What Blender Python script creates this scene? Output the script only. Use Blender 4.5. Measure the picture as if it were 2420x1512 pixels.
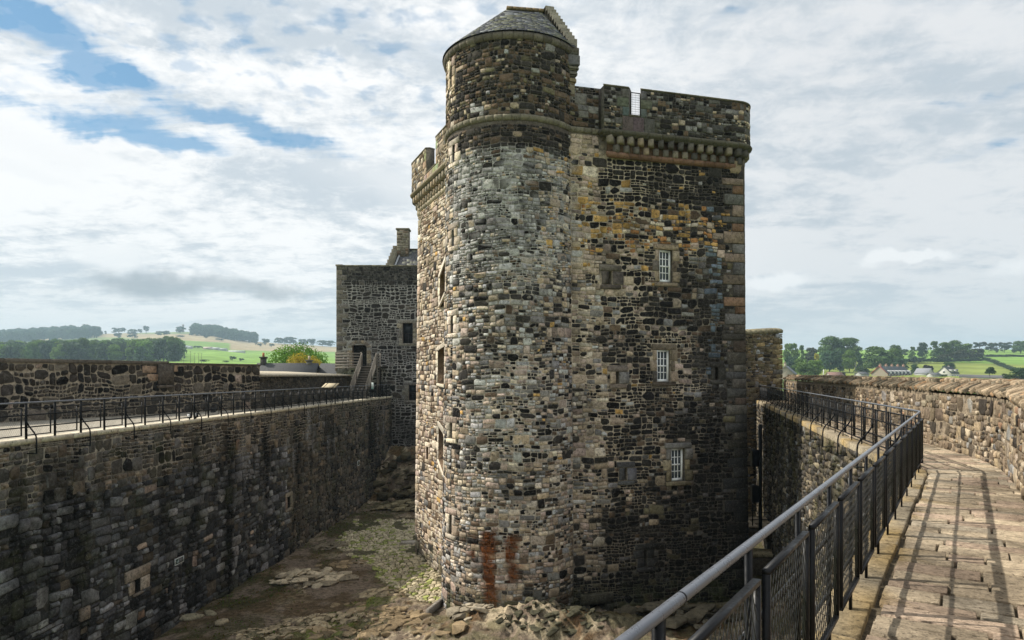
import bpy, math, random, time
import numpy as np
from math import sin, cos, tan, atan2, pi, sqrt, radians
from mathutils import Vector, Matrix

T0 = time.time()
for _o in list(bpy.data.objects):
    bpy.data.objects.remove(_o, do_unlink=True)
SC = bpy.context.scene
COL = SC.collection
random.seed(7)
RNG = np.random.default_rng(11)

# ------------------------------------------------------------------ camera
EYE = 10.0                     # metres above the courtyard floor
K = 1613.0                     # focal length in the units used to survey the photograph (width 2419)
HZ = 886.0
cam_d = bpy.data.cameras.new('camera')
cam_d.lens = 24.0
cam_d.sensor_width = 36.0
cam_d.shift_y = 130.0 / 2419.0
cam_d.clip_start = 0.05
cam_d.clip_end = 12000
cam = bpy.data.objects.new('camera', cam_d)
cam.location = (0, 0, EYE)
cam.rotation_euler = (radians(90), 0, 0)
COL.objects.link(cam)
SC.camera = cam

# ------------------------------------------------------------------ light
SUN_H = Vector((0.93, -0.24))              # horizontal travel of the light per metre of fall
sun_el = atan2(1.0, SUN_H.length)
sun_az = atan2(-SUN_H.x, -SUN_H.y)         # where the sun stands, clockwise from +Y
sd = bpy.data.lights.new('sun', 'SUN')
sd.energy = 4.2
sd.angle = radians(0.53)
sd.color = (1.0, 0.93, 0.82)
sun = bpy.data.objects.new('sun', sd)
sun.rotation_euler = Vector((SUN_H.x, SUN_H.y, -1.0)).to_track_quat('-Z', 'Y').to_euler()
sun.location = (-40, 20, 60)
COL.objects.link(sun)

SC.view_settings.view_transform = 'Standard'
SC.view_settings.look = 'None'
SC.view_settings.exposure = 0.5
SC.view_settings.gamma = 1.0
SC.view_settings.use_curve_mapping = False
try:
    SC.cycles.max_bounces = 6
    SC.cycles.volume_bounces = 0
    SC.cycles.transparent_max_bounces = 8
    SC.cycles.caustics_reflective = False
    SC.cycles.caustics_refractive = False
    SC.cycles.use_denoising = True
    SC.cycles.use_adaptive_sampling = True
    SC.cycles.adaptive_threshold = 0.01
except Exception:
    pass


# ------------------------------------------------------------------ node helper
class NT:
    def __init__(self, tree):
        self.t = tree
        self.n = tree.nodes
        self.l = tree.links

    def add(self, typ, **kw):
        n = self.n.new(typ)
        for k, v in kw.items():
            setattr(n, k, v)
        return n

    def put(self, sock, v):
        if v is None:
            return
        if isinstance(v, bpy.types.NodeSocket):
            self.l.new(v, sock)
        else:
            if sock.type in ('RGBA',) and not hasattr(v, '__len__'):
                v = (v, v, v, 1)
            if sock.type == 'RGBA' and len(v) == 3:
                v = (*v, 1)
            if sock.type == 'VECTOR' and not hasattr(v, '__len__'):
                v = (v, v, v)
            sock.default_value = v

    def math(self, op, a, b=None, c=None, clamp=False):
        n = self.add('ShaderNodeMath', operation=op, use_clamp=clamp)
        self.put(n.inputs[0], a)
        self.put(n.inputs[1], b)
        if c is not None:
            self.put(n.inputs[2], c)
        return n.outputs[0]

    def vmath(self, op, a, b=None, out=0):
        n = self.add('ShaderNodeVectorMath', operation=op)
        self.put(n.inputs[0], a)
        if b is not None:
            self.put(n.inputs[1], b)
        return n.outputs[out]

    def mix(self, f, a, b, blend='MIX'):
        n = self.add('ShaderNodeMix', data_type='RGBA', blend_type=blend)
        self.put(n.inputs[0], f)
        self.put(n.inputs[6], a)
        self.put(n.inputs[7], b)
        return n.outputs[2]

    def noise(self, vec, scale, detail=3.0, rough=0.55, dist=0.0, col=False):
        n = self.add('ShaderNodeTexNoise')
        if vec is not None:
            self.l.new(vec, n.inputs['Vector'])
        n.inputs['Scale'].default_value = scale
        n.inputs['Detail'].default_value = detail
        n.inputs['Roughness'].default_value = rough
        n.inputs['Distortion'].default_value = dist
        return n.outputs['Color' if col else 0]

    def ramp(self, fac, stops, interp='LINEAR'):
        n = self.add('ShaderNodeValToRGB')
        n.color_ramp.interpolation = interp
        el = n.color_ramp.elements
        while len(el) < len(stops):
            el.new(0.5)
        for e, (p, c) in zip(el, stops):
            e.position = p
            if not hasattr(c, '__len__'):
                c = (c, c, c)
            e.color = (*c[:3], 1)
        self.l.new(fac, n.inputs[0])
        return n.outputs[0]

    def map(self, v, a, b, c=0.0, d=1.0, smooth=True):
        n = self.add('ShaderNodeMapRange')
        n.interpolation_type = 'SMOOTHSTEP' if smooth else 'LINEAR'
        self.put(n.inputs[0], v)
        for i, x in zip((1, 2, 3, 4), (a, b, c, d)):
            n.inputs[i].default_value = x
        return n.outputs[0]


# ------------------------------------------------------------------ sky
def build_world():
    w = bpy.data.worlds.new('World')
    SC.world = w
    w.use_nodes = True
    t = NT(w.node_tree)
    t.n.clear()
    out = t.add('ShaderNodeOutputWorld')
    bg = t.add('ShaderNodeBackground')
    sky = t.add('ShaderNodeTexSky', sky_type='NISHITA')
    sky.sun_disc = False
    sky.sun_elevation = sun_el
    sky.sun_rotation = sun_az
    sky.air_density = 1.0
    sky.dust_density = 0.6
    sky.ozone_density = 2.0
    tc = t.add('ShaderNodeTexCoord')
    d = tc.outputs['Generated']
    sx = t.add('ShaderNodeSeparateXYZ')
    t.l.new(d, sx.inputs[0])
    x, y, z = sx.outputs
    az = t.math('ARCTAN2', x, y)
    el = t.math('ARCSINE', z)
    # cloud layer seen in perspective: project the direction on a plane overhead
    zz = t.math('ADD', t.math('MAXIMUM', z, 0.0), 0.16)
    cu = t.math('DIVIDE', x, zz)
    cv = t.math('DIVIDE', y, zz)
    cx = t.add('ShaderNodeCombineXYZ')
    t.l.new(cu, cx.inputs[0])
    t.l.new(cv, cx.inputs[1])
    cx.inputs[2].default_value = 3.7
    P = cx.outputs[0]
    rot = t.add('ShaderNodeMapping')
    rot.inputs['Rotation'].default_value = (0, 0, radians(-24))
    rot.inputs['Scale'].default_value = (0.55, 1.15, 1)
    t.l.new(P, rot.inputs[0])
    Q = rot.outputs[0]
    big = t.noise(Q, 1.5, 9, 0.62, 0.5)
    fine = t.noise(P, 9.0, 7, 0.68, 0.3)
    mot = t.noise(P, 13.0, 3, 0.55, 0.15)
    streak = t.add('ShaderNodeMapping')
    streak.inputs['Rotation'].default_value = (0, 0, radians(-38))
    streak.inputs['Scale'].default_value = (0.5, 3.4, 1)
    t.l.new(P, streak.inputs[0])
    st = t.noise(streak.outputs[0], 2.0, 6, 0.6, 0.4)

    warp = t.math('MULTIPLY', t.math('SUBTRACT', t.noise(d, 7.0, 5, 0.62), 0.5), 0.13)
    warp2 = t.math('MULTIPLY', t.math('SUBTRACT', t.noise(d, 9.0, 4, 0.6, 0.3), 0.5), 0.07)
    azw = t.math('ADD', az, warp)
    elw = t.math('ADD', el, warp2)

    def blob(a0, e0, sa, se, tilt, amp):
        da = t.math('SUBTRACT', azw, a0)
        de = t.math('SUBTRACT', t.math('SUBTRACT', elw, e0), t.math('MULTIPLY', da, tilt))
        q = t.math('ADD', t.math('POWER', t.math('DIVIDE', da, sa), 2.0), t.math('POWER', t.math('DIVIDE', de, se), 2.0))
        return t.math('MULTIPLY', t.math('EXPONENT', t.math('MULTIPLY', q, -1.0)), amp)

    holes = [(-0.64, 0.405, 0.10, 0.028, -0.28, 1.5), (-0.55, 0.352, 0.09, 0.024, -0.25, 0.55),
             (-0.52, 0.303, 0.12, 0.017, -0.10, 1.15), (-0.325, 0.318, 0.085, 0.018, -0.16, 1.2),
             (-0.44, 0.335, 0.12, 0.016, -0.1, 0.45), (-0.66, 0.33, 0.05, 0.02, 0, 0.3), (-0.36, 0.432, 0.05, 0.022, -0.2, 0.55),
             (-0.22, 0.455, 0.08, 0.03, -0.2, 0.45), (-0.10, 0.44, 0.05, 0.03, 0, 0.3),
             (0.585, 0.322, 0.07, 0.010, 0.05, 0.55), (0.61, 0.262, 0.07, 0.016, 0.1, 0.42),
             (0.30, 0.465, 0.06, 0.012, 0.3, 0.42), (0.40, 0.23, 0.03, 0.006, 0.1, 0.3)]
    acc = None
    for h in holes:
        b = blob(*h)
        acc = b if acc is None else t.math('ADD', acc, b)
    brk = t.math('MULTIPLY', t.math('SUBTRACT', st, 0.5), 3.4)
    brk = t.math('ADD', brk, t.math('MULTIPLY', t.math('SUBTRACT', fine, 0.5), 1.9))
    acc2 = t.math('ADD', acc, t.math('MULTIPLY', brk, t.map(acc, 0.05, 0.5, 0.08, 0.8)))
    left = t.map(az, -0.1, 0.25, 1.0, 0.15)
    dapple = t.math('MULTIPLY', t.map(mot, 0.49, 0.68, 0, 1.0), t.math('MULTIPLY', t.map(el, 0.26, 0.42, 0, 0.7), left))
    blue = t.math('ADD', t.map(acc2, 0.26, 1.0, 0, 0.90), t.math('MULTIPLY', dapple, 0.7), clamp=True)
    # cloud brightness: white banks, grey-blue undersides
    low = t.map(el, 0.02, 0.20, 1.0, 0.0)
    g = t.math('ADD', t.math('MULTIPLY', big, 0.60), t.math('ADD', t.math('MULTIPLY', fine, 0.32), t.math('MULTIPLY', st, 0.08)))
    right = t.map(az, 0.0, 0.45, 0.0, 1.0)
    shade = t.map(g, 0.41, 0.54, 0.0, 1.0)
    base = t.mix(shade, (4.5, 4.95, 5.4), (7.4, 7.4, 7.4))
    base_r = t.mix(shade, (4.0, 4.45, 4.9), (5.8, 5.9, 6.05))
    cloud = t.mix(right, base, base_r)
    hz = t.map(el, 0.0, 0.15, 1.0, 0.0)
    cloud = t.mix(t.math('MULTIPLY', hz, 0.75), cloud, (5.3, 5.5, 5.6))
    # small low cumulus: grey bellies on the left, white puffs on the right
    puffs_d = [(-0.49, 0.120, 0.075, 0.020, -0.05, 0.95), (-0.35, 0.116, 0.08, 0.013, -0.06, 0.8),
               (-0.20, 0.112, 0.05, 0.010, 0, 0.35), (-0.60, 0.10, 0.08, 0.012, 0, 0.3)]
    accd = None
    for h in puffs_d:
        b = blob(*h)
        accd = b if accd is None else t.math('ADD', accd, b)
    cloud = t.mix(t.map(accd, 0.15, 1.0, 0, 0.8), cloud, (2.4, 2.7, 3.0))
    puffs_w = [(-0.53, 0.152, 0.07, 0.022, 0.0, 0.8), (-0.68, 0.236, 0.09, 0.010, -0.05, 1.1), (-0.56, 0.06, 0.1, 0.014, 0, 0.5),
               (0.525, 0.146, 0.045, 0.009, 0.12, 1.2), (0.37, 0.128, 0.045, 0.013, -0.1, 1.0), (0.66, 0.135, 0.07, 0.012, 0.1, 0.6),
               (-0.15, 0.27, 0.2, 0.05, -0.1, 0.5), (-0.6, 0.27, 0.15, 0.035, -0.1, 0.6)]
    accw = None
    for h in puffs_w:
        b = blob(*h)
        accw = b if accw is None else t.math('ADD', accw, b)
    cloud = t.mix(t.map(accw, 0.2, 0.7, 0, 0.9), cloud, (7.0, 7.05, 7.1))
    skyc = t.mix(1.0, sky.outputs[0], (1.15, 1.35, 1.42), 'MULTIPLY')
    skyc = t.mix(0.6, skyc, (0.55, 1.65, 2.5))
    fin = t.mix(blue, cloud, skyc)
    t.l.new(fin, bg.inputs[0])
    bg.inputs[1].default_value = 0.1
    t.l.new(bg.outputs[0], out.inputs[0])


build_world()


# ------------------------------------------------------------------ numpy noise
def _h(ix, iy, iz, seed):
    n = (ix.astype(np.int64) * 374761393 + iy.astype(np.int64) * 668265263 + iz.astype(np.int64) * 2147483647 + seed * 144665) & 0xffffffff
    n = ((n ^ (n >> 13)) * 1274126177) & 0xffffffff
    n = (n ^ (n >> 16)) & 0xffffffff
    return n / 4294967295.0


def vnoise(x, y, z=None, seed=0):
    x = np.asarray(x, float)
    y = np.asarray(y, float)
    z = np.zeros_like(x) if z is None else np.asarray(z, float)
    x0, y0, z0 = np.floor(x), np.floor(y), np.floor(z)
    fx, fy, fz = x - x0, y - y0, z - z0
    fx, fy, fz = fx * fx * (3 - 2 * fx), fy * fy * (3 - 2 * fy), fz * fz * (3 - 2 * fz)
    r = 0
    for i in (0, 1):
        for j in (0, 1):
            for k in (0, 1):
                w = (fx if i else 1 - fx) * (fy if j else 1 - fy) * (fz if k else 1 - fz)
                r = r + w * _h(x0 + i, y0 + j, z0 + k, seed)
    return r


def fbm(x, y, z=None, oct=4, seed=0):
    a, s, r, n = 1.0, 1.0, 0.0, 0.0
    for o in range(oct):
        r = r + a * vnoise(np.asarray(x) * s, np.asarray(y) * s, None if z is None else np.asarray(z) * s, seed + o * 17)
        n += a
        a *= 0.5
        s *= 2.03
    return r / n


def sstep(a, b, x):
    t = np.clip((np.asarray(x, float) - a) / (b - a), 0, 1)
    return t * t * (3 - 2 * t)


# ------------------------------------------------------------------ mesh helpers
def raw_mesh(name, co, loops, starts, col=None, smooth=False):
    me = bpy.data.meshes.new(name)
    co = np.ascontiguousarray(co, dtype=np.float32)
    me.vertices.add(len(co))
    me.vertices.foreach_set('co', co.ravel())
    loops = np.asarray(loops, dtype=np.int32)
    me.loops.add(len(loops))
    me.loops.foreach_set('vertex_index', loops)
    starts = np.asarray(starts, dtype=np.int32)
    me.polygons.add(len(starts))
    me.polygons.foreach_set('loop_start', starts)
    if smooth:
        me.polygons.foreach_set('use_smooth', np.ones(len(starts), dtype=bool))
    me.update(calc_edges=True)
    if col is not None:
        a = me.color_attributes.new('Col', 'FLOAT_COLOR', 'POINT')
        c = np.ones((len(co), 4), dtype=np.float32)
        c[:, :3] = col
        a.data.foreach_set('color', c.ravel())
    return me


def link(name, me, mat=None, parent=None, loc=None):
    o = bpy.data.objects.new(name, me)
    COL.objects.link(o)
    if mat is not None and me is not None and not me.materials:
        me.materials.append(mat)
    if parent is not None:
        o.parent = parent
    if loc is not None:
        o.location = loc
    return o


def tag(o, label=None, cat=None, group=None, kind=None):
    if label:
        o['label'] = label
    if cat:
        o['category'] = cat
    if group:
        o['group'] = group
    if kind:
        o['kind'] = kind
    return o


def thing(name, label, cat, loc=(0, 0, 0), rz=0, group=None):
    o = bpy.data.objects.new(name, None)
    o.empty_display_size = 0.3
    COL.objects.link(o)
    o.location = loc
    o.rotation_euler = (0, 0, rz)
    return tag(o, label, cat, group)


def copy_tree(o, parent=None):
    c = o.copy()
    COL.objects.link(c)
    c.parent = parent
    for ch in list(o.children):
        copy_tree(ch, c)
    return c


class MB:
    """collects polygons; build() links them as one mesh object"""
    def __init__(self):
        self.v, self.f, self.c = [], [], []

    def poly(self, pts, faces, col=(0.5, 0.5, 0.5)):
        b = len(self.v)
        self.v.extend(tuple(p) for p in pts)
        self.f.extend([tuple(b + i for i in f) for f in faces])
        self.c.extend([tuple(col)] * len(pts))

    def box(self, c, s, rz=0.0, col=(0.5, 0.5, 0.5), M=None, bev=0.0):
        hx, hy, hz = s[0] / 2, s[1] / 2, s[2] / 2
        if M is None:
            M = Matrix.Translation(c) @ Matrix.Rotation(rz, 4, 'Z')
        if bev <= 0:
            pts = [(sx * hx, sy * hy, sz * hz) for sz in (-1, 1) for sy in (-1, 1) for sx in (-1, 1)]
            F = [(0, 2, 3, 1), (4, 5, 7, 6), (0, 1, 5, 4), (2, 6, 7, 3), (0, 4, 6, 2), (1, 3, 7, 5)]
        else:
            b = min(bev, hx * .6, hy * .6, hz * .6)
            pts, F = [], []
            idx = {}
            for sx in (-1, 1):
                for sy in (-1, 1):
                    for sz in (-1, 1):
                        for a in range(3):
                            p = [sx * hx, sy * hy, sz * hz]
                            for q in range(3):
                                if q != a:
                                    p[q] -= (sx, sy, sz)[q] * b
                            idx[(sx, sy, sz, a)] = len(pts)
                            pts.append(p)
            for a in range(3):
                for s_ in (-1, 1):
                    q = [i for i in range(3) if i != a]
                    loop = []
                    for (m, n) in ((-1, -1), (1, -1), (1, 1), (-1, 1)):
                        k = [0, 0, 0]
                        k[a] = s_
                        k[q[0]] = m
                        k[q[1]] = n
                        loop.append(idx[(k[0], k[1], k[2], a)])
                    flip = (s_ > 0) ^ (a == 1)
                    F.append(tuple(loop) if flip else tuple(reversed(loop)))
            for a in range(3):
                q = [i for i in range(3) if i != a]
                for m in (-1, 1):
                    for n in (-1, 1):
                        lo, hi = [0, 0, 0], [0, 0, 0]
                        lo[a], hi[a] = -1, 1
                        lo[q[0]] = hi[q[0]] = m
                        lo[q[1]] = hi[q[1]] = n
                        F.append((idx[(*lo, q[0])], idx[(*hi, q[0])], idx[(*hi, q[1])], idx[(*lo, q[1])]))
            for sx in (-1, 1):
                for sy in (-1, 1):
                    for sz in (-1, 1):
                        F.append(tuple(idx[(sx, sy, sz, a)] for a in range(3)))
        self.poly([M @ Vector(p) for p in pts], F, col)

    def bar(self, a, b, w, h, col=(0.5, 0.5, 0.5), up=(0, 0, 1)):
        """rectangular bar from a to b; h along up, w across"""
        a, b = Vector(a), Vector(b)
        d = (b - a)
        L = d.length
        d.normalize()
        u = Vector(up)
        s = d.cross(u)
        if s.length < 1e-5:
            u = Vector((1, 0, 0))
            s = d.cross(u)
        s.normalize()
        u = s.cross(d)
        pts = []
        for p in (a, b):
            for (i, j) in ((-1, -1), (1, -1), (1, 1), (-1, 1)):
                pts.append(p + s * (i * w / 2) + u * (j * h / 2))
        self.poly(pts, [(0, 3, 2, 1), (4, 5, 6, 7), (0, 1, 5, 4), (1, 2, 6, 5), (2, 3, 7, 6), (3, 0, 4, 7)], col)

    def tube(self, pts, r, n=8, col=(0.5, 0.5, 0.5), cap=True):
        pts = [Vector(p) for p in pts]
        rs = r if hasattr(r, '__len__') else [r] * len(pts)
        V, F = [], []
        for i, p in enumerate(pts):
            if i == 0:
                d = pts[1] - p
            elif i == len(pts) - 1:
                d = p - pts[i - 1]
            else:
                d = (pts[i + 1] - p).normalized() + (p - pts[i - 1]).normalized()
            d.normalize()
            u = Vector((0, 0, 1)) if abs(d.z) < 0.9 else Vector((0, 1, 0))
            s = d.cross(u).normalized()
            u = s.cross(d)
            for k in range(n):
                a = 2 * pi * k / n
                V.append(p + (s * cos(a) + u * sin(a)) * rs[i])
        for i in range(len(pts) - 1):
            for k in range(n):
                k2 = (k + 1) % n
                F.append((i * n + k, i * n + k2, (i + 1) * n + k2, (i + 1) * n + k))
        if cap:
            F.append(tuple(reversed(range(n))))
            F.append(tuple((len(pts) - 1) * n + k for k in range(n)))
        self.poly(V, F, col)

    def build(self, name, mat, parent=None, origin=(0, 0, 0), smooth=False, jit=0.0):
        co = np.array(self.v, dtype=float).reshape(-1, 3) - np.array(origin)
        loops, starts, n = [], [], 0
        for f in self.f:
            starts.append(n)
            loops.extend(f)
            n += len(f)
        me = raw_mesh(name, co, loops, starts, np.array(self.c).reshape(-1, 3), smooth)
        return link(name, me, mat, parent)


# ------------------------------------------------------------------ materials
def base_mat(name, rough=0.9, spec=0.3, metal=0.0):
    m = bpy.data.materials.new(name)
    m.use_nodes = True
    t = NT(m.node_tree)
    b = t.n['Principled BSDF']
    b.inputs['Roughness'].default_value = rough
    b.inputs['Specular IOR Level'].default_value = spec
    b.inputs['Metallic'].default_value = metal
    return m, t, b


def masonry_mat(name, mscale=9.0, bump=0.5, speck=0.25, mott=0.45, dist=0.03, smear=None, amt=0.5):
    """albedo comes from the stones' own colours; noise gives grain, lichen and relief"""
    m, t, b = base_mat(name, 0.95, 0.08)
    at = t.add('ShaderNodeAttribute', attribute_name='Col')
    geo = t.add('ShaderNodeNewGeometry')
    P = geo.outputs['Position']
    n1 = t.noise(P, mscale, 5, 0.65)
    n2 = t.noise(P, mscale * 4.6, 4, 0.7)
    n3 = t.noise(P, mscale * 2.0, 6, 0.75, 0.6)
    f = t.math('ADD', t.math('MULTIPLY', n1, 0.6), t.math('MULTIPLY', n2, 0.4))
    mul = t.map(f, 0.32, 0.68, 1.0 - mott, 1.0 + mott, smooth=False)
    c = t.mix(1.0, at.outputs['Color'], mul, 'MULTIPLY')
    if smear is not None:
        n4 = t.noise(P, mscale * 1.7, 6, 0.72, 0.8)
        c = t.mix(t.map(n4, 0.53, 0.61, 0, amt), c, t.mix(1.0, smear, t.map(n2, 0.3, 0.7, 0.5, 1.4, smooth=False), 'MULTIPLY'))
    lich = t.map(n3, 0.58, 0.72, 0, speck)
    c = t.mix(lich, c, (0.44, 0.43, 0.40))
    dk = t.map(t.noise(P, mscale * 1.3, 5, 0.7, 0.3), 0.53, 0.66, 0, 0.65)
    c = t.mix(dk, c, (0.022, 0.019, 0.017))
    t.l.new(c, b.inputs['Base Color'])
    bp = t.add('ShaderNodeBump')
    bp.inputs['Strength'].default_value = bump
    bp.inputs['Distance'].default_value = dist
    hh = t.math('ADD', t.math('MULTIPLY', n1, 0.55), t.math('MULTIPLY', n2, 0.45))
    t.l.new(hh, bp.inputs['Height'])
    t.l.new(bp.outputs[0], b.inputs['Normal'])
    return m


def attr_mat(name, rough=0.85, spec=0.3, scale=6.0, mott=0.2, bump=0.15, dist=0.01):
    m, t, b = base_mat(name, rough, spec)
    at = t.add('ShaderNodeAttribute', attribute_name='Col')
    geo = t.add('ShaderNodeNewGeometry')
    n1 = t.noise(geo.outputs['Position'], scale, 5, 0.65)
    mul = t.map(n1, 0.3, 0.7, 1 - mott, 1 + mott, smooth=False)
    t.l.new(t.mix(1.0, at.outputs['Color'], mul, 'MULTIPLY'), b.inputs['Base Color'])
    if bump:
        bp = t.add('ShaderNodeBump')
        bp.inputs['Strength'].default_value = bump
        bp.inputs['Distance'].default_value = dist
        t.l.new(n1, bp.inputs['Height'])
        t.l.new(bp.outputs[0], b.inputs['Normal'])
    return m


M = {}
M['masonry'] = masonry_mat('masonry', 7.0, 1.0, 0.25, 0.6, 0.04)
M['tower_stone'] = masonry_mat('tower_stone', 7.0, 1.0, 0.14, 0.62, 0.04, (0.27, 0.245, 0.215, 1), 0.24)
M['masonry_dark'] = masonry_mat('masonry_dark', 6.0, 1.0, 0.22, 0.75, 0.04, (0.19, 0.188, 0.18, 1), 0.32)
M['paving'] = masonry_mat('paving_stone', 17.0, 1.0, 0.16, 0.55, 0.03)
M['coping'] = masonry_mat('coping_stone', 7.0, 0.6, 0.2, 0.35)
M['dressed'] = masonry_mat('dressed_stone', 10.0, 0.35, 0.12, 0.28, 0.01)


def plank_mat():
    m, t, b = base_mat('weathered_timber', 0.8, 0.3)
    geo = t.add('ShaderNodeNewGeometry')
    mp = t.add('ShaderNodeMapping')
    mp.inputs['Scale'].default_value = (6, 6, 30)
    t.l.new(geo.outputs['Position'], mp.inputs[0])
    n = t.noise(mp.outputs[0], 1.5, 5, 0.6)
    t.l.new(t.ramp(n, [(0.3, (0.11, 0.095, 0.075)), (0.7, (0.27, 0.245, 0.21))]), b.inputs['Base Color'])
    return m


M['timber'] = plank_mat()


def iron_mat(name, c0, c1, rough, metal=0.0, spec=0.5):
    m, t, b = base_mat(name, rough, spec, metal)
    geo = t.add('ShaderNodeNewGeometry')
    n = t.noise(geo.outputs['Position'], 30, 5, 0.7)
    n2 = t.noise(geo.outputs['Position'], 6, 4, 0.6)
    c = t.ramp(t.math('ADD', t.math('MULTIPLY', n, 0.5), t.math('MULTIPLY', n2, 0.5)), [(0.35, c0), (0.65, c1)])
    wear = t.map(t.noise(geo.outputs['Position'], 90, 4, 0.75), 0.66, 0.74, 0, 0.5)
    c = t.mix(wear, c, (0.05, 0.038, 0.03))
    t.l.new(c, b.inputs['Base Color'])
    t.l.new(t.map(n, 0.3, 0.7, rough - 0.08, rough + 0.15), b.inputs['Roughness'])
    bp = t.add('ShaderNodeBump')
    bp.inputs['Strength'].default_value = 0.15
    bp.inputs['Distance'].default_value = 0.002
    t.l.new(n, bp.inputs['Height'])
    t.l.new(bp.outputs[0], b.inputs['Normal'])
    return m


M['iron'] = iron_mat('black_iron', (0.003, 0.004, 0.006), (0.007, 0.009, 0.012), 0.55, 0.0, 0.15)
M['handrail'] = iron_mat('grey_painted_tube', (0.10, 0.11, 0.13), (0.15, 0.16, 0.185), 0.30, 0.2, 0.6)
M['flat_iron'] = iron_mat('weathered_flat_iron', (0.004, 0.005, 0.007), (0.014, 0.015, 0.017), 0.42, 0.0, 0.25)
M['wire'] = iron_mat('mesh_wire', (0.006, 0.007, 0.008), (0.03, 0.03, 0.03), 0.4, 0.2)
M['white_paint'] = attr_mat('painted_white', 0.45, 0.4, 20, 0.05, 0.05)
M['plain'] = attr_mat('plain_painted', 0.8, 0.3, 4, 0.15, 0.1)
M['slate'] = attr_mat('roof_slate', 0.85, 0.12, 14, 0.45, 0.4, 0.01)


def glass_mat():
    m, t, b = base_mat('window_glass', 0.08, 0.5)
    b.inputs['Base Color'].default_value = (0.045, 0.06, 0.075, 1)
    geo = t.add('ShaderNodeNewGeometry')
    bp = t.add('ShaderNodeBump')
    bp.inputs['Strength'].default_value = 0.25
    bp.inputs['Distance'].default_value = 0.01
    t.l.new(t.noise(geo.outputs['Position'], 5, 2), bp.inputs['Height'])
    t.l.new(bp.outputs[0], b.inputs['Normal'])
    return m


M['glass'] = glass_mat()


def leaf_mat():
    m, t, b = base_mat('foliage', 0.75, 0.2)
    at = t.add('ShaderNodeAttribute', attribute_name='Col')
    oi = t.add('ShaderNodeObjectInfo')
    v = t.map(oi.outputs['Random'], 0, 1, 0.8, 1.2, smooth=False)
    c = t.mix(1.0, at.outputs['Color'], v, 'MULTIPLY')
    t.l.new(c, b.inputs['Base Color'])
    tr = t.add('ShaderNodeBsdfTranslucent')
    t.l.new(t.mix(1.0, c, (1.3, 1.5, 0.7), 'MULTIPLY'), tr.inputs[0])
    mx = t.add('ShaderNodeMixShader')
    mx.inputs[0].default_value = 0.3
    t.l.new(b.outputs[0], mx.inputs[1])
    t.l.new(tr.outputs[0], mx.inputs[2])
    out = [n for n in t.n if n.type == 'OUTPUT_MATERIAL'][0]
    t.l.new(mx.outputs[0], out.inputs[0])
    return m


M['leaf'] = leaf_mat()
M['bark'] = attr_mat('bark', 0.9, 0.2, 8, 0.4, 0.4)

# ------------------------------------------------------------------ surfaces along a path
class Path:
    """vertical wall face over a plan polyline. u runs to the right as seen from outside, v is height, d is distance out"""
    def __init__(self, pts, batter=0.0, vref=20.0, hard=()):
        self.p = np.array(pts, float)
        seg = np.diff(self.p, axis=0)
        L = np.hypot(seg[:, 0], seg[:, 1])
        self.s = np.concatenate([[0], np.cumsum(L)])
        self.L = self.s[-1]
        t = seg / L[:, None]
        n = np.stack([t[:, 1], -t[:, 0]], 1)
        vn = np.zeros_like(self.p)
        vn[:-1] += n
        vn[1:] += n
        vn /= np.hypot(vn[:, 0], vn[:, 1])[:, None]
        self.vn = vn
        self.batter = batter
        self.vref = vref

    def plan(self, U):
        x = np.interp(U, self.s, self.p[:, 0])
        y = np.interp(U, self.s, self.p[:, 1])
        nx = np.interp(U, self.s, self.vn[:, 0])
        ny = np.interp(U, self.s, self.vn[:, 1])
        q = np.hypot(nx, ny)
        return x, y, nx / q, ny / q

    def __call__(self, U, V, D):
        U, V, D = np.broadcast_arrays(np.asarray(U, float), np.asarray(V, float), np.asarray(D, float))
        x, y, nx, ny = self.plan(U)
        D = D + self.batter * np.clip(self.vref - V, 0, None)
        return np.stack([x + nx * D, y + ny * D, V], -1)

    def u_at(self, px, d=0.0, which='near'):
        """u of the facing point that stands at survey column px"""
        U = np.linspace(0, self.L, 6000)
        q = self(U, np.full_like(U, 10.0), np.full_like(U, d))
        x, y, nx, ny = self.plan(U)
        face = (nx * q[:, 0] + ny * q[:, 1]) < 0
        e = np.abs(1209.5 + K * q[:, 0] / np.maximum(q[:, 1], 0.1) - px)
        e = np.where(face & (q[:, 1] > 0.5), e, 1e9)
        return float(U[int(np.argmin(e))])

    def v_at(self, u, py, d=0.0):
        q = self(u, 10.0, d)
        return EYE + (HZ - py) / K * float(q[1])

    def uv(self, px, py, d=0.0):
        u = self.u_at(px, d)
        return u, self.v_at(u, py, d)


def project(P):
    y = np.maximum(P[..., 1], 0.05)
    return 1209.5 + K * P[..., 0] / y, HZ - K * (P[..., 2] - EYE) / y


def clip_half(poly, nx, ny, c):
    """keep points with nx*x+ny*y <= c"""
    out = []
    n = len(poly)
    px, py = poly[-1]
    pd = nx * px + ny * py - c
    for (x, y) in poly:
        d = nx * x + ny * y - c
        if (d <= 0) != (pd <= 0):
            k = pd / (pd - d)
            out.append((px + (x - px) * k, py + (y - py) * k))
        if d <= 0:
            out.append((x, y))
        px, py, pd = x, y, d
    return out


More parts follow.
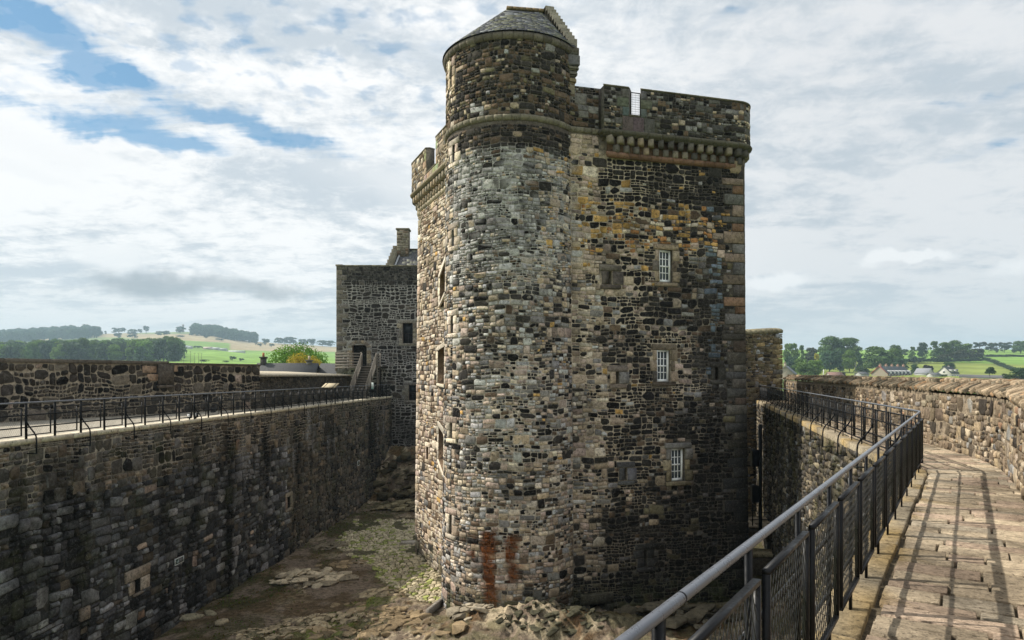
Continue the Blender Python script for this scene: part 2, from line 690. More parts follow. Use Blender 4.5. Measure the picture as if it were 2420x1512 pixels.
def darts(W, H, radii, rng, dens=1.0):
    """variable-radius dart throwing in a W x H box, big ones first"""
    rmax = max(r for r, _ in radii)
    cell = rmax
    gx, gy = int(W / cell) + 3, int(H / cell) + 3
    grid = [[] for _ in range(gx * gy)]
    pts = []
    for r, share in radii:
        n = int(share * W * H / (r * r) * 1.1 * dens) + 1
        P = rng.random((n, 2)) * (W, H)
        rr = r * (0.82 + 0.36 * rng.random(n))
        for (x, y), r1 in zip(P.tolist(), rr.tolist()):
            i, j = int(x / cell) + 1, int(y / cell) + 1
            ok = True
            for a in (i - 1, i, i + 1):
                for b in (j - 1, j, j + 1):
                    if 0 <= a < gx and 0 <= b < gy:
                        for (qx, qy, qr) in grid[a * gy + b]:
                            m = (r1 + qr) * 0.88
                            if (qx - x) ** 2 + (qy - y) ** 2 < m * m:
                                ok = False
                                break
                    if not ok:
                        break
                if not ok:
                    break
            if ok:
                grid[i * gy + j].append((x, y, r1))
                pts.append((x, y, r1))
    return pts


def cells(W, H, pts, joint, rmax):
    """power diagram cells of pts in the box, each pulled back by joint/2"""
    R = rmax * 2.6
    cell = R
    gx, gy = int(W / cell) + 3, int(H / cell) + 3
    grid = [[] for _ in range(gx * gy)]
    for k, (x, y, r) in enumerate(pts):
        grid[(int(x / cell) + 1) * gy + int(y / cell) + 1].append(k)
    out = []
    R2 = R * R
    for k, (x, y, r) in enumerate(pts):
        i, j = int(x / cell) + 1, int(y / cell) + 1
        nb = []
        for a in (i - 1, i, i + 1):
            for b in (j - 1, j, j + 1):
                for q in grid[a * gy + b]:
                    if q != k:
                        X, Y, rr = pts[q]
                        dd = (X - x) ** 2 + (Y - y) ** 2
                        lim = (r + rr) * 1.9 + rmax * 0.5
                        if dd < lim * lim:
                            nb.append((dd, q))
        nb.sort()
        m = r * 2.2
        poly = [(max(x - m, 0), max(y - m, 0)), (min(x + m, W), max(y - m, 0)), (min(x + m, W), min(y + m, H)), (max(x - m, 0), min(y + m, H))]
        for dd, q in nb[:16]:
            X, Y, rr = pts[q]
            D = sqrt(dd)
            nx, ny = (X - x) / D, (Y - y) / D
            t = (dd + r * r - rr * rr) / (2 * D)
            c = nx * x + ny * y + t - joint / 2
            poly = clip_half(poly, nx, ny, c)
            if len(poly) < 3:
                break
        out.append(poly if len(poly) >= 3 else None)
    return out


def chaikin(P, q=0.14):
    nxt = np.roll(P, -1, 0)
    a = P * (1 - q) + nxt * q
    b = P * q + nxt * (1 - q)
    return np.stack([a, b], 1).reshape(-1, 2)


_FC = {}


def ring_faces(n, rings):
    k = (n, rings)
    if k not in _FC:
        L, S = [], []
        for r in range(rings - 1):
            for i in range(n):
                j = (i + 1) % n
                S.append(len(L))
                L += [r * n + i, r * n + j, (r + 1) * n + j, (r + 1) * n + i]
        S.append(len(L))
        L += [(rings - 1) * n + i for i in range(n)]
        _FC[k] = (np.array(L), np.array(S))
    return _FC[k]


def shoelace(x, y):
    return 0.5 * abs(float(np.dot(x, np.roll(y, -1)) - np.dot(y, np.roll(x, -1))))


class Stones:
    def __init__(self, surf, seed=1, simple=False):
        self.surf = surf
        self.rng = np.random.default_rng(seed)
        self.U, self.V, self.D, self.C = [], [], [], []
        self.n = []
        self.rings = []
        self.name = []
        self.simple = simple
        self.fx = []

    def add(self, poly, col, depth=0.03, name='stone', base=-0.04, tilt=0.0, rough=0.0, inset=0.87, fx=1, soft=True, bevel=None):
        P = np.asarray(poly, float)
        if soft and not self.simple:
            P = chaikin(P)
        c = P.mean(0)
        n = len(P)
        if rough:
            P = P + (self.rng.random(P.shape) - 0.5) * rough
        q = P - c
        rr = np.hypot(q[:, 0], q[:, 1]).mean() + 1e-6
        if self.simple:
            rings = [(0.0, base), (0.1 * rr, depth)]
        else:
            bv = (1 - inset) * rr if bevel is None else bevel
            rings = [(0.0, base), (bv * .25, depth * 0.6), (bv, depth)]
        jit = (self.rng.random((len(rings), n)) - 0.5)
        tx, ty = (self.rng.random(2) - 0.5) * tilt
        ext = np.maximum(np.abs(q).max(0), 1e-4)
        for k, (dl, d) in enumerate(rings):
            s = 1.0
            pp = c + q * np.maximum(1 - dl / ext, 0.4)
            dd = np.full(n, d)
            if k:
                dd = dd + jit[k] * depth * 0.5 + (q[:, 0] * tx + q[:, 1] * ty) / rr * s
            self.U.append(pp[:, 0])
            self.V.append(pp[:, 1])
            self.D.append(dd)
            cc = np.empty((n, 3))
            cc[:] = col
            cc *= (1 + jit[k][:, None] * 0.12)
            self.C.append(cc)
        self.n.append(n)
        self.rings.append(len(rings))
        self.name.append(name)
        self.fx.append(fx)

    def rect(self, u0, u1, v0, v1, col, depth=0.03, name='stone', j=0.012, jit=0.012, **kw):
        r = self.rng
        e = lambda: (r.random() - 0.5) * 2 * jit
        j2 = j / 2
        b = min(0.02, (u1 - u0) * 0.12, (v1 - v0) * 0.12)
        U0, U1, V0, V1 = u0 + j2, u1 - j2, v0 + j2, v1 - j2
        P = [(U0 + b + e(), V0 + e() * .4), (U1 - b + e(), V0 + e() * .4), (U1 + e(), V0 + b), (U1 + e(), V1 - b), (U1 - b + e(), V1 + e() * .4),
             (U0 + b + e(), V1 + e() * .4), (U0 + e(), V1 - b), (U0 + e(), V0 + b)]
        self.add(P, col, depth, name, soft=False, bevel=min(.018, (u1 - u0) * .12, (v1 - v0) * .12), **kw)

    def fill(self, u0, u1, v0, v1, radii, aspect, joint, colfn, depth=(0.015, 0.045), holes=(), tilt=0.02, rough=0.012, top=None, keep=None, dens=1.0):
        W, H = (u1 - u0) / aspect, v1 - v0
        pts = darts(W, H, radii, self.rng, dens)
        ce = cells(W, H, pts, joint, max(r for r, _ in radii))
        r = self.rng
        for (x, y, rad), poly in zip(pts, ce):
            if poly is None:
                continue
            poly = [(u0 + a * aspect, v0 + b) for a, b in poly]
            cu, cv = u0 + x * aspect, v0 + y
            bad = False
            for (a0, a1, b0, b1) in holes:
                us = [p[0] for p in poly]
                vs = [p[1] for p in poly]
                if max(us) > a0 and min(us) < a1 and max(vs) > b0 and min(vs) < b1:
                    if a0 < cu < a1 and b0 < cv < b1:
                        # centre inside the opening: push out through the nearest side if most of it is outside
                        bad = True
                        break
                    opts = []
                    if cu <= a0:
                        opts.append((a0 - cu, (1, 0, a0 - 0.005)))
                    if cu >= a1:
                        opts.append((cu - a1, (-1, 0, -a1 - 0.005)))
                    if cv <= b0:
                        opts.append((b0 - cv, (0, 1, b0 - 0.005)))
                    if cv >= b1:
                        opts.append((cv - b1, (0, -1, -b1 - 0.005)))
                    o = max(opts)[1]
                    poly = clip_half(poly, *o)
                    if len(poly) < 3:
                        bad = True
                        break
            if bad:
                continue
            if top is not None:
                tv = top(cu)
                if cv > tv:
                    continue
                poly = clip_half(poly, 0, 1, tv)
                if len(poly) < 3:
                    continue
            P = np.array(poly)
            ar = shoelace(P[:, 0], P[:, 1])
            if ar < 0.0012:
                continue
            col = colfn(cu, cv, r, rad)
            dd = depth[0] + (depth[1] - depth[0]) * r.random()
            self.add(P, col, dd, 'stone', tilt=tilt, rough=rough * min(1.0, rad / 0.12))

    def coursed(self, u0, u1, v0, v1, unit, joint, colfn, depth=(0.008, 0.03), holes=(), tilt=0.012, irr=0.35, aspect=1.0, top=None, wave=0.028, big=0.16):
        """random rubble brought to rough courses: bands broken into chunks, chunks into one, two or three beds of stones"""
        r = self.rng
        items = []
        v = v0
        while v < v1 - 0.03:
            H = unit * (1.5 + 1.5 * r.random())
            if v + H > v1 - unit * 0.7:
                H = v1 - v
            u = u0
            while u < u1 - 0.02:
                Wd = unit * aspect * (1.3 + 2.8 * r.random())
                if u + Wd > u1 - unit * 0.6:
                    Wd = u1 - u
                x = r.random()
                if x < big and H < unit * 2.6:
                    beds = 1
                elif x < 0.60:
                    beds = 2
                else:
                    beds = 3
                cuts = np.sort(np.concatenate([[0, 1], (np.arange(1, beds) + (r.random(beds - 1) - .5) * .55) / beds]))
                for b in range(beds):
                    h = H * (cuts[b + 1] - cuts[b])
                    vb = v + H * cuts[b]
                    n = max(1, int(round(Wd / max(h * aspect * (0.9 + 1.7 * r.random()), 0.05))))
                    n = min(n, 5)
                    cu = np.sort(np.concatenate([[0, 1], (np.arange(1, n) + (r.random(n - 1) - .5) * .7) / n]))
                    for k in range(n):
                        items.append((u + Wd * cu[k], u + Wd * cu[k + 1], vb, vb + h))
                u += Wd
            v += H
        A = np.array(items)
        n = len(A)
        j = joint / 2
        R = r.random((n, 24))
        for i in range(n):
            a, b, c, d = A[i]
            w, h = b - a - joint, d - c - joint
            if w < 0.02 or h < 0.015:
                continue
            q = R[i]
            m = min(w, h)
            cu, cv = (a + b) / 2, (c + d) / 2
            col = colfn(cu, cv, r, m)
            rock = irr * (1.35 if sum(col) < 0.25 else 0.75)
            L_, B_, R_, T_ = a + j, c + j, b - j, d - j
            P = []
            for ci, (X, Y, sx, sy) in enumerate(((L_, B_, 1, 1), (R_, B_, -1, 1), (R_, T_, -1, -1), (L_, T_, 1, -1))):
                k = q[ci]
                cut = 0.05 + 0.08 * q[ci + 4] + (0.34 * q[ci + 8] if k < rock * 1.3 else 0)
                ax = min(cut * m * (0.7 + q[ci + 12] * 1.0), w * .45)
                ay = min(cut * m * (0.7 + q[ci + 16] * 0.7), h * .45)
                p1, p2 = (X + sx * ax, Y), (X, Y + sy * ay)
                P += [p1, p2] if ci in (1, 3) else [p2, p1]
            jt = 0.10 * m
            P = [(x + (R[i, (3 * k) % 24] - .5) * jt, y + (R[i, (5 * k + 1) % 24] - .5) * jt) for k, (x, y) in enumerate(P)]
            bad = False
            for (a0, a1, b0, b1) in holes:
                if R_ > a0 and L_ < a1 and T_ > b0 and B_ < b1:
                    if a0 < cu < a1 and b0 < cv < b1:
                        opts = [(min(a1, R_) - a0, 0)]
                        ins_u = min(R_, a1) - max(L_, a0)
                        ins_v = min(T_, b1) - max(B_, b0)
                        if ins_u * ins_v > .6 * w * h:
                            bad = True
                            break
                    opts = []
                    for (dist, pl) in ((a0 - L_, (1, 0, a0 - 0.006)), (R_ - a1, (-1, 0, -a1 - 0.006)), (b0 - B_, (0, 1, b0 - 0.006)), (T_ - b1, (0, -1, -b1 - 0.006))):
                        opts.append((dist / (w if pl[0] else h), pl))
                    o = max(opts)
                    if o[0] < .12:
                        bad = True
                        break
                    P = clip_half(P, *o[1])
                    if len(P) < 3:
                        bad = True
                        break
            if bad:
                continue
            if top is not None:
                tv = top(cu)
                if cv > tv:
                    continue
                P = clip_half(P, 0, 1, tv)
                if len(P) < 3:
                    continue
            dd = depth[0] + (depth[1] - depth[0]) * r.random()
            n0 = len(self.U)
            self.add(P, col, dd, 'stone', tilt=tilt, soft=False, inset=0.86 + .06 * r.random())
            if wave:
                for k in range(n0, len(self.U)):
                    U, V = self.U[k], self.V[k]
                    near = 1.0
                    if holes:
                        near = 0.0 if any(cu > a0 - .35 and cu < a1 + .35 and cv > b0 - .35 and cv < b1 + .35 for (a0, a1, b0, b1) in holes) else 1.0
                    ed = min(1.0, (cv - v0) / .5, (v1 - cv) / .5, (cu - u0) / .5, (u1 - cu) / .5) * near
                    self.V[k] = V + ed * wave * (np.sin(U * 1.9 + 1.3 * np.sin(V * 1.1 + 2)) + .6 * np.sin(U * 5.3 + V * 2.0 + 1.7))
                    self.U[k] = U + ed * wave * .7 * np.sin(V * 4.1 + 1.1 * np.sin(U * 1.7))

    def finish(self, parent, mat, stain=None, limit=300, minpx=18.0, origin=(0, 0, 0), solo=('quoin', 'margin_stone'), stuffname='small_stones', piece='stone', limits=None):
        if not self.n:
            return
        U, V, D = np.concatenate(self.U), np.concatenate(self.V), np.concatenate(self.D)
        C = np.concatenate(self.C)
        P = self.surf(U, V, D)
        if stain is not None:
            C = stain(U, V, C)
        C = np.clip(C, 0.004, 0.85)
        org = np.array(origin, float)
        sx, sy = project(P)
        sizes = np.array([a * b for a, b in zip(self.n, self.rings)])
        offs = np.concatenate([[0], np.cumsum(sizes)])
        area = np.zeros(len(self.n))
        for k, n in enumerate(self.n):
            a = offs[k]
            X, Y = sx[a:a + n], sy[a:a + n]
            if P[a, 1] < 0.3:
                continue
            inside = (X > 0) & (X < 2419) & (Y > 0) & (Y < 1512)
            if inside.any():
                # facing test by signed area (outline is counter-clockwise seen from outside)
                s = 0.5 * float(np.dot(X, np.roll(Y, -1)) - np.dot(Y, np.roll(X, -1)))
                area[k] = max(-s, 0) * inside.mean()
        names = np.array(self.name)
        chosen = set()
        for nm in sorted(set(self.name)):
            idx = np.nonzero(names == nm)[0]
            lim = limit if nm == 'stone' else 300
            idx = idx[np.argsort(-area[idx])][:lim]
            chosen |= {int(k) for k in idx if area[k] > minpx or nm != 'stone'}
        loopsA, startsA, keepv, base = [], [], [], 0
        nl = 0
        for k in range(len(self.n)):
            L, S = ring_faces(self.n[k], self.rings[k])
            a, b = offs[k], offs[k + 1]
            if k in chosen:
                nm = self.name[k]
                if nm == 'stone':
                    nm = piece
                o = P[a:b].mean(0)
                me = raw_mesh(nm, P[a:b] - o, L, S, C[a:b])
                ob = link(nm, me, mat, parent)
                ob.location = Vector((o - org).tolist())
            else:
                keepv.append((a, b))
                loopsA.append(L + base)
                startsA.append(S + nl)
                nl += len(L)
                base += b - a
        if keepv:
            idx = np.concatenate([np.arange(a, b) for a, b in keepv])
            me = raw_mesh(stuffname, P[idx] - org, np.concatenate(loopsA), np.concatenate(startsA), C[idx])
            ob = link(stuffname, me, mat, parent)
            ob['kind'] = 'stuff'
        return


def core(surf, u0, u1, v0, v1, colfn, mat, parent, name='mortar_core', holes=(), step=0.28, depth=0.45, origin=(0, 0, 0), rough=0.008, top=None, backcol=(0.01, 0.01, 0.01), back=True):
    """the wall behind the stones: a bedded mortar face with real openings. holes: (u0,u1,v0,v1)"""
    us = set(np.round(np.linspace(u0, u1, max(2, int((u1 - u0) / step) + 1)), 4).tolist())
    vs = set(np.round(np.linspace(v0, v1, max(2, int((v1 - v0) / step) + 1)), 4).tolist())
    for a0, a1, b0, b1 in holes:
        us |= {round(a0, 4), round(a1, 4)}
        vs |= {round(b0, 4), round(b1, 4)}
    us = np.array(sorted(u for u in us if u0 - 1e-6 <= u <= u1 + 1e-6))
    vs = np.array(sorted(v for v in vs if v0 - 1e-6 <= v <= v1 + 1e-6))
    UU, VV = np.meshgrid(us, vs, indexing='ij')
    D = (fbm(UU * 6, VV * 6, seed=5) - 0.5) * 2 * rough
    for a0, a1, b0, b1 in holes:
        D[(UU >= a0 - 1e-6) & (UU <= a1 + 1e-6) & (VV >= b0 - 1e-6) & (VV <= b1 + 1e-6)] = 0
    C = colfn(UU.ravel(), VV.ravel())
    P = surf(UU.ravel(), VV.ravel(), D.ravel())
    nv = len(vs)
    L, S = [], []
    um, vm = (us[:-1] + us[1:]) / 2, (vs[:-1] + vs[1:]) / 2
    for i in range(len(us) - 1):
        hs = [(b0, b1) for a0, a1, b0, b1 in holes if a0 < um[i] < a1]
        for j in range(nv - 1):
            if any(b0 < vm[j] < b1 for b0, b1 in hs):
                continue
            a = i * nv + j
            S.append(len(L))
            L += [a, a + nv, a + nv + 1, a + 1]
    extraP, extraC = [], []
    nb = len(P)
    for h in holes:
        a0, a1, b0, b1 = h
        q = [(a0, b0), (a1, b0), (a1, b1), (a0, b1)]
        f = surf(np.array([x for x, _ in q]), np.array([y for _, y in q]), np.zeros(4))
        g = surf(np.array([x for x, _ in q]), np.array([y for _, y in q]), np.full(4, -depth))
        extraP += [f, g]
        cc = colfn(np.array([x for x, _ in q]), np.array([y for _, y in q]))
        extraC += [np.array([(.22, .15, .095)] * 4)] * 2 if a1 - a0 > .36 and v0 > -2 and a0 < 9 else [cc * .5, cc * .12]  # narrow slit jambs: recess shade painted in, darker inwards
        for k in range(4):
            k2 = (k + 1) % 4
            S.append(len(L))
            L += [nb + k, nb + 4 + k, nb + 4 + k2, nb + k2]
        nb += 8
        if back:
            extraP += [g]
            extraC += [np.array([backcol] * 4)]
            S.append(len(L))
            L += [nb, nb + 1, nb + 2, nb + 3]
            nb += 4
    if extraP:
        P = np.concatenate([P] + extraP)
        C = np.concatenate([C] + extraC)
    me = raw_mesh(name, P - np.array(origin), L, S, np.clip(C, 0.004, 0.8))
    return link(name, me, mat, parent)


def strip(mb, surf, u0, u1, prof, col, step=0.25, jit=0.0):
    """sweep a (d, z) outline along the path from u0 to u1, with end caps"""
    n = max(2, int((u1 - u0) / step) + 2)
    us = np.linspace(u0, u1, n)
    m = len(prof)
    pts = []
    for u in us:
        dd = np.array([p[0] for p in prof])
        vv = np.array([p[1] for p in prof])
        pts.extend(surf(np.full(m, u), vv, dd).tolist())
    F = []
    for i in range(n - 1):
        for k in range(m):
            k2 = (k + 1) % m
            F.append((i * m + k, i * m + k2, (i + 1) * m + k2, (i + 1) * m + k))
    F.append(tuple(reversed(range(m))))
    F.append(tuple((n - 1) * m + k for k in range(m)))
    mb.poly(pts, F, col)


def pick(r, table):
    x = r.random() * sum(w for w, _ in table)
    for w, c in table:
        x -= w
        if x <= 0:
            break
    k = 0.62 + 0.76 * r.random()
    return (c[0] * k * (0.97 + 0.06 * r.random()), c[1] * k, c[2] * k * (0.94 + 0.12 * r.random()))


BLK = (0.014, 0.013, 0.013)
DK = (0.040, 0.036, 0.032)
BRN = (0.135, 0.095, 0.065)
GRY = (0.22, 0.21, 0.198)
LGR = (0.44, 0.43, 0.41)
BUF = (0.43, 0.345, 0.25)
PNK = (0.43, 0.335, 0.27)
CRM = (0.58, 0.50, 0.395)
OCH = (0.50, 0.31, 0.11)
ORG = (0.42, 0.21, 0.085)
OLV = (0.16, 0.14, 0.085)
BLU = (0.17, 0.21, 0.25)

# ================================================================== CENTRAL TOWER
CC = np.array([0.0, 29.9])
RR = 2.85
RD = np.array([0.9659, 0.2589])          # right face direction, away to the right
RN = np.array([0.2589, -0.9659])         # its outward normal
ptB = np.array([10.3, 30.5])
ptC = np.array([-5.28, 38.7])
LA = np.array([-3.24, 33.9])
LD = (LA - ptC) / np.hypot(*(LA - ptC))  # left face direction, from far to near
LN = np.array([LD[1], -LD[0]])
LV = np.array([-0.2756, 0.9613])         # gable direction, away


def circ_hit(p, d, far):
    q = p - CC
    b = float(q @ d)
    c = float(q @ q) - RR * RR
    h = sqrt(b * b - c)
    return p + d * (-b + h if far else -b - h)


ptE = circ_hit(ptC, LD, False)
ptF = circ_hit(ptB, -RD, False)
aE = atan2(*(ptE - CC)[::-1])
aF = atan2(*(ptF - CC)[::-1]) + 2 * pi
arc = [tuple(CC + RR * np.array([cos(a), sin(a)])) for a in np.linspace(aE, aF, 60)[1:-1]]
pts = [tuple(ptC - LD * 0.5), tuple(ptC), tuple(ptE)] + arc + [tuple(ptF), tuple(ptB), tuple(ptB + RD * 0.6)]
TW = Path(pts, batter=0.010, vref=20.0)
TW.vn[0] = TW.vn[1] = LN
TW.vn[-1] = TW.vn[-2] = RN
uC, uE = 0.5, float(TW.s[2])
uF, uB = float(TW.s[-3]), float(TW.s[-2])
uBe = uB + 0.22
Z_STR = 20.2

tower = thing('stone_tower', 'tall dark rubble castle tower with round corner stair turret and corbelled battlements', 'tower', (2.0, 33.0, 0))
T_ORG = (2.0, 33.0, 0)


def hole(px0, px1, py0, py1, S=TW):
    u0, u1 = S.u_at(px0), S.u_at(px1)
    v0, v1 = S.v_at((u0 + u1) / 2, py1), S.v_at((u0 + u1) / 2, py0)
    return (min(u0, u1), max(u0, u1), v0, v1)


win_R = [hole(1558.7, 1590, 590.3, 666), hole(1551.8, 1584.5, 827, 901.6), hole(1583.8, 1616, 1059.6, 1136)]
slit_R = [hole(1439, 1447, 640, 672), hole(1455, 1462, 878, 907), hole(1690, 1697, 868, 897), hole(1474, 1479.5, 1105, 1135), hole(1519, 1526, 1298, 1338)]
hearth = hole(1387.5, 1426, 1425, 1452)
win_L = [hole(1037, 1047, 638, 706), hole(1034, 1045.5, 825, 906), hole(1037.5, 1048, 1015.5, 1100)]
slit_L = [hole(1009, 1014, 1056, 1085)]


def rslit(py0, py1, px=1067.5, w=0.22):
    u = TW.u_at(px)
    return (u - w / 2, u + w / 2, TW.v_at(u, py1), TW.v_at(u, py0))


slit_T = [rslit(341.5, 382), rslit(540.7, 581), rslit(746, 786.7), rslit(999, 1035.7), rslit(1215.6, 1261.4)]
drum_slit = rslit(157.8, 200, 1066, 0.2)
holes_main = win_R + slit_R + [hearth] + win_L + slit_L + slit_T


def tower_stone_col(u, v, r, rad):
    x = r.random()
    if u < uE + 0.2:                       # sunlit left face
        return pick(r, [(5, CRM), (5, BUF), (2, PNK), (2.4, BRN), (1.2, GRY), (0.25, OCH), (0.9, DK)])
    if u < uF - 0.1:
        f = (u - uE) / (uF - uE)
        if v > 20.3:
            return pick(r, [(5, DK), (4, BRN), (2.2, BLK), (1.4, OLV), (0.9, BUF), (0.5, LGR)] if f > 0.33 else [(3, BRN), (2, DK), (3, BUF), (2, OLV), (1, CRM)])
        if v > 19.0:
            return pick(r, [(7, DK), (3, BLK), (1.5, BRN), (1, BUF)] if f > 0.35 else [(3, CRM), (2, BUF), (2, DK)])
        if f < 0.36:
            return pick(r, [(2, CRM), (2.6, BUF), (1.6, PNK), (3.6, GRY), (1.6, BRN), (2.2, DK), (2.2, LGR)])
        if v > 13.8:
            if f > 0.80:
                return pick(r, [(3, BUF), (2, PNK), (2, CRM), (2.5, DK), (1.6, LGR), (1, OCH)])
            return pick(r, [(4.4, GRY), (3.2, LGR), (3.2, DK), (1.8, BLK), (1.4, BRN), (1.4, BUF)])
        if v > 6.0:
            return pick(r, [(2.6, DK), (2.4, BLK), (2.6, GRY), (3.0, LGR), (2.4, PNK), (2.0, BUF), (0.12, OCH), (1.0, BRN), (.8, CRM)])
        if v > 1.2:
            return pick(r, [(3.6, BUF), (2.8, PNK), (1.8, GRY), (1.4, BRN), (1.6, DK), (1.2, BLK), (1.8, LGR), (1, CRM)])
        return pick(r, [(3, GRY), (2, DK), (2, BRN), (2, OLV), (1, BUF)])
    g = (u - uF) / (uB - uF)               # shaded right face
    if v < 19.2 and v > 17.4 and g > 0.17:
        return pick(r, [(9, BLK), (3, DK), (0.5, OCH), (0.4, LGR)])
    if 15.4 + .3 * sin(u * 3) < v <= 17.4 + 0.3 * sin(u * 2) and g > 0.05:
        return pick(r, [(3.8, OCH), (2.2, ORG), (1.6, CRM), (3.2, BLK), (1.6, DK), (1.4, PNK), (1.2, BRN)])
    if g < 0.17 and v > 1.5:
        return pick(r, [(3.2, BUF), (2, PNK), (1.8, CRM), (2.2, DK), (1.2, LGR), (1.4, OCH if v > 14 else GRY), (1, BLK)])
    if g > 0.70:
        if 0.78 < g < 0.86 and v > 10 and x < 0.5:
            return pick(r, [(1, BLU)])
        lo = v < 8  # low right stones blackened to carry the painted shade
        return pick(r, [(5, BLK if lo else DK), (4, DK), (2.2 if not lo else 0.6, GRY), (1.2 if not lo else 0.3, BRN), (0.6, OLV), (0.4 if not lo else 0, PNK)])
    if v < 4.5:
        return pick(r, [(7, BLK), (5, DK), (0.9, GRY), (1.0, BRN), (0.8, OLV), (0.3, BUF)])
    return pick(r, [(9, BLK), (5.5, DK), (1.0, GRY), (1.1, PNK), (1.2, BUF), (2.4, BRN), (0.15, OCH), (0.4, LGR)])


def mortar_tower(U, V):
    n = fbm(U * 1.3, V * 1.3, seed=31)[:, None]
    n2 = fbm(U * 7, V * 7, seed=37)[:, None]
    g = ((U - uF) / (uB - uF))[:, None]
    f = ((U - uE) / (uF - uE))[:, None]
    Vc = V[:, None]
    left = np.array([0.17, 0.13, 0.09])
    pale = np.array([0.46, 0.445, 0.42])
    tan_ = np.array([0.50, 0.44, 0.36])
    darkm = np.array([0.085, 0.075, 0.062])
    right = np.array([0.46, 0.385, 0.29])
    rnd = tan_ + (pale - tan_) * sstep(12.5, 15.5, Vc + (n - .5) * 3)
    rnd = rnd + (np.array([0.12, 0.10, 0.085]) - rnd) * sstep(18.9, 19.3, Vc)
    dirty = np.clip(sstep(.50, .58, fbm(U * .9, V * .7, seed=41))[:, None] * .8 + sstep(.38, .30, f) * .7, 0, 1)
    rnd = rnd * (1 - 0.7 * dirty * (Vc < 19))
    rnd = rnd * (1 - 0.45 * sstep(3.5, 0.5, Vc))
    rt = right + (darkm - right) * np.clip(sstep(0.62, 0.82, g + (n - .5) * .4) + sstep(6.5, 2.0, Vc + (n - .5) * 3) * 0.75 + sstep(9.5, 4.5, Vc) * sstep(.3, .7, g) + .75 * sstep(.5, .58, fbm(U * .8, V * .8, seed=43))[:, None], 0, 1)  # includes shade painted into the low right mortar
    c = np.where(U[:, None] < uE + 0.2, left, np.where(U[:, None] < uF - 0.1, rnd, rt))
    return c * (0.72 + 0.56 * n2)


def rust(U, V):
    """iron stains below the old fixings on the turret foot"""
    m = np.zeros_like(U)
    for px, w, v1, v0, a in ((1120.5, 0.10, 3.75, 2.3, .8), (1159, 0.31, 3.75, 0.4, 1.1), (1206, 0.27, 3.65, 1.75, 1.0)):
        u = TW.u_at(px)
        wob = (vnoise(V * 1.4, V * 0 + px, seed=3) - 0.5) * 0.2
        ww = w * (0.75 + 0.5 * vnoise(V * 3, U * 3, seed=9)) * (0.55 + 0.45 * sstep(v0, v1, V))
        m = np.maximum(m, a * np.exp(-((U - u - wob) / ww) ** 4) * sstep(v0 - .2, v0 + .5, V) * sstep(v1 + .12, v1, V))
    return m * (0.6 + 0.6 * vnoise(U * 9, V * 5, seed=4))


def stain_shade_tower(U, V, C):
    n = fbm(U * 0.9, V * 0.9, seed=71)
    w = fbm(U * 2.2, V * 0.35, seed=72)
    onR = (U > uF - .2)
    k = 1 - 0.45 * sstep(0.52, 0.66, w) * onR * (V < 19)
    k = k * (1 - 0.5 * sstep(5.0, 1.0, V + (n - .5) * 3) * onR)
    k = k * (1 - 0.45 * sstep(9.5, 5.0, V + (n - .5) * 4 - 5 * ((U - uF) / (uB - uF) - .75)) * sstep(.3, .6, (U - uF) / (uB - uF)))  # with the term above: shade low on the right face, painted in
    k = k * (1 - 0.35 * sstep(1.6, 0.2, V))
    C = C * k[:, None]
    m = np.clip(rust(U, V) * 1.5, 0, 1)[:, None]
    C = C * (1 - m) + m * np.array([0.125, 0.042, 0.013]) * (0.1 + 1.9 * vnoise(U * 8, V * 8, seed=8)[:, None])
    # pale lime wash clinging to the upper turret
    f = (U - uE) / (uF - uE)
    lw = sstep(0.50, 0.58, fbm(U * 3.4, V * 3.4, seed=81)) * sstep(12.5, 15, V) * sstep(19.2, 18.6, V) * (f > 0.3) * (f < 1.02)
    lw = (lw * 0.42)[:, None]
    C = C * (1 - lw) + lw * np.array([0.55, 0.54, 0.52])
    gr = (sstep(1.8, 0.0, V) * sstep(0.45, 0.7, fbm(U * 3, V * 3, seed=91)) * 0.6)[:, None]
    return C * (1 - gr) + gr * np.array([0.09, 0.105, 0.04])


def mortar_main(U, V):
    C = mortar_tower(U, V)
    m = np.clip(rust(U, V), 0, 1)[:, None]
    C = C * (1 - m) + m * np.array([0.17, 0.055, 0.014])
    gr = (sstep(2.2, 0.0, V) * 0.6)[:, None]
    return C * (1 - gr) + gr * np.array([0.08, 0.09, 0.045])


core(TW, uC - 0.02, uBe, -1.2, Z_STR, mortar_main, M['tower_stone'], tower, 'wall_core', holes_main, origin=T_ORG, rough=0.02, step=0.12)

ST = Stones(TW, 21)
mh = []      # areas taken by dressed stones


def margins(S, h, blocks, pal, depth=0.05, lint=None, sill=None):
    """dressed blocks round an opening: jambs, lintel and sill"""
    u0, u1, v0, v1 = h
    w = (u1 - u0)
    r = S.rng
    nb = max(1, int(round((v1 - v0) / 0.42)))
    hts = np.linspace(v0, v1, nb + 1)
    for side in (-1, 1):
        for k in range(nb):
            ln = (0.36 if (k + (side > 0)) % 2 else 0.22) * blocks
            a, b = (u0 - ln, u0 - 0.004) if side < 0 else (u1 + 0.004, u1 + ln)
            S.rect(a, b, hts[k], hts[k + 1], pick(r, pal), depth, 'margin_stone')
            mh.append((a, b, hts[k], hts[k + 1]))
    la, lh = (0.30 * blocks, 0.26) if lint is None else lint
    sa, sh = (0.26 * blocks, 0.2) if sill is None else sill
    S.rect(u0 - la, u1 + la, v1 + .004, v1 + lh, pick(r, pal), depth + 0.01, 'margin_stone')
    S.rect(u0 - sa, u1 + sa, v0 - sh, v0 - .004, pick(r, pal), depth + 0.03, 'margin_stone')
    mh.append((u0 - la, u1 + la, v1, v1 + lh))
    mh.append((u0 - sa, u1 + sa, v0 - sh, v0))


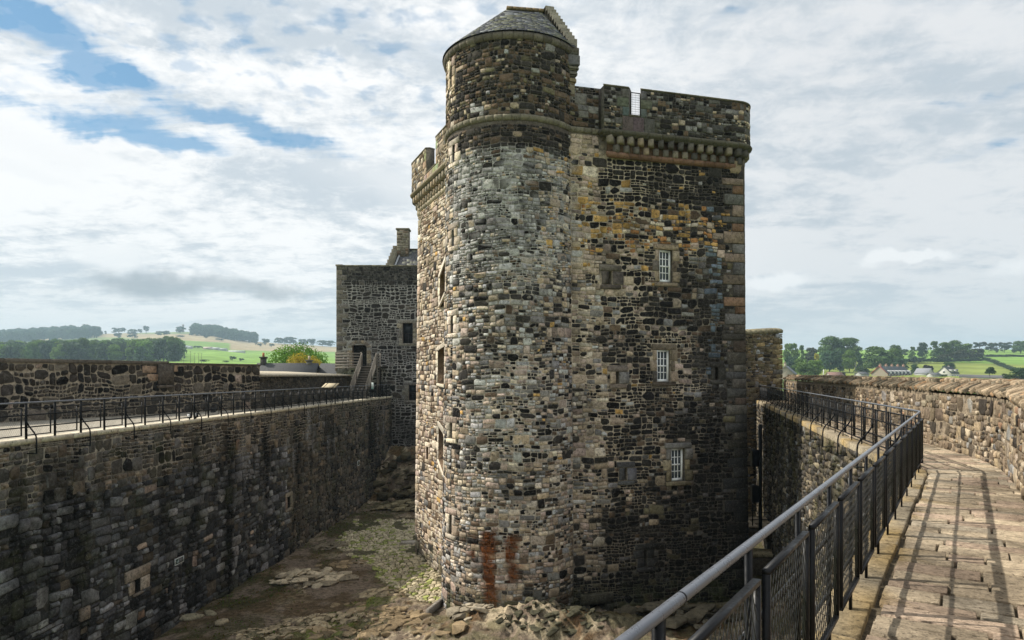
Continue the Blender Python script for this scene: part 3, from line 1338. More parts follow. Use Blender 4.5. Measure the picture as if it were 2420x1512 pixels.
palR = [(2, (0.24, 0.19, 0.14)), (2, (0.30, 0.24, 0.17)), (1, (0.15, 0.13, 0.11))]
palR3 = [(3, (0.36, 0.30, 0.19)), (1, (0.20, 0.19, 0.17))]
palS = [(2, (0.20, 0.17, 0.14)), (2, (0.33, 0.26, 0.19)), (1, (0.17, 0.165, 0.155))]
palG = [(1, (0.20, 0.20, 0.21)), (1, (0.16, 0.16, 0.165))]
palL = [(3, CRM), (2, BUF), (1, PNK)]
margins(ST, win_R[0], 0.9, palR)
margins(ST, win_R[1], 0.9, palR)
margins(ST, win_R[2], 1.05, palR3, 0.07)
margins(ST, slit_R[0], 1.45, palS)
margins(ST, slit_R[1], 1.3, palS)
margins(ST, slit_R[2], 1.0, [(1, (0.075, 0.07, 0.06))], 0.03)
margins(ST, slit_R[3], 1.25, palG)
margins(ST, slit_R[4], 1.4, [(1, (0.085, 0.083, 0.08))], 0.04)
margins(ST, hearth, 1.0, [(1, (0.15, 0.135, 0.10))], 0.10, lint=(0.35, 0.42))
for h in win_L:
    margins(ST, h, 1.0, [(1, (0.62, 0.55, 0.44))], 0.014, lint=(.2, .24), sill=(.12, .16))
margins(ST, slit_L[0], 0.8, palL, 0.012)
for h in slit_T:
    margins(ST, h, 1.15, palL, 0.035)

# corner stones
v = -0.9
k = 0
while v < 18.7:
    h = 0.30 + 0.26 * ST.rng.random()
    h = min(h, 18.75 - v)
    ext = 0.22 * min(1, max(0, (20 - v) / 20))
    ln = (0.95 if k % 2 else 0.52) * (0.85 + 0.3 * ST.rng.random())
    pal = ([(2, (0.20, 0.155, 0.115)), (1.2, (0.23, 0.14, 0.09)), (1.2, (0.16, 0.155, 0.145)), (1, (0.12, 0.105, 0.09))] if v > 12 else [(2, (0.13, 0.115, 0.095)), (1, (0.17, 0.125, 0.09)), (1.4, (0.085, 0.08, 0.075))]) if v > 7 else [(3, (0.055, 0.054, 0.053)), (1, (0.08, 0.07, 0.055))]
    if v < 3:
        pal = [(1, (0.032, 0.03, 0.028))]
    ST.rect(uB - ln, uB + ext, v, v + h, pick(ST.rng, pal), 0.05, 'quoin', j=0.02, jit=0.015)
    mh.append((uB - ln, uB + 0.6, v, v + h))
    v += h
    k += 1
v = -0.9
k = 0
while v < 18.7:
    h = min(0.28 + 0.2 * ST.rng.random(), 18.75 - v)
    ln = (0.62 if k % 2 else 0.36) * (0.85 + 0.3 * ST.rng.random())
    ST.rect(uC - 0.03, uC + ln, v, v + h, pick(ST.rng, palL), 0.04, 'quoin', j=0.02)
    mh.append((uC - 0.2, uC + ln, v, v + h))
    v += h
    k += 1

hl = holes_main + mh
uM = uE + (uF - uE) * 0.38
ST.coursed(uC, uE + 0.25, -0.9, 19.15, 0.20, 0.026, tower_stone_col, (0.012, 0.05), holes=hl, irr=.2)
ST.coursed(uE + 0.25, uM, -0.9, 19.95, 0.17, 0.022, tower_stone_col, (0.012, 0.045), holes=hl, irr=.2)
ST.coursed(uM, uF, -0.9, 19.95, 0.158, 0.024, tower_stone_col, (0.008, 0.038), holes=hl, irr=.3, big=.22)
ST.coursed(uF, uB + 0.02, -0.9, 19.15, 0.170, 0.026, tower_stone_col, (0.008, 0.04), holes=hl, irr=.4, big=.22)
u1418 = TW.u_at(1418)
ST.coursed(uF, u1418, 19.15, 20.05, 0.2, 0.024, lambda u, v, r, rad: pick(r, [(3, BUF), (2, PNK), (1, OCH), (1, CRM), (1, DK)]), (0.012, 0.03), irr=.2)
ST.finish(tower, M['tower_stone'], stain_shade_tower, limit=300, origin=T_ORG)

# ---- drum above the string course
G0 = CC * 0 + np.array([2.62, 30.5 + 0.268 * (2.62 - 10.3)])
arcD = [tuple(CC + RR * np.array([cos(a), sin(a)])) for a in np.linspace(radians(128), aF, 64)]
Gb = G0 + LV * 6.3
DR = Path(arcD + [tuple(G0)], 0)
u1352 = DR.L
DRALL = Path([tuple(Gb)] + arcD + [tuple(G0), tuple(Gb)], 0)
Z_EAVE = 23.45
dh = [(DR.u_at(1066) - 0.1, DR.u_at(1066) + 0.1, 22.95, 23.05)]
ud = DR.u_at(1066)
dh = [(ud - 0.1, ud + 0.1, DR.v_at(ud, 200), DR.v_at(ud, 157.8))]


def mortar_drum(U, V):
    n = fbm(U * 6, V * 6, seed=11)[:, None]
    return np.array([0.15, 0.13, 0.11]) * (0.6 + 0.8 * n)


core(DR, 0, DR.L, 20.0, Z_EAVE + 0.05, mortar_drum, M['masonry'], tower, 'turret_core', dh, origin=T_ORG, step=0.15)
SD = Stones(DR, 5)
mh2 = []
for side in (-1, 1):
    for kk in range(3):
        a = dh[0][0] - 0.28 if side < 0 else dh[0][1]
        SD.rect(a, a + 0.28, dh[0][2] + kk * .4 - .1, dh[0][2] + kk * .4 + .3, pick(SD.rng, palL), 0.03, 'margin_stone')
        mh2.append((a, a + 0.28, dh[0][2] - .1, dh[0][2] + 1.1))


def drum_col(u, v, r, rad):
    f = u / DR.L
    if f < 0.42:
        return pick(r, [(2.2, BRN), (2, DK), (3, BUF), (2, OLV), (1, CRM)])
    return pick(r, [(5, DK), (4, BRN), (2.4, BLK), (1.3, OLV), (0.8, BUF), (0.5, LGR), (0.3, PNK)])


SD.coursed(0.3, DR.L, 20.36, Z_EAVE - .1, 0.20, 0.022, drum_col, (0.015, 0.045), holes=mh2 + dh, irr=.42, big=.25, aspect=.85)
SD.finish(tower, M['tower_stone'], None, limit=60, origin=T_ORG)
gb_ = MB()
P3 = lambda p, z: (float(p[0]), float(p[1]), z)
gb_.poly([P3(G0, 20), P3(Gb, 20), P3(Gb, Z_EAVE), P3(G0, Z_EAVE)], [(0, 1, 2, 3)], (0.14, 0.12, 0.10))
s0 = arcD[0]
gb_.poly([P3(Gb, 20), P3(s0, 20), P3(s0, Z_EAVE), P3(Gb, Z_EAVE)], [(0, 1, 2, 3)], (0.14, 0.12, 0.10))
gb_.build('turret_back_wall', M['masonry'], tower, T_ORG)

# eaves band and string courses
mb = MB()
EV = Path(arcD + [tuple(G0 + RD * 0.12)], 0)
n_ev = 26
for i in range(n_ev):
    a, b = EV.L * i / n_ev, EV.L * (i + 1) / n_ev
    g = random.uniform(.75, 1.25)
    c = (0.16 * g, 0.14 * g, 0.115 * g)
    strip(mb, EV, a + .006, b - .006, [(0.0, Z_EAVE - .14), (0.06, Z_EAVE - .13), (0.14, Z_EAVE - .01), (0.14, Z_EAVE + .12), (0.0, Z_EAVE + .12)], c, 0.12)
mb.build('eaves_course', M['dressed'], tower, T_ORG)
mb = MB()
uS0, uS1 = uE + 0.05, u1418
n_s = 30
for i in range(n_s):
    a, b = uS0 + (uS1 - uS0) * i / n_s, uS0 + (uS1 - uS0) * (i + 1) / n_s
    g = random.uniform(.8, 1.2)
    c = (0.20 * g, 0.18 * g, 0.135 * g)
    strip(mb, TW, a + .005, b - .005, [(0.0, 20.10), (0.04, 20.11), (0.10, 20.18), (0.11, 20.26), (0.09, 20.32), (0.0, 20.34)], c, 0.12)
mb.build('string_course', M['dressed'], tower, T_ORG)

# wall between turret and first merlon
uG = TW.u_at(1352)
mb = MB()
strip(mb, TW, uG - 0.6, u1418 + 0.1, [(-0.5, 20.2), (0, 20.2), (0, 22.05), (-0.5, 22.05)], (0.15, 0.13, 0.11), 0.2)
mb.build('parapet_core', M['masonry'], tower, T_ORG)
SP = Stones(TW, 8)
SP.coursed(uG, u1418, 20.36, 22.05, 0.19, 0.022, lambda u, v, r, rad: pick(r, [(4, DK), (2, GRY), (2, BRN), (1, BLK)]), (0.015, 0.04))
SP.finish(tower, M['masonry'], None, limit=12, origin=T_ORG)

# ---- corbelled parapet, right
Pm = TW(u1418, 10, 0)[:2]
off = 0.36
foot = np.array([9.9, 30.5 + 0.268 * (9.9 - 10.3)])
TRc = foot + RN * (off - 1.0)
a0 = atan2(RN[1], RN[0])
arcR = [tuple(TRc + np.array([cos(a0 + t), sin(a0 + t)])) for t in np.linspace(0, radians(170), 26)]
PR = Path([tuple(Pm), tuple(Pm + RN * off)] + arcR, 0)
uR0 = off
# ---- and left
nL = LN / np.hypot(*LN)
footL = np.array([-3.24 - 0.425 * (38.6 - 33.9), 38.6])
TLc = footL + nL * (0.39 - 0.95)
aL = atan2(nL[1], nL[0])
arcL = [tuple(TLc + 0.95 * np.array([cos(aL + t), sin(aL + t)])) for t in np.linspace(radians(-165), 0, 26)]
endL = circ_hit(footL + nL * 0.39, LD, False) + LD * 0.15
PL = Path(arcL + [tuple(endL)], 0)

pal_par = [(4, DK), (2.5, (0.10, 0.095, 0.085)), (2, GRY), (1.6, BRN), (1.2, BLK), (0.6, BUF)]
pal_tur = [(3, BUF), (2, GRY), (2, BRN), (1, CRM), (1.5, DK)]
pal_pl = [(3, BUF), (2, (0.25, 0.2, 0.14)), (2, BRN), (1, CRM), (1.5, GRY)]


def parapet(S, cren, zsill, ztop, pal, seed, tcol, utur, nper, side):
    """cren = (u0,u1) of the opening; solid wall with coping, rubble face, dressed margins and tabling"""
    L = S.L
    segs = [(uR0 if side else 0.0, cren[0], ztop), (cren[0], cren[1], zsill), (cren[1], L, ztop - (0.0 if side else 0.0))]
    mb = MB()
    for a, b, zt in segs:
        strip(mb, S, a, b, [(-0.45, 20.0), (0, 20.0), (0, zt), (-0.45, zt)], (0.13, 0.12, 0.10), 0.15)
    if side:
        strip(mb, S, 0, uR0, [(-0.45, 20.0), (0, 20.0), (0, ztop), (-0.45, ztop)], (0.13, 0.12, 0.10), 0.15)
    mb.build('parapet_core', M['masonry'], tower, T_ORG)
    s = Stones(S, seed)
    hs = []
    for u0, sg in ((cren[0], -1), (cren[1], 1)):
        v = zsill
        k = 0
        while v < ztop - 0.05:
            h = min(0.38, ztop - v)
            ln = (0.55 if k % 2 else 0.3)
            a, b = (u0 - ln, u0) if sg < 0 else (u0, u0 + ln)
            s.rect(a, b, v, v + h, tuple(q * random.uniform(.8, 1.2) for q in tcol), 0.03, 'margin_stone')
            hs.append((a, b, v, v + h))
            v += h
            k += 1
    u = cren[0] - 0.3
    while u < cren[1] + 0.3:
        s.rect(u, u + 0.5, 20.2, zsill, tuple(q * random.uniform(.8, 1.15) for q in tcol), 0.03, 'margin_stone')
        hs.append((u, u + .5, 20.2, zsill))
        u += 0.5
    cf = lambda u, v, r, rad: pick(r, pal if (u < utur[0] or u > utur[1]) else pal_tur)
    s.coursed(uR0 + 0.02 if side else 0.0, L, 20.24, ztop - 0.02, 0.16, 0.02, cf, (0.012, 0.035), irr=.3, wave=.02, holes=hs + [(cren[0], cren[1], zsill, 30)])
    s.finish(tower, M['masonry'], None, limit=40, origin=T_ORG)
    # coping
    mb = MB()
    for a, b, zt in segs:
        n = max(1, int((b - a) / 0.55))
        for i in range(n):
            g = random.uniform(.75, 1.2)
            strip(mb, S, a + (b - a) * i / n + .004, a + (b - a) * (i + 1) / n - .004, [(-0.47, zt), (0.05, zt), (0.05, zt + 0.06), (-0.2, zt + 0.10), (-0.47, zt + 0.06)], (0.15 * g, 0.135 * g, 0.10 * g), 0.15)
    mb.build('coping', M['dressed'], tower, T_ORG)
    # string moulding under the parapet, table between the corbels
    mb = MB()
    a0_, n = (0.0 if side else 0.0), int(L / 0.6)
    for i in range(n):
        g = random.uniform(.8, 1.2)
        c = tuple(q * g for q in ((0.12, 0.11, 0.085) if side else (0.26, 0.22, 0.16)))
        strip(mb, S, L * i / n + .004, L * (i + 1) / n - .004, [(-0.2, 20.02), (0.0, 20.02), (0.09, 20.08), (0.12, 20.15), (0.08, 20.22), (0.0, 20.24), (-0.2, 20.24)], c, 0.12)
    mb.build('string_moulding', M['dressed'], tower, T_ORG)


uc0, uc1 = PR.u_at(1486), PR.u_at(1513)
parapet(PR, (uc0, uc1), 20.84, 22.0, pal_par, 61, (0.13, 0.125, 0.115), (float(PR.s[2]), PR.L), 0, True)
ul0, ul1 = PL.u_at(1007), PL.u_at(1030)
parapet(PL, (ul0, ul1), 20.55, 21.9, pal_pl, 62, (0.36, 0.30, 0.21), (0, float(PL.s[25])), 0, False)


def corbel_mesh(name, proj, h, w, col):
    prof = [(0, 0)]
    prof = [(0.0, h), (proj, h), (proj, h * 0.18), (proj * 0.92, 0.0), (0.0, 0.0)]
    m = MB()
    n = len(prof)
    pts = [(-w / 2, -d, z) for d, z in prof] + [(w / 2, -d, z) for d, z in prof]
    F = [tuple(reversed(range(n))), tuple(n + i for i in range(n))] + [(i, (i + 1) % n, n + (i + 1) % n, n + i) for i in range(n)]
    m.poly(pts, F, col)
    loops, starts, q = [], [], 0
    for f in m.f:
        starts.append(q)
        loops += f
        q += len(f)
    me = raw_mesh(name, np.array([tuple(p) for p in m.v]), loops, starts, np.array(m.c))
    me.materials.append(M['dressed'])
    return me


cm = {}
for nm, c in (('a', (0.26, 0.225, 0.17)), ('b', (0.16, 0.145, 0.12)), ('c', (0.33, 0.26, 0.18)), ('d', (0.10, 0.092, 0.08))):
    cm[nm] = (corbel_mesh('corbel', 0.48, 0.30, 0.235, c), corbel_mesh('corbel', 0.29, 0.29, 0.235, c))


def corbels(S, ua, ub, keys, r_in=0.36, spacing=0.49):
    n = int(round((ub - ua) / spacing))
    for i in range(n):
        for row in (0, 1):
            u = ua + (ub - ua) * (i + 0.28 + row * 0.5) / n
            if u > ub:
                continue
            x, y, nx, ny = [float(q) for q in S.plan(u)]
            ob = link('corbel', cm[random.choice(keys)][row], None, tower)
            dd = r_in + 0.13
            ob.location = (x - nx * dd - T_ORG[0], y - ny * dd - T_ORG[1], (19.68 if row == 0 else 19.36) - T_ORG[2])
            ob.rotation_euler = (0, 0, atan2(ny, nx) + pi / 2)


corbels(PR, uR0 + 0.1, float(PR.s[2]) - 0.1, 'aabbcd')
corbels(PR, float(PR.s[2]) - 0.1, PR.L * 0.93, 'aabd', spacing=0.44)
corbels(PL, float(PL.s[25]), PL.L - 0.1, 'aac')
corbels(PL, PL.L * 0 + 0.4, float(PL.s[25]), 'aab', spacing=0.44)

# table wall behind and the lower bands, turret rolls
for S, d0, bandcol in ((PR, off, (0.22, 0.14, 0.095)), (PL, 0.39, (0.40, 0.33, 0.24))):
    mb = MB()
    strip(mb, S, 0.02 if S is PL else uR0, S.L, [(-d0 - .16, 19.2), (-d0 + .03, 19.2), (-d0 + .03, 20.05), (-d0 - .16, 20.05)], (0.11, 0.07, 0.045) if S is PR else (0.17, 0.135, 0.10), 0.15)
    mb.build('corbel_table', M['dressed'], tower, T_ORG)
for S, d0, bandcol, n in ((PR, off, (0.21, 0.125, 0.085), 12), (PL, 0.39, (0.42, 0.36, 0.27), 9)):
    a, b = (uR0, float(S.s[2])) if S is PR else (float(S.s[25]), S.L)
    mb = MB()
    for i in range(n):
        g = random.uniform(.7, 1.25)
        strip(mb, S, a + (b - a) * i / n + .004, a + (b - a) * (i + 1) / n - .004, [(-d0 - .1, 19.15), (-d0 + .03, 19.15), (-d0 + .12, 19.25), (-d0 + .12, 19.36), (-d0 - .1, 19.36)], tuple(q * g for q in bandcol), 0.15)
    mb.build('corbel_band', M['dressed'], tower, T_ORG)


def ringset(c, R, name, base_col, corner):
    mb = MB()
    prof = [(R + .0, 19.36), (R * .82, 19.22), (R * .86, 19.12), (R * .80, 19.0), (R * .60, 18.93), (R * .66, 18.84), (R * .58, 18.72), (R * .40, 18.66), (R * .40, 18.52), (0.05, 18.3)]
    prof = [(R * .9, 19.5)] + prof[1:]
    n = 28
    # rings slide towards the wall corner as they shrink
    pts = []
    for rr, z in prof:
        k = 1 - rr / R
        cc = c + (corner - c) * min(1, k * 1.15)
        for i in range(n):
            a = 2 * pi * i / n
            pts.append((cc[0] + rr * cos(a), cc[1] + rr * sin(a), z))
    F = []
    for j in range(len(prof) - 1):
        for i in range(n):
            F.append((j * n + i, j * n + (i + 1) % n, (j + 1) * n + (i + 1) % n, (j + 1) * n + i))
    mb.poly(pts, F, base_col)
    mb.build(name, M['dressed'], tower, T_ORG, smooth=False)


ringset(TRc, 1.0 * 0.80, 'turret_corbelling', (0.30, 0.235, 0.155), ptB - RD * 0.28 - RN * 0.30)
ringset(TLc, 0.95 * 0.80, 'turret_corbelling', (0.36, 0.31, 0.23), ptC + LD * 0.28 - nL * 0.30)

# ---- remaining faces, parapets and flat roof behind the battlements
ptD = ptB + np.array([-4.6, 11.0])
back = MB()
bp0 = TW(uBe, 0, 0)[:2]
bt0 = TW(uBe, 20, 0)[:2] - RD * 0.2
for (p, q, p2, q2) in ((bp0, ptD, bt0, ptD), (ptD, ptC, ptD, ptC)):
    back.poly([P3(p, -1.2), P3(q, -1.2), P3(q2, 20.2), P3(p2, 20.2)], [(0, 1, 2, 3)], (0.16, 0.13, 0.10))
    d = (np.array(q2) - np.array(p2))
    nn = np.array([d[1], -d[0]]) / np.hypot(*d)
    back.poly([P3(p2, 20.0), P3(q2, 20.0), P3(q2, 21.8), P3(p2, 21.8), P3(p2 - nn * .4, 20.0), P3(q2 - nn * .4, 20.0), P3(q2 - nn * .4, 21.8), P3(p2 - nn * .4, 21.8)],
              [(0, 1, 2, 3), (4, 7, 6, 5), (3, 2, 6, 7), (0, 3, 7, 4), (1, 5, 6, 2)], (0.16, 0.13, 0.10))
ptFm = ptF
back.poly([P3(bt0, 20.18), P3(ptD, 20.18), P3(ptC, 20.18), P3(ptE, 20.18), P3(CC + np.array([0, -2.5]), 20.18), P3(ptF, 20.18)], [(0, 1, 2, 3, 4, 5)], (0.14, 0.14, 0.14))
back.build('rear_wall', M['masonry'], tower, T_ORG)

# ---- cap-house roof: slates on a half-cone running into a short ridge
apex = np.array([-0.25, 31.15, 26.66])
gtop = np.array([*(G0 + LV * 3.15 - RD * 0.25), 26.66])
EVp = Path(arcD + [tuple(G0)], 0)
uMid = float(EVp.s[int(64 * 0.62)])


def roof_pt(U, T, D):
    U, T, D = np.broadcast_arrays(np.asarray(U, float), np.asarray(T, float), np.asarray(D, float))
    x, y, nx, ny = EVp.plan(U)
    e = np.stack([x + nx * .18, y + ny * .18, np.full_like(x, Z_EAVE + 0.13)], -1)
    k = np.clip((U - uMid) / (EVp.L - uMid), 0, 1)[..., None]
    g = apex + (gtop - apex) * k
    p = e + (g - e) * T[..., None]
    s = (g - e)
    hn = np.hypot(s[..., 0], s[..., 1])
    n3 = np.stack([-s[..., 0] / hn * s[..., 2], -s[..., 1] / hn * s[..., 2], hn], -1)
    n3 /= np.linalg.norm(n3, axis=-1)[..., None]
    return p + n3 * D[..., None]


mb = MB()
us = np.linspace(0, EVp.L, 60)
for i in range(59):
    q = [roof_pt(us[i], 0, 0), roof_pt(us[i + 1], 0, 0), roof_pt(us[i + 1], 1, 0), roof_pt(us[i], 1, 0)]
    mb.poly([x.tolist() for x in q], [(0, 1, 2, 3)], (0.05, 0.05, 0.055))
e0 = roof_pt(0, 0, 0).tolist()
gbk = (*(Gb - RD * 0.25), Z_EAVE + .13)
mb.poly([apex.tolist(), gtop.tolist(), gbk, e0], [(0, 1, 2, 3)], (0.06, 0.06, 0.065))
roof = mb.build('roof', M['slate'], tower, T_ORG)
SL = Stones(roof_pt, 77)
rows = 25
rr_ = SL.rng
for k in range(rows):
    t0, t1 = k / rows * .985, (k + 1.25) / rows * .985
    t1 = min(t1, 0.995)
    u = 0.1 + rr_.random() * .2
    while u < EVp.L - 0.45:
        loc = 1 - (k / rows) * (0.97 if u < uMid else 0.97 - 0.55 * (u - uMid) / (EVp.L - uMid))
        w = (0.17 + 0.1 * rr_.random()) / max(loc, 0.06)
        u2 = min(u + w, EVp.L - 0.40)
        g = 0.75 + 0.6 * rr_.random()
        col = (0.075 * g, 0.08 * g, 0.088 * g)
        if rr_.random() < 0.42 - 0.3 * abs(k / rows - .35):
            col = (0.14 * g, 0.145 * g, 0.105 * g)
        if rr_.random() < 0.12:
            col = (0.20 * g, 0.21 * g, 0.215 * g)
        SL.rect(u, u2, t0, t1, col, 0.014 + 0.008 * rr_.random(), 'slate', j=0.004, jit=0.002, base=0.002)
        # upper edge tucks under the next row
        SL.D[-1][:] = SL.D[-1] * 1.0
        u = u2
# tilt each slate: lower edge stands proud of the one below
for i in range(len(SL.D)):
    tt = SL.V[i]
    f = (tt - tt.min()) / max(1e-6, tt.max() - tt.min())
    SL.D[i] = SL.D[i] + (1 - f) * 0.018
SL.finish(tower, M['slate'], None, limit=300, origin=T_ORG, stuffname='small_slates', solo=())
mb = MB()
for i in range(6):
    a = apex + (gtop - apex) * i / 6
    b = apex + (gtop - apex) * (i + .97) / 6
    mb.bar(a + np.array([0, 0, .06]), b + np.array([0, 0, .06]), 0.26, 0.12, (0.23, 0.17, 0.10))
mb.build('ridge_stone', M['dressed'], tower, T_ORG)

# crow-stepped gable
gx = G0 + RD * 0.0
mb = MB()
for (p, q, z0, z1) in ((G0, G0 + LV * 3.15, Z_EAVE, 26.5), (Gb, G0 + LV * 3.15, Z_EAVE, 26.5)):
    A, B_ = np.array(p), np.array(q)
    A2, B2 = A - RD * .42, B_ - RD * .42
    mb.poly([P3(A, 20.2), P3(B_, 20.2), P3(B_, z1), P3(A, z0 + .05), P3(A2, 20.2), P3(B2, 20.2), P3(B2, z1), P3(A2, z0 + .05)],
            [(0, 1, 2, 3), (7, 6, 5, 4), (3, 2, 6, 7), (0, 3, 7, 4)], (0.17, 0.15, 0.12))
mb.build('gable_wall', M['masonry'], tower, T_ORG)
nst = 11
for sgn in (0, 1):
    for i in range(nst):
        s = (i + 0.5) / nst * 3.15
        p = (G0 + LV * s) if sgn == 0 else (Gb - LV * s)
        zt = Z_EAVE + 0.40 + 3.12 * (i + 0.6) / nst
        mb = MB()
        g = random.uniform(.8, 1.2)
        Mx = Matrix.Translation((0, 0, 0)) @ Matrix.Rotation(atan2(RD[1], RD[0]), 4, 'Z')
        mb.box((0, 0, 0), (0.42, 3.15 / nst - .006, 0.62), M=Mx, col=(0.30 * g, 0.275 * g, 0.21 * g), bev=0.015)
        o = mb.build('crow_step', M['dressed'], tower)
        c = p - RD * 0.10
        o.location = (c[0] - T_ORG[0], c[1] - T_ORG[1], zt - 0.31 - T_ORG[2])
# skew-putt corner, corbelled out with two rolls
mb = MB()
ry = atan2(RD[1], RD[0])
for (z0, z1, ou, col) in ((22.86, 23.3, .16, (.17, .165, .155)), (23.3, 23.62, .13, (.16, .155, .12)), (22.66, 22.85, .13, (.19, .175, .12)), (22.42, 22.66, .08, (.15, .14, .11)),
                          (22.12, 22.4, .04, (.26, .21, .12)), (21.6, 22.12, .0, (.24, .21, .14))):
    ln = 0.95 if z0 > 22.8 else (1.15 if z0 > 22.4 else 0.8 if z0 > 22.1 else 0.4)
    c = G0 + RD * (ou - ln / 2 + 0.03) + RN * (ou * .45 - 0.2)
    mb.box((c[0], c[1], (z0 + z1) / 2), (ln, 0.5, z1 - z0 - .01), rz=ry, col=col, bev=0.03 if z0 > 22.84 else 0.07)
mb.build('corner_block', M['dressed'], tower, T_ORG)


# ---- sash windows
def sash_window(S, h, parent, org, inset=0.14, cols=3, rows=4, fr=0.045, col=(0.88, 0.89, 0.88)):
    u0, u1, v0, v1 = h
    uc = (u0 + u1) / 2
    x, y, nx, ny = [float(q) for q in S.plan(uc)]
    d = float(S.batter * max(0, S.vref - v0)) - inset
    w, hh = (u1 - u0), (v1 - v0)
    rz = atan2(ny, nx) + pi / 2
    m = MB()
    b = 0.075
    m.box((-w / 2 + b / 2, 0, hh / 2), (b, 0.10, hh), col=col)
    m.box((w / 2 - b / 2, 0, hh / 2), (b, 0.10, hh), col=col)
    m.box((0, 0, hh - b / 2), (w - 2 * b - .002, 0.10, b), col=col)
    m.box((0, 0, b * .7), (w - 2 * b - .002, 0.12, b * 1.4), col=col)
    m.box((0, -0.012, hh / 2), (w - 2 * b - .002, 0.06, b * .8), col=col)
    fo = m.build('window', M['white_paint'], parent)
    fo.location = (x + nx * d - org[0], y + ny * d - org[1], v0 - org[2])
    fo.rotation_euler = (0, 0, rz)
    m = MB()
    iw = w - 2 * b
    z0, z1 = b * 1.4, hh - b
    t = 0.034
    for i in range(1, cols):
        m.box((-iw / 2 + iw * i / cols, 0, (z0 + z1) / 2), (t, 0.045, z1 - z0), col=col)
    for j in range(1, rows):
        if j * 2 != rows:
            m.box((0, 0.001, z0 + (z1 - z0) * j / rows), (iw, 0.043, t), col=col)
    m.build('glazing_bars', M['white_paint'], fo)
    m = MB()
    pw, ph = iw / cols - t, (z1 - z0) / rows - t
    m.box((0, 0, 0), (pw + .01, 0.008, ph + .01), col=(0.03, 0.03, 0.03))
    p0 = m.build('pane', M['glass'], fo)
    for i in range(cols):
        for j in range(rows):
            p = p0 if (i == 0 and j == 0) else p0.copy()
            if p is not p0:
                COL.objects.link(p)
                p.parent = fo
            p.location = (-iw / 2 + iw * (i + .5) / cols, 0.012, z0 + (z1 - z0) * (j + .5) / rows)
            p.rotation_euler = (random.uniform(-.03, .03), 0, random.uniform(-.03, .03))
    return fo


for h in win_R:
    sash_window(TW, h, tower, T_ORG)
for h in win_L:
    sash_window(TW, h, tower, T_ORG, inset=0.24)

# iron grille in the crenel
g0 = PR(uc0 + 0.02, 20.86, -0.2)
g1 = PR(uc1 - 0.02, 20.86, -0.2)
mb = MB()
gz = 21.92
z0 = 20.94
A0, A1 = Vector((*g0[:2], 0)), Vector((*g1[:2], 0))
for s in (0.06, 0.94):
    p = A0.lerp(A1, s)
    mb.bar((p.x, p.y, z0), (p.x, p.y, gz), 0.035, 0.035)
for z in (z0 + .04, gz):
    p, q = A0.lerp(A1, .06), A0.lerp(A1, .94)
    mb.bar((p.x, p.y, z), (q.x, q.y, z), 0.03, 0.03)
for i in range(1, 6):
    p = A0.lerp(A1, .06 + .88 * i / 6)
    mb.bar((p.x, p.y, z0), (p.x, p.y, gz), 0.008, 0.008)
for i in range(1, 10):
    z = z0 + (gz - z0) * i / 10
    p, q = A0.lerp(A1, .06), A0.lerp(A1, .94)
    mb.bar((p.x, p.y, z), (q.x, q.y, z), 0.008, 0.008)
o = mb.build('crenel_grille', M['iron'])
tag(o, 'black iron mesh grille closing the gap in the tower battlements', 'grille')

# stone spout on the right face
us_, vs_ = TW.uv(1689, 515)
x, y, nx, ny = [float(q) for q in TW.plan(us_)]
mb = MB()
mb.tube([(x - nx * .1, y - ny * .1, vs_), (x + nx * .42, y + ny * .42, vs_ - .06)], [0.13, 0.11], 10, (0.12, 0.12, 0.125))
mb.build('water_spout', M['dressed'], tower, T_ORG)
# small sign on the turret foot
us_, vs_ = TW.uv(1171.5, 1386.5)


def plaque(S, px, py, w, h, name, label, lines):
    u = S.u_at(px)
    v = S.v_at(u, py)
    x, y, nx, ny = [float(q) for q in S.plan(u)]
    d = float(S.batter * max(0, S.vref - v)) + 0.06
    t = thing(name, label, 'sign', (x + nx * d, y + ny * d, v), atan2(ny, nx) + pi / 2)
    m = MB()
    m.box((0, 0, 0), (w - .02, 0.012, h - .02), col=(0.05, 0.075, 0.065))
    m.build('panel', M['plain'], t)
    m = MB()
    b = h * .09
    m.box((0, -.004, h / 2 - b / 2), (w, .02, b), col=(.7, .72, .7))
    m.box((0, -.004, -h / 2 + b / 2), (w, .02, b), col=(.7, .72, .7))
    m.box((-w / 2 + b / 2, -.004, 0), (b, .02, h - 2 * b), col=(.7, .72, .7))
    m.box((w / 2 - b / 2, -.004, 0), (b, .02, h - 2 * b), col=(.7, .72, .7))
    m.build('frame', M['white_paint'], t)
    m = MB()
    for (lx, lz, lw, lh) in lines:
        m.box((lx * w, -.008, lz * h), (lw * w, .004, lh * h), col=(.45, .52, .5))
    m.build('text_lines', M['plain'], t)
    return t


plaque(TW, 1171.5, 1447, 0.22, 0.13, 'wall_sign', 'tiny dark sign with white border low on the round turret beside the rust streak', [(-.15, 0, .2, .25), (.15, 0, .3, .12)])

# ================================================================== LEFT SIDE
LZ = 8.14


def lx(z):
    return 0.085 * z - 15.7


LC = Path([(lx(16), 16), (lx(60.6), 60.6)], batter=0.0, vref=8.0)
lcurt = thing('curtain_wall', 'long dark curtain wall with iron railing along its top on the courtyard side', 'wall', (lx(40), 40, 0))
L_ORG = (lx(40), 40, 0)
loopA = hole(317, 331, 1368, 1399, LC)
loopB = hole(677, 685, 1174, 1200, LC)


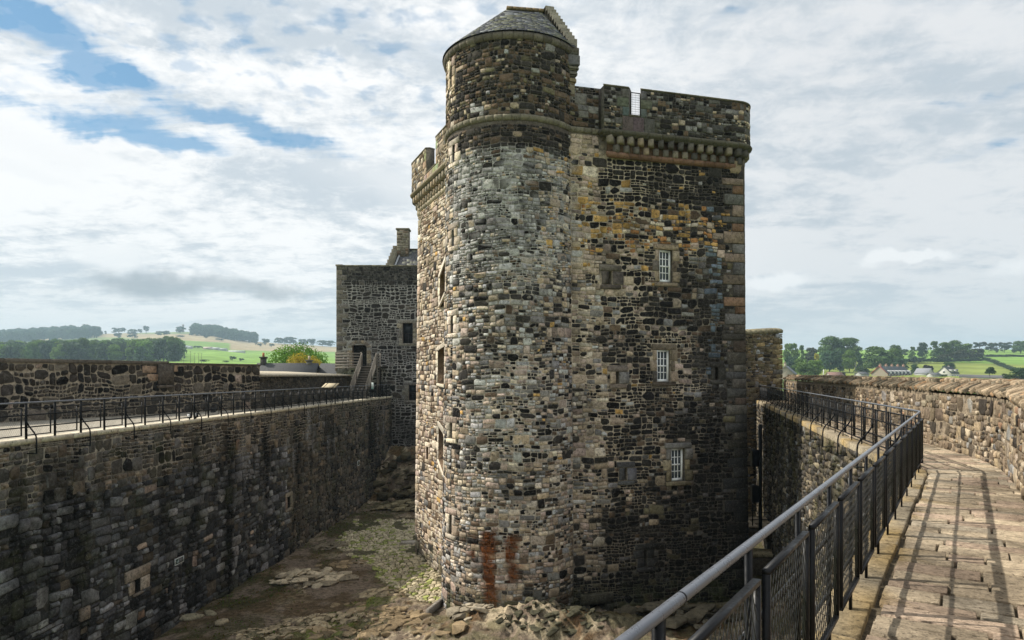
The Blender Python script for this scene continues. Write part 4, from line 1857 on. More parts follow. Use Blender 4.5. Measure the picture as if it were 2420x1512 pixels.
def mortar_left(U, V):
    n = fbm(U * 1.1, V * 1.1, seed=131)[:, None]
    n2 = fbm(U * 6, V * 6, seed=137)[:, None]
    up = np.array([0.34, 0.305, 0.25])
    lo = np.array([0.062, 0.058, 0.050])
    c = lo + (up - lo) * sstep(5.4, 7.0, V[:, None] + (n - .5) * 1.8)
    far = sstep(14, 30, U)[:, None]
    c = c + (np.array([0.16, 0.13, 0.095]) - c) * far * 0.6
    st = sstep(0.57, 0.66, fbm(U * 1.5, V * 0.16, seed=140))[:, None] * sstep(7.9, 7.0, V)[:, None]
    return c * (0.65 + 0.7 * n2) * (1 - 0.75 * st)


def stain_left(U, V, C):
    st = sstep(0.56, 0.66, fbm(U * 1.5, V * 0.16, seed=140)) * sstep(7.9, 7.0, V)
    dr = np.zeros_like(U)
    for uu, w in ((LC.u_at(540), .3), (LC.u_at(625), .35), (LC.u_at(385), .35), (LC.u_at(700), .6), (LC.u_at(880), 1.6)):
        dr = np.maximum(dr, np.exp(-((U - uu) / w) ** 2) * sstep(7.7, 7.2, V) * sstep(0.5, 5.5, V + vnoise(U * 3, V * .4, seed=6) * 2))
    k = np.clip(1 - 0.6 * st - 0.85 * dr * (.5 + vnoise(U * 5, V * .8, seed=16)), 0.06, 1)
    C = C * k[:, None]
    lime = (sstep(0.66, 0.74, fbm(U * 2.2, V * 0.35, seed=151)) * sstep(3.0, 6.5, V) * 0.6)[:, None]
    C = C * (1 - lime) + lime * np.array([0.32, 0.32, 0.33])
    m = (sstep(0.60, 0.72, fbm(U * 1.5, V * 1.5, seed=155)) * 0.35)[:, None]
    return C * (1 - m) + m * np.array([0.075, 0.08, 0.035])


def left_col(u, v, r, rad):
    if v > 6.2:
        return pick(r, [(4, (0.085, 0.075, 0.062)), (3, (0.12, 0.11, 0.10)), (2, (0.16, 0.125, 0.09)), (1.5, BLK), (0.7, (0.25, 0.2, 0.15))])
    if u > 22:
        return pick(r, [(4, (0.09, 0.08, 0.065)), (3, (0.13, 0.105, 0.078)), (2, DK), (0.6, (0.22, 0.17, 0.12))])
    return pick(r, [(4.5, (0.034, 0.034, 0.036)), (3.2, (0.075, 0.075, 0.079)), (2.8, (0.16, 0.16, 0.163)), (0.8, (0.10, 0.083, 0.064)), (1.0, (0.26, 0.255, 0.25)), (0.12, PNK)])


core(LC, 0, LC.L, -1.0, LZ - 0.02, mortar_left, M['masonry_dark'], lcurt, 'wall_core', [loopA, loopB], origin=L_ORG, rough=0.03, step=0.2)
SLC = Stones(LC, 33)
mh = []
palW = [(2, (0.33, 0.28, 0.22)), (1, (0.26, 0.22, 0.18)), (1, (0.36, 0.27, 0.22))]
margins(SLC, loopA, 1.5, palW, 0.05, lint=(0.55, 0.42), sill=(0.1, 0.12))
margins(SLC, loopB, 0.8, palW, 0.05)
for (px, py, w, h, c) in ((184, 1151, .55, .42, (0.36, 0.29, 0.22)), (198, 1450, .5, .45, (0.34, 0.28, 0.22)), (560, 1050, .35, .5, (0.2, 0.13, 0.09)), (332, 1452, .35, .3, (0.3, 0.2, 0.14))):
    u = LC.u_at(px)
    v_ = LC.v_at(u, py)
    SLC.rect(u - w / 2, u + w / 2, v_ - h / 2, v_ + h / 2, c, 0.05, 'margin_stone')
    mh.append((u - w / 2, u + w / 2, v_ - h / 2, v_ + h / 2))
SLC.coursed(0, LC.L, 6.1, LZ - 0.14, 0.21, 0.034, left_col, (0.015, 0.05), holes=[], tilt=0.02, irr=.4, aspect=.85, big=.25)
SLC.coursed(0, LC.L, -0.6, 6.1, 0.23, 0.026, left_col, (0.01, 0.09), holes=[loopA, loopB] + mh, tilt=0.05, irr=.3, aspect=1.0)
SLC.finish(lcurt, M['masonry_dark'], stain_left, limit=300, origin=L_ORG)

# edge slabs of the wall walk
r = np.random.default_rng(3)
u = 0.0
while u < LC.L - 0.2:
    w = 0.8 + 0.7 * r.random()
    w = min(w, LC.L - u)
    mb = MB()
    g = 0.85 + 0.3 * r.random()
    strip(mb, LC, u + .006, u + w - .006, [(-0.45, LZ - .13), (0.06, LZ - .13), (0.07, LZ - .02), (0.05, LZ + .012), (-0.45, LZ + .012)], (0.60 * g, 0.54 * g, 0.42 * g), 0.5)
    mb.build('edge_slab', M['coping'], lcurt, L_ORG)
    u += w

# wall walk floor
pa0, pa1 = np.array([-22.0, 23.0]), np.array([-14.0, 37.9])
lb_end = np.array([-13.2, 60.0])
mb = MB()
poly = [(lx(16) - .4, 16), (lx(60.6) - .4, 60.6), (-14.0, 60.6), (-15.4, 38.5), (-26, 22), (-26, 16)]
mb.poly([(x, y, LZ) for x, y in poly], [tuple(range(len(poly)))], (0.38, 0.35, 0.29))
o = mb.build('wall_walk_floor', M['paving'])
tag(o, kind='structure')

# ---- outer parapet
pd = (pa1 - pa0) / np.hypot(*(pa1 - pa0))
PW = Path([tuple(pa0), tuple(pa1)], 0)
ZP = 10.5
opar = thing('parapet_wall', 'outer parapet wall of big dark boulders set in pale mortar behind the left walkway', 'wall', (-18, 30, LZ))
P_ORG = (-18, 30, LZ)


def mortar_par(U, V):
    n2 = fbm(U * 6, V * 6, seed=237)[:, None]
    return np.array([0.33, 0.285, 0.22]) * (0.6 + 0.8 * n2)


core(PW, 0, PW.L, LZ - 0.1, ZP, mortar_par, M['masonry_dark'], opar, 'wall_core', [], origin=P_ORG, rough=0.025, step=0.2)
SPW = Stones(PW, 44)
SPW.coursed(0, PW.L, LZ, ZP - 0.02, 0.27, 0.045,
         lambda u, v, r, rad: pick(r, [(5, (0.046, 0.040, 0.034)), (3, (0.08, 0.068, 0.054)), (2, BLK), (1, (0.15, 0.13, 0.105)), (0.25, PNK)]), (0.02, 0.07), tilt=0.03, irr=.5, aspect=.72, big=.42, wave=.06)
ub = PW.u_at(386)
for du, w, zz in ((-.75, .7, 10.1), (-.6, .55, 9.72), (.55, .35, 10.15)):
    SPW.rect(ub + du - w / 2, ub + du + w / 2, zz, zz + .34, (0.34, 0.24, 0.165), 0.09, 'margin_stone')
SPW.finish(opar, M['masonry_dark'], None, limit=300, origin=P_ORG)
u = 0.0
while u < PW.L - .1:
    w = min(0.9 + 0.8 * r.random(), PW.L - u)
    mb = MB()
    g = 0.8 + .4 * r.random()
    dz = 0.06 if u < ub else 0.0
    strip(mb, PW, u + .006, u + w - .006, [(-0.75, ZP), (0.08, ZP), (0.09, ZP + .07), (0.06, ZP + .1 + dz), (-0.75, ZP + .1 + dz)], (0.12 * g, 0.105 * g, 0.085 * g), 0.5)
    mb.build('coping_slab', M['coping'], opar, P_ORG)
    u += w
mb = MB()
strip(mb, PW, ub - .35, ub + .45, [(0.02, 9.55), (0.16, 9.55), (0.16, ZP + .02), (0.02, ZP + .02)], (0.10, 0.085, 0.07), 0.2)
strip(mb, PW, ub - .4, ub + .45, [(0.02, 9.38), (0.24, 9.38), (0.24, 9.52), (0.02, 9.52)], (0.12, 0.10, 0.08), 0.2)
strip(mb, PW, 0, PW.L, [(-0.75, LZ - 6), (-0.7, LZ - 6), (-0.7, ZP - .01), (-0.75, ZP - .01)], (0.10, 0.085, 0.07), 1.0)
strip(mb, PW, PW.L - .05, PW.L - .01, [(-0.74, LZ), (-0.02, LZ), (-0.02, ZP - .01), (-0.74, ZP - .01)], (0.10, 0.085, 0.07), 1.0)
mb.build('buttress', M['masonry_dark'], opar, P_ORG)

# ---- low flat-roofed range beyond
LBw = Path([(-14.05, 38.0), (-13.45, 57.0)], 0)
lowb = thing('low_range', 'low stone range with a sloping pale flagged roof between parapet and gatehouse', 'building', (-14, 46, LZ))
B_ORG = (-14, 46, LZ)
core(LBw, 0, LBw.L, LZ - .1, 9.92, lambda U, V: np.array([0.10, 0.088, 0.07]) * (0.5 + fbm(U * 5, V * 5, seed=12))[:, None], M['masonry_dark'], lowb, 'wall', [], origin=B_ORG, step=0.3)
slb = Stones(LBw, 9)
slb.coursed(0, LBw.L, LZ, 9.9, 0.18, 0.02, lambda u, v, r, rad: pick(r, [(5, (0.05, 0.044, 0.036)), (3, (0.085, 0.07, 0.052)), (1, (0.13, 0.11, 0.085))]), (0.01, 0.035))
slb.finish(lowb, M['masonry_dark'], None, limit=0, origin=B_ORG)
u = 0.0
while u < LBw.L - .1:
    w = min(1.1 + .6 * r.random(), LBw.L - u)
    mb = MB()
    g = 0.9 + .2 * r.random()
    strip(mb, LBw, u + .008, u + w - .008, [(-5.5, 10.0), (-5.5, 10.30), (0.22, 10.02), (0.24, 9.92), (0.0, 9.9)], (0.40 * g, 0.36 * g, 0.28 * g), 0.6)
    mb.build('roof_slab', M['coping'], lowb, B_ORG)
    u += w

# ================================================================== GATEHOUSE
GH = Path([(-15.44, 60.0), (-4.5, 60.0)], 0)
gate = thing('gatehouse_block', 'square dark rubble gatehouse block with arched doorway, crow-stepped gable and chimney', 'building', (-10, 61, 0))
G_ORG = (-10, 61, 0)
gW1 = hole(951, 975, 763, 811, GH)
gW2 = hole(965, 984, 910, 946, GH)
gD = hole(832, 866, 815, 868, GH)
GTOP = 19.55


def gate_m(U, V):
    n2 = fbm(U * 6, V * 6, seed=337)[:, None]
    n = fbm(U * .6, V * .6, seed=339)[:, None]
    c = np.array([0.33, 0.32, 0.30]) * (0.4 + 1.2 * n2)
    k = np.clip(sstep(17.6, 18.6, V[:, None]) + sstep(.5, .62, n) * .4 + sstep(7.5, 5, V[:, None]) * .5, 0, 1)
    return c * (1 - 0.7 * k)


core(GH, 0, GH.L, -1, GTOP, gate_m, M['masonry_dark'], gate, 'wall', [gW1, gW2, gD], origin=G_ORG, step=0.2, depth=0.6)
SG = Stones(GH, 55)
mh = []
margins(SG, gW1, 1.4, [(1, (0.30, 0.26, 0.20)), (1, (0.22, 0.2, 0.17))], 0.03)
margins(SG, gW2, 1.6, [(1, (0.24, 0.22, 0.18)), (1, (0.16, 0.15, 0.13))], 0.03)
v = 0.0
k = 0
while v < GTOP - .1:
    h = min(.36 + .1 * SG.rng.random(), GTOP - v)
    ln = (1.0 if k % 2 else .55) * (.9 + .2 * SG.rng.random())
    SG.rect(0.0, ln, v, v + h, pick(SG.rng, [(2, (0.17, 0.155, 0.13)), (1, (0.22, 0.19, 0.15)), (1, (0.13, 0.12, 0.11))]), 0.03, 'quoin', j=.02)
    mh.append((0, ln, v, v + h))
    v += h
    k += 1
# arch stones of the doorway
du, dv = (gD[0] + gD[1]) / 2, gD[3]
rad0 = (gD[1] - gD[0]) / 2 * 1.12
for i in range(9):
    a0_, a1_ = radians(165 - i * 150 / 9), radians(165 - (i + 1) * 150 / 9 + 1.2)
    q = []
    for rr_, aa in ((rad0, a1_), (rad0 + .38, a1_), (rad0 + .38, a0_), (rad0, a0_)):
        q.append((du + rr_ * cos(aa), dv - .42 + rr_ * sin(aa) * .8))
    SG.add(q, pick(SG.rng, [(1, (0.25, 0.21, 0.16)), (1, (0.18, 0.16, 0.13))]), 0.04, 'margin_stone', soft=False)
for sd_ in (0, 1):
    for k in range(4):
        a = gD[0] - .42 if sd_ == 0 else gD[1]
        SG.rect(a, a + .42, gD[2] + k * .38, gD[2] + k * .38 + .38, pick(SG.rng, [(1, (0.27, 0.22, 0.15)), (1, (0.2, 0.17, 0.13))]), 0.03, 'margin_stone')
mh.append((gD[0] - .45, gD[1] + .45, gD[2] - .1, gD[3] + .35))


def gate_col(u, v, r, rad):
    if v > 18.3:
        return pick(r, [(3, DK), (2, (0.10, 0.092, 0.08)), (1, BLK)])
    if v < 4:
        return pick(r, [(3, BLK), (3, DK)])
    return pick(r, [(7, (0.022, 0.02, 0.019)), (3, (0.042, 0.037, 0.033)), (.6, (0.1, 0.09, 0.08))])


SG.coursed(0, GH.L * .75, 17.9, GTOP - .05, 0.19, 0.03, gate_col, (0.012, 0.035), holes=mh, irr=.2)
SG.coursed(0, GH.L * .75, 0, 17.9, 0.25, 0.065, gate_col, (0.012, 0.035), holes=[gW1, gW2, gD] + mh, irr=.6, wave=.05)
SG.finish(gate, M['masonry_dark'], None, limit=300, origin=G_ORG)
mb = MB()
for i in range(14):
    a, b = GH.L * i / 14, GH.L * (i + 1) / 14
    g = random.uniform(.8, 1.2)
    strip(mb, GH, a + .005, b - .005, [(-0.6, GTOP), (0.06, GTOP), (0.06, GTOP + .12), (-0.6, GTOP + .16)], (0.17 * g, 0.16 * g, 0.12 * g), 0.6)
mb.box((-15.3, 64.5, 10.0), (0.3, 8.4, 19.2), col=(0.1, 0.09, 0.08))
mb.box((-15.2, 64.5, GTOP + .1), (0.6, 9.1, .14), col=(0.15, 0.14, 0.11))
mb.box((-10, 69, 9.7), (11, .3, 19.3), col=(0.1, 0.09, 0.08))
mb.box((-10, 64.5, 18.6), (10.4, 8.6, .2), col=(0.1, 0.1, 0.1))
mb.build('parapet_coping', M['dressed'], gate, G_ORG)


def lattice_window(S, h, parent, org, name='window'):
    u0, u1, v0, v1 = h
    uc = (u0 + u1) / 2
    x, y, nx, ny = [float(q) for q in S.plan(uc)]
    w, hh = u1 - u0, v1 - v0
    m = MB()
    c = (0.05, 0.05, 0.052)
    for sx in (-1, 1):
        m.box((sx * (w / 2 - .03), 0, hh / 2), (.06, .07, hh), col=c)
    m.box((0, 0, hh - .03), (w - .12, .07, .06), col=c)
    m.box((0, 0, hh * .5), (w - .12, .08, .06), col=c)
    m.box((0, 0, .03), (w - .12, .07, .06), col=c)
    m.box((0, .002, hh * .25), (.05, .06, hh * .5 - .12), col=c)
    for k in range(-4, 8):
        a = Vector((-w / 2 + .06, 0, hh * .5 + k * .14))
        for sg in (1, -1):
            p0, p1 = [], None
            pts_ = []
            for s in np.linspace(0, w - .12, 14):
                z = a.z + sg * s * 1.25 + (0 if sg > 0 else .6)
                if hh * .5 + .03 < z < hh - .06:
                    pts_.append((-w / 2 + .06 + s, -.006, z))
            if len(pts_) > 1:
                m.bar(pts_[0], pts_[-1], .008, .012, c)
    fo = m.build(name, M['plain'], parent)
    fo.location = (x - org[0], y - ny * 0 + .3 - org[1], v0 - org[2])
    m = MB()
    m.box((0, .03, hh * .75 - .02), (w - .14, .01, hh * .5 - .08), col=(.03, .03, .03))
    m.build('pane', M['glass'], fo)
    m = MB()
    for sx in (-1, 1):
        m.box((sx * (w - .12) * .25, .03, hh * .25 + .02), ((w - .2) * .5, .01, hh * .5 - .1), col=(.012, .012, .013))
    m.build('shutter', M['plain'], fo)


lattice_window(GH, gW1, gate, G_ORG)
lattice_window(GH, gW2, gate, G_ORG)

# roof, crow steps and chimney behind the gatehouse wall
m = MB()
RZ, EZ = 22.45, 18.7
gxl = -11.45
yR, yE = 68.0, 64.0
m.poly([(gxl - .5, yE, EZ), (-4, yE, EZ), (-4, yR, RZ), (gxl + .25, yR, RZ)], [(0, 1, 2, 3)], (0.10, 0.10, 0.105))
m.poly([(-4, 72, EZ), (gxl, 72, EZ), (gxl + .25, yR, RZ), (-4, yR, RZ)], [(0, 1, 2, 3)], (0.10, 0.10, 0.105))
rf = m.build('roof', M['slate'], gate, G_ORG)


def groof(U, T, D):
    U, T, D = np.broadcast_arrays(np.asarray(U, float), np.asarray(T, float), np.asarray(D, float))
    y = yE + (yR - yE) * T
    z = EZ + (RZ - EZ) * T
    n = np.array([0, -(RZ - EZ), (yR - yE)]) / np.hypot(RZ - EZ, yR - yE)
    return np.stack([U + 0 * T, y + n[1] * D, z + n[2] * D], -1)


SR = Stones(groof, 3, simple=True)
for k in range(16):
    u = gxl + .2 + .2 * (k % 2)
    while u < -5:
        w = .28 + .12 * SR.rng.random()
        g = .7 + .7 * SR.rng.random()
        c = (0.10 * g, 0.10 * g, 0.105 * g) if SR.rng.random() < .75 else (0.2 * g, 0.2 * g, 0.16 * g)
        SR.add([(u + .005, k / 16), (u + w - .005, k / 16), (u + w - .005, (k + 1.1) / 16), (u + .005, (k + 1.1) / 16)], c, 0.03, 'stone', base=0.0, soft=False)
        u += w
SR.finish(gate, M['slate'], None, limit=0, origin=G_ORG, stuffname='slates')
m = MB()
m.bar((gxl - .1, yE, EZ + .12), (gxl + .5, yR, RZ + .12), .14, .10, (0.42, 0.43, 0.45))
m.bar((gxl + .4, yR, RZ + .06), (-4, yR, RZ + .06), .3, .12, (0.17, 0.15, 0.11))
m.build('lead_flashing', M['plain'], gate, G_ORG)
for i in range(9):
    s = (i + .5) / 9
    m = MB()
    g = random.uniform(.8, 1.2)
    m.box((0, 0, 0), (.55, .5, .75), col=(.21 * g, .19 * g, .14 * g), bev=.015)
    o = m.build('crow_step', M['dressed'], gate)
    o.location = (gxl - .55 + .5 * s + .0 - G_ORG[0], yE + (yR - yE) * s - G_ORG[1], EZ + (RZ - EZ) * s + .18)
m = MB()
m.poly([(gxl - .5, yE, 18), (gxl, yR, 18), (gxl, yR, RZ), (gxl - .5, yE, EZ)], [(0, 1, 2, 3)], (.15, .13, .1))
m.build('gable_wall', M['masonry'], gate, G_ORG)
# chimney in courses
chx, chy = -10.75, 67.6
zc = 21.6
ch = None
m = MB()
m.box((chx, chy, 22.9), (1.16, 1.0, 2.8), col=(0.2, 0.17, 0.13))
ch = m.build('chimney', M['masonry'], gate, G_ORG)
SCH = Stones(Path([(chx - .58, chy - .5), (chx + .58, chy - .5)]), 4, simple=True)
vv = 21.9
while vv < 24.15:
    hh_ = .22 + .1 * SCH.rng.random()
    uu = 0
    while uu < 1.1:
        w = min(.25 + .35 * SCH.rng.random(), 1.16 - uu)
        SCH.rect(uu, uu + w, vv, min(vv + hh_, 24.2), pick(SCH.rng, [(2, (0.27, 0.24, 0.18)), (1, (0.17, 0.15, 0.11)), (1, (0.23, 0.17, 0.12))]), 0.02, 'stone')
        uu += w
    vv += hh_
SCH.finish(ch, M['dressed'], None, limit=40, minpx=3, origin=G_ORG)
m = MB()
m.box((chx, chy, 24.36), (1.34, 1.2, .16), col=(0.2, 0.18, 0.12), bev=.02)
m.build('cap', M['dressed'], ch, G_ORG)

# ================================================================== WOODEN STAIR
stair = thing('wooden_stair', 'weathered timber stair with slatted balustrades climbing to the arched doorway', 'stairs', (-11.9, 55, LZ))
S_ORG = (-11.9, 55, LZ)
zt = 10.72
xt0, xt1 = -12.55, -11.35
ns = 13
for i in range(ns):
    s = (i + .5) / ns
    y = 53.0 + (56.9 - 53.0) * s
    z = LZ + (zt - LZ) * (i + 1) / ns
    m = MB()
    m.box((0, 0, 0), (1.12, .30, .05), col=(.2, .18, .15), bev=.006)
    o = m.build('tread', M['timber'], stair)
    o.location = ((xt0 + xt1) / 2 - S_ORG[0], y - S_ORG[1], z - .03 - S_ORG[2])
    m = MB()
    m.box((0, 0, 0), (1.12, .03, .16), col=(.2, .18, .15))
    o = m.build('riser', M['timber'], stair)
    o.location = ((xt0 + xt1) / 2 - S_ORG[0], y + .13 - S_ORG[1], z - .13 - S_ORG[2])
for x in (xt0, xt1):
    m = MB()
    m.bar((x, 52.9, LZ + .06), (x, 57.0, zt + .02), .06, .28, up=(0, 0, 1))
    m.build('stringer', M['timber'], stair, S_ORG)
    for k in range(5):
        dz = .30 + k * .18
        m = MB()
        m.bar((x, 52.9, LZ + dz), (x, 56.9, zt + dz), .03, .10)
        m.build('slat', M['timber'], stair, S_ORG)
    for yy in (53.0, 54.95, 56.9):
        zz = LZ + (zt - LZ) * (yy - 53) / 3.9
        m = MB()
        m.bar((x + .04, yy, zz - .1), (x + .04, yy, zz + 1.12), .09, .09)
        m.build('post', M['timber'], stair, S_ORG)
pf0, pf1 = -14.75, -11.0
for i in range(20):
    m = MB()
    m.box((0, 0, 0), (pf1 - pf0, .14, .04), col=(.2, .18, .15))
    o = m.build('plank', M['timber'], stair)
    o.location = ((pf0 + pf1) / 2 - S_ORG[0], 57.02 + i * .15 - S_ORG[1], zt - S_ORG[2])
for k in range(6):
    m = MB()
    m.box((0, 0, 0), (xt0 - pf0, .03, .11), col=(.2, .18, .15))
    o = m.build('slat', M['timber'], stair)
    o.location = ((xt0 + pf0) / 2 - S_ORG[0], 56.93 - S_ORG[1], zt - .1 + k * .235 - S_ORG[2])
for x, za, zb_ in ((pf0 + .05, zt - .4, zt + 1.2), ((pf0 + xt0) / 2, zt - .4, zt + 1.2), (xt0 - .05, zt - .4, zt + 1.2), (xt1 + .1, LZ, zt + 1.1), (pf1, LZ, zt + 1.1), (xt1 + .35, LZ, zt)):
    m = MB()
    m.bar((x, 57.0, za), (x, 57.0, zb_), .10, .10)
    m.build('post', M['timber'], stair, S_ORG)
m = MB()
m.bar((xt1 + .1, 57.0, LZ + .2), (pf1, 57.0, zt - .1), .06, .12)
m.build('brace', M['timber'], stair, S_ORG)
for k in range(4):
    m = MB()
    m.bar((xt1 + .05, 56.95, zt + .25 + k * .22), (pf1, 56.95, zt + .25 + k * .22), .03, .1)
    m.build('slat', M['timber'], stair, S_ORG)

# ================================================================== RIGHT SIDE
RZD = 8.37


def rx_far(y):
    return 0.276 * y + 3.79


def rx_near(y):
    return 0.667 * y - 0.81


cornerR = (7.05, 11.8)
# retaining wall below the right walk
RC = Path([(rx_far(45.0) - .14, 45.0), (cornerR[0] - .13, cornerR[1]), (rx_near(3.0) - .1, 3.0)], 0)
rcurt = thing('curtain_wall', 'curtain wall under the right-hand walkway, facing the tower across a dark gap', 'wall', (10, 25, 0))
RC_ORG = (10, 25, 0)


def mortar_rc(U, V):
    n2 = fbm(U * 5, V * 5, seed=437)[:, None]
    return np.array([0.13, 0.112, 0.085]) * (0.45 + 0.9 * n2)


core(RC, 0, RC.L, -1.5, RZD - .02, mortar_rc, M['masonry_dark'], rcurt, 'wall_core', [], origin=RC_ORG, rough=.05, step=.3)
SRC = Stones(RC, 66)
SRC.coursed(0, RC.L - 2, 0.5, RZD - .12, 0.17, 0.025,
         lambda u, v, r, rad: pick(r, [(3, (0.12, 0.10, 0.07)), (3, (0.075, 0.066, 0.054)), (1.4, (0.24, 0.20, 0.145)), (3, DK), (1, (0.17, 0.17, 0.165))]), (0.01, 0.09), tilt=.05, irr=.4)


def stain_rc(U, V, C):
    k = 1 - 0.6 * sstep(0.50, 0.62, fbm(U * .9, V * .12, seed=501))
    m = (sstep(0.55, 0.7, fbm(U * 1.1, V * 1.1, seed=502)) * .4)[:, None]
    C = C * k[:, None]
    return C * (1 - m) + m * np.array([0.12, 0.11, 0.04])


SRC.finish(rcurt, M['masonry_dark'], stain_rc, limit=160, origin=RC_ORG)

# walkway
RW = Path([(rx_near(-3.0), -3.0), (rx_near(10.6), 10.6), (6.84, 11.45), (7.18, 12.25), (rx_far(13.4), 13.4), (rx_far(45.0), 45.0)], 0)


def walk(U, V, D):
    """U across (to the right of the rail), V along, D up"""
    U, V, D = np.broadcast_arrays(np.asarray(U, float), np.asarray(V, float), np.asarray(D, float))
    x, y, nx, ny = RW.plan(V)
    return np.stack([x + nx * U, y + ny * U, RZD + D], -1)


mb = MB()
vs = np.linspace(0, RW.L, 90)
for i in range(89):
    q = [walk(-0.16, vs[i], -.035), walk(2.1, vs[i], -.035), walk(2.1, vs[i + 1], -.035), walk(-0.16, vs[i + 1], -.035)]
    q2 = [walk(-0.16, vs[i], -.035), walk(-0.16, vs[i + 1], -.035), walk(-0.16, vs[i + 1], -.30), walk(-0.16, vs[i], -.30)]
    mb.poly([p.tolist() for p in q], [(0, 1, 2, 3)], (0.115, 0.095, 0.065))
    mb.poly([p.tolist() for p in q2], [(0, 1, 2, 3)], (0.16, 0.13, 0.09))
path_o = mb.build('walkway', M['paving'])
tag(path_o, kind='structure')
FS = Stones(walk, 88)
rr = FS.rng
v = 0.0
while v < RW.L - .1:
    d = 0.17 + 0.16 * rr.random()
    if v > 22:
        d *= 1.35
    d = min(d, RW.L - v)
    skew = (rr.random() - .5) * .05
    u = 0.15 + (rr.random() - .5) * .05
    while u < 1.8:
        w = 0.26 + 0.6 * rr.random()
        if u + w > 1.6:
            w = 1.95 - u
        g = 0.82 + 0.36 * rr.random()
        tint = rr.random()
        c = (0.47 * g, 0.385 * g, 0.275 * g) if tint < .55 else ((0.46 * g, 0.355 * g, 0.265 * g) if tint < .8 else (0.38 * g, 0.325 * g, 0.245 * g))
        jj = lambda a: (rr.random() - .5) * a
        n_e = max(2, int(w / .13))
        bot = [(u + w * k / n_e + (0.008 if k == 0 else -0.008 if k == n_e else 0), v + skew + 0.011 + jj(.018)) for k in range(n_e + 1)]
        topp = [(u + w * k / n_e + (0.008 if k == 0 else -0.008 if k == n_e else 0) + jj(.01), v + d + skew - 0.011 + jj(.018)) for k in range(n_e, -1, -1)]
        FS.add(bot + topp, c, 0.002 + 0.009 * rr.random(), 'stone', base=-.05, soft=False, tilt=0.005, bevel=.010)
        u += w
    v += d
v = 0.0
while v < RW.L - .1:
    d = min(0.45 + 0.4 * rr.random(), RW.L - v)
    g = 0.85 + 0.3 * rr.random()
    FS.rect(-0.20, 0.13, v, v + d, (0.34 * g, 0.29 * g, 0.21 * g), 0.008, 'kerb_stone', j=.02, jit=.012, base=-.16)
    v += d


def stain_walk(U, V, C):
    n = fbm(U * 1.6, V * 1.6, seed=601)
    n2 = fbm(U * 3.5, V * 3.5, seed=602)
    k = 1 - .5 * sstep(.5, .62, n) * (.4 + .9 * fbm(U * 9, V * 9, seed=603))
    C = C * k[:, None]
    y = ((U < .18) * sstep(.48, .62, n2) * .6)[:, None]
    C = C * (1 - y) + y * np.array([0.50, 0.34, 0.12])
    d = (np.exp(-((U - .17) / .12) ** 2) * sstep(.4, .6, n2) * .6)[:, None]
    return C * (1 - d) + d * np.array([0.07, 0.06, 0.045])


FS.finish(path_o, M['paving'], stain_walk, limit=300, piece='flagstone', stuffname='far_flagstones')

# parapet on the right
ppts = [(17.9, 45.0), (9.94, 16.5), (9.47, 14.8), (8.98, 12.95), (8.2, 11.3), (7.0, 9.36), (3.42, 4.0), (1.5, 1.1), (-0.5, -1.9)]
# round the corners a little
pp = np.array(ppts)
fine_ = [pp[0]]
for i in range(1, len(pp) - 1):
    fine_ += [pp[i] * .8 + pp[i - 1] * .2 if i > 1 else pp[i] * .97 + pp[i - 1] * .03, pp[i] * .8 + pp[i + 1] * .2]
fine_.append(pp[-1])
PRW = Path([tuple(q) for q in fine_], 0)
ZC = RZD + 1.20
rpar = thing('parapet_wall', 'curving rubble parapet wall with slanting flat coping stones beside the sunlit walkway', 'wall', (10, 18, RZD))
RP_ORG = (10, 18, RZD)
uvis = PRW.L - 9.0


def mortar_rp(U, V):
    n2 = fbm(U * 7, V * 7, seed=537)[:, None]
    return np.array([0.27, 0.22, 0.16]) * (0.5 + 0.9 * n2)


core(PRW, 0, PRW.L, RZD - .1, ZC + .02, mortar_rp, M['masonry'], rpar, 'wall_core', [], origin=RP_ORG, rough=.03, step=.15)
SPR = Stones(PRW, 99)
pal_rp = [(4, (0.34, 0.265, 0.18)), (3, (0.25, 0.195, 0.14)), (2.4, (0.15, 0.12, 0.088)), (1.4, (0.44, 0.37, 0.28)), (1, (0.25, 0.24, 0.225)), (1.4, (0.07, 0.06, 0.05)), (.4, (0.30, 0.19, 0.12))]
SPR.coursed(0, uvis, RZD, ZC - .02, 0.125, 0.020, lambda u, v, r, rad: pick(r, pal_rp), (0.004, 0.030), tilt=.02, irr=.45, wave=.03, big=.25)


def stain_rp(U, V, C):
    k = 1 - .6 * sstep(0.47, 0.62, fbm(U * .35, V * 1.1, seed=701)) * sstep(uvis - 10, uvis - 20, U)
    k = k * (1 - .35 * sstep(.5, .68, fbm(U * 1.7, V * 1.7, seed=702)))
    return C * k[:, None]


SPR.finish(rpar, M['masonry'], stain_rp, limit=300, origin=RP_ORG)


def cop(U, W, D):
    """coping bed: W runs from the inner edge (0) up over the crown (0.55) and down the far side"""
    U, W, D = np.broadcast_arrays(np.asarray(U, float), np.asarray(W, float), np.asarray(D, float))
    x, y, nx, ny = PRW.plan(np.clip(U, 0, PRW.L))
    inw = -W + .04
    z = ZC + 0.22 * (1 - ((W - .5) / .56) ** 2) + np.clip(.15 - .0028 * U, 0.02, 1)
    sl = -2 * (W - .5) / .56 ** 2 * .22
    q = np.sqrt(1 + sl * sl)
    return np.stack([x + nx * (inw + 0 * D) + nx * D * sl / q, y + ny * inw + ny * D * sl / q, z + D / q], -1)


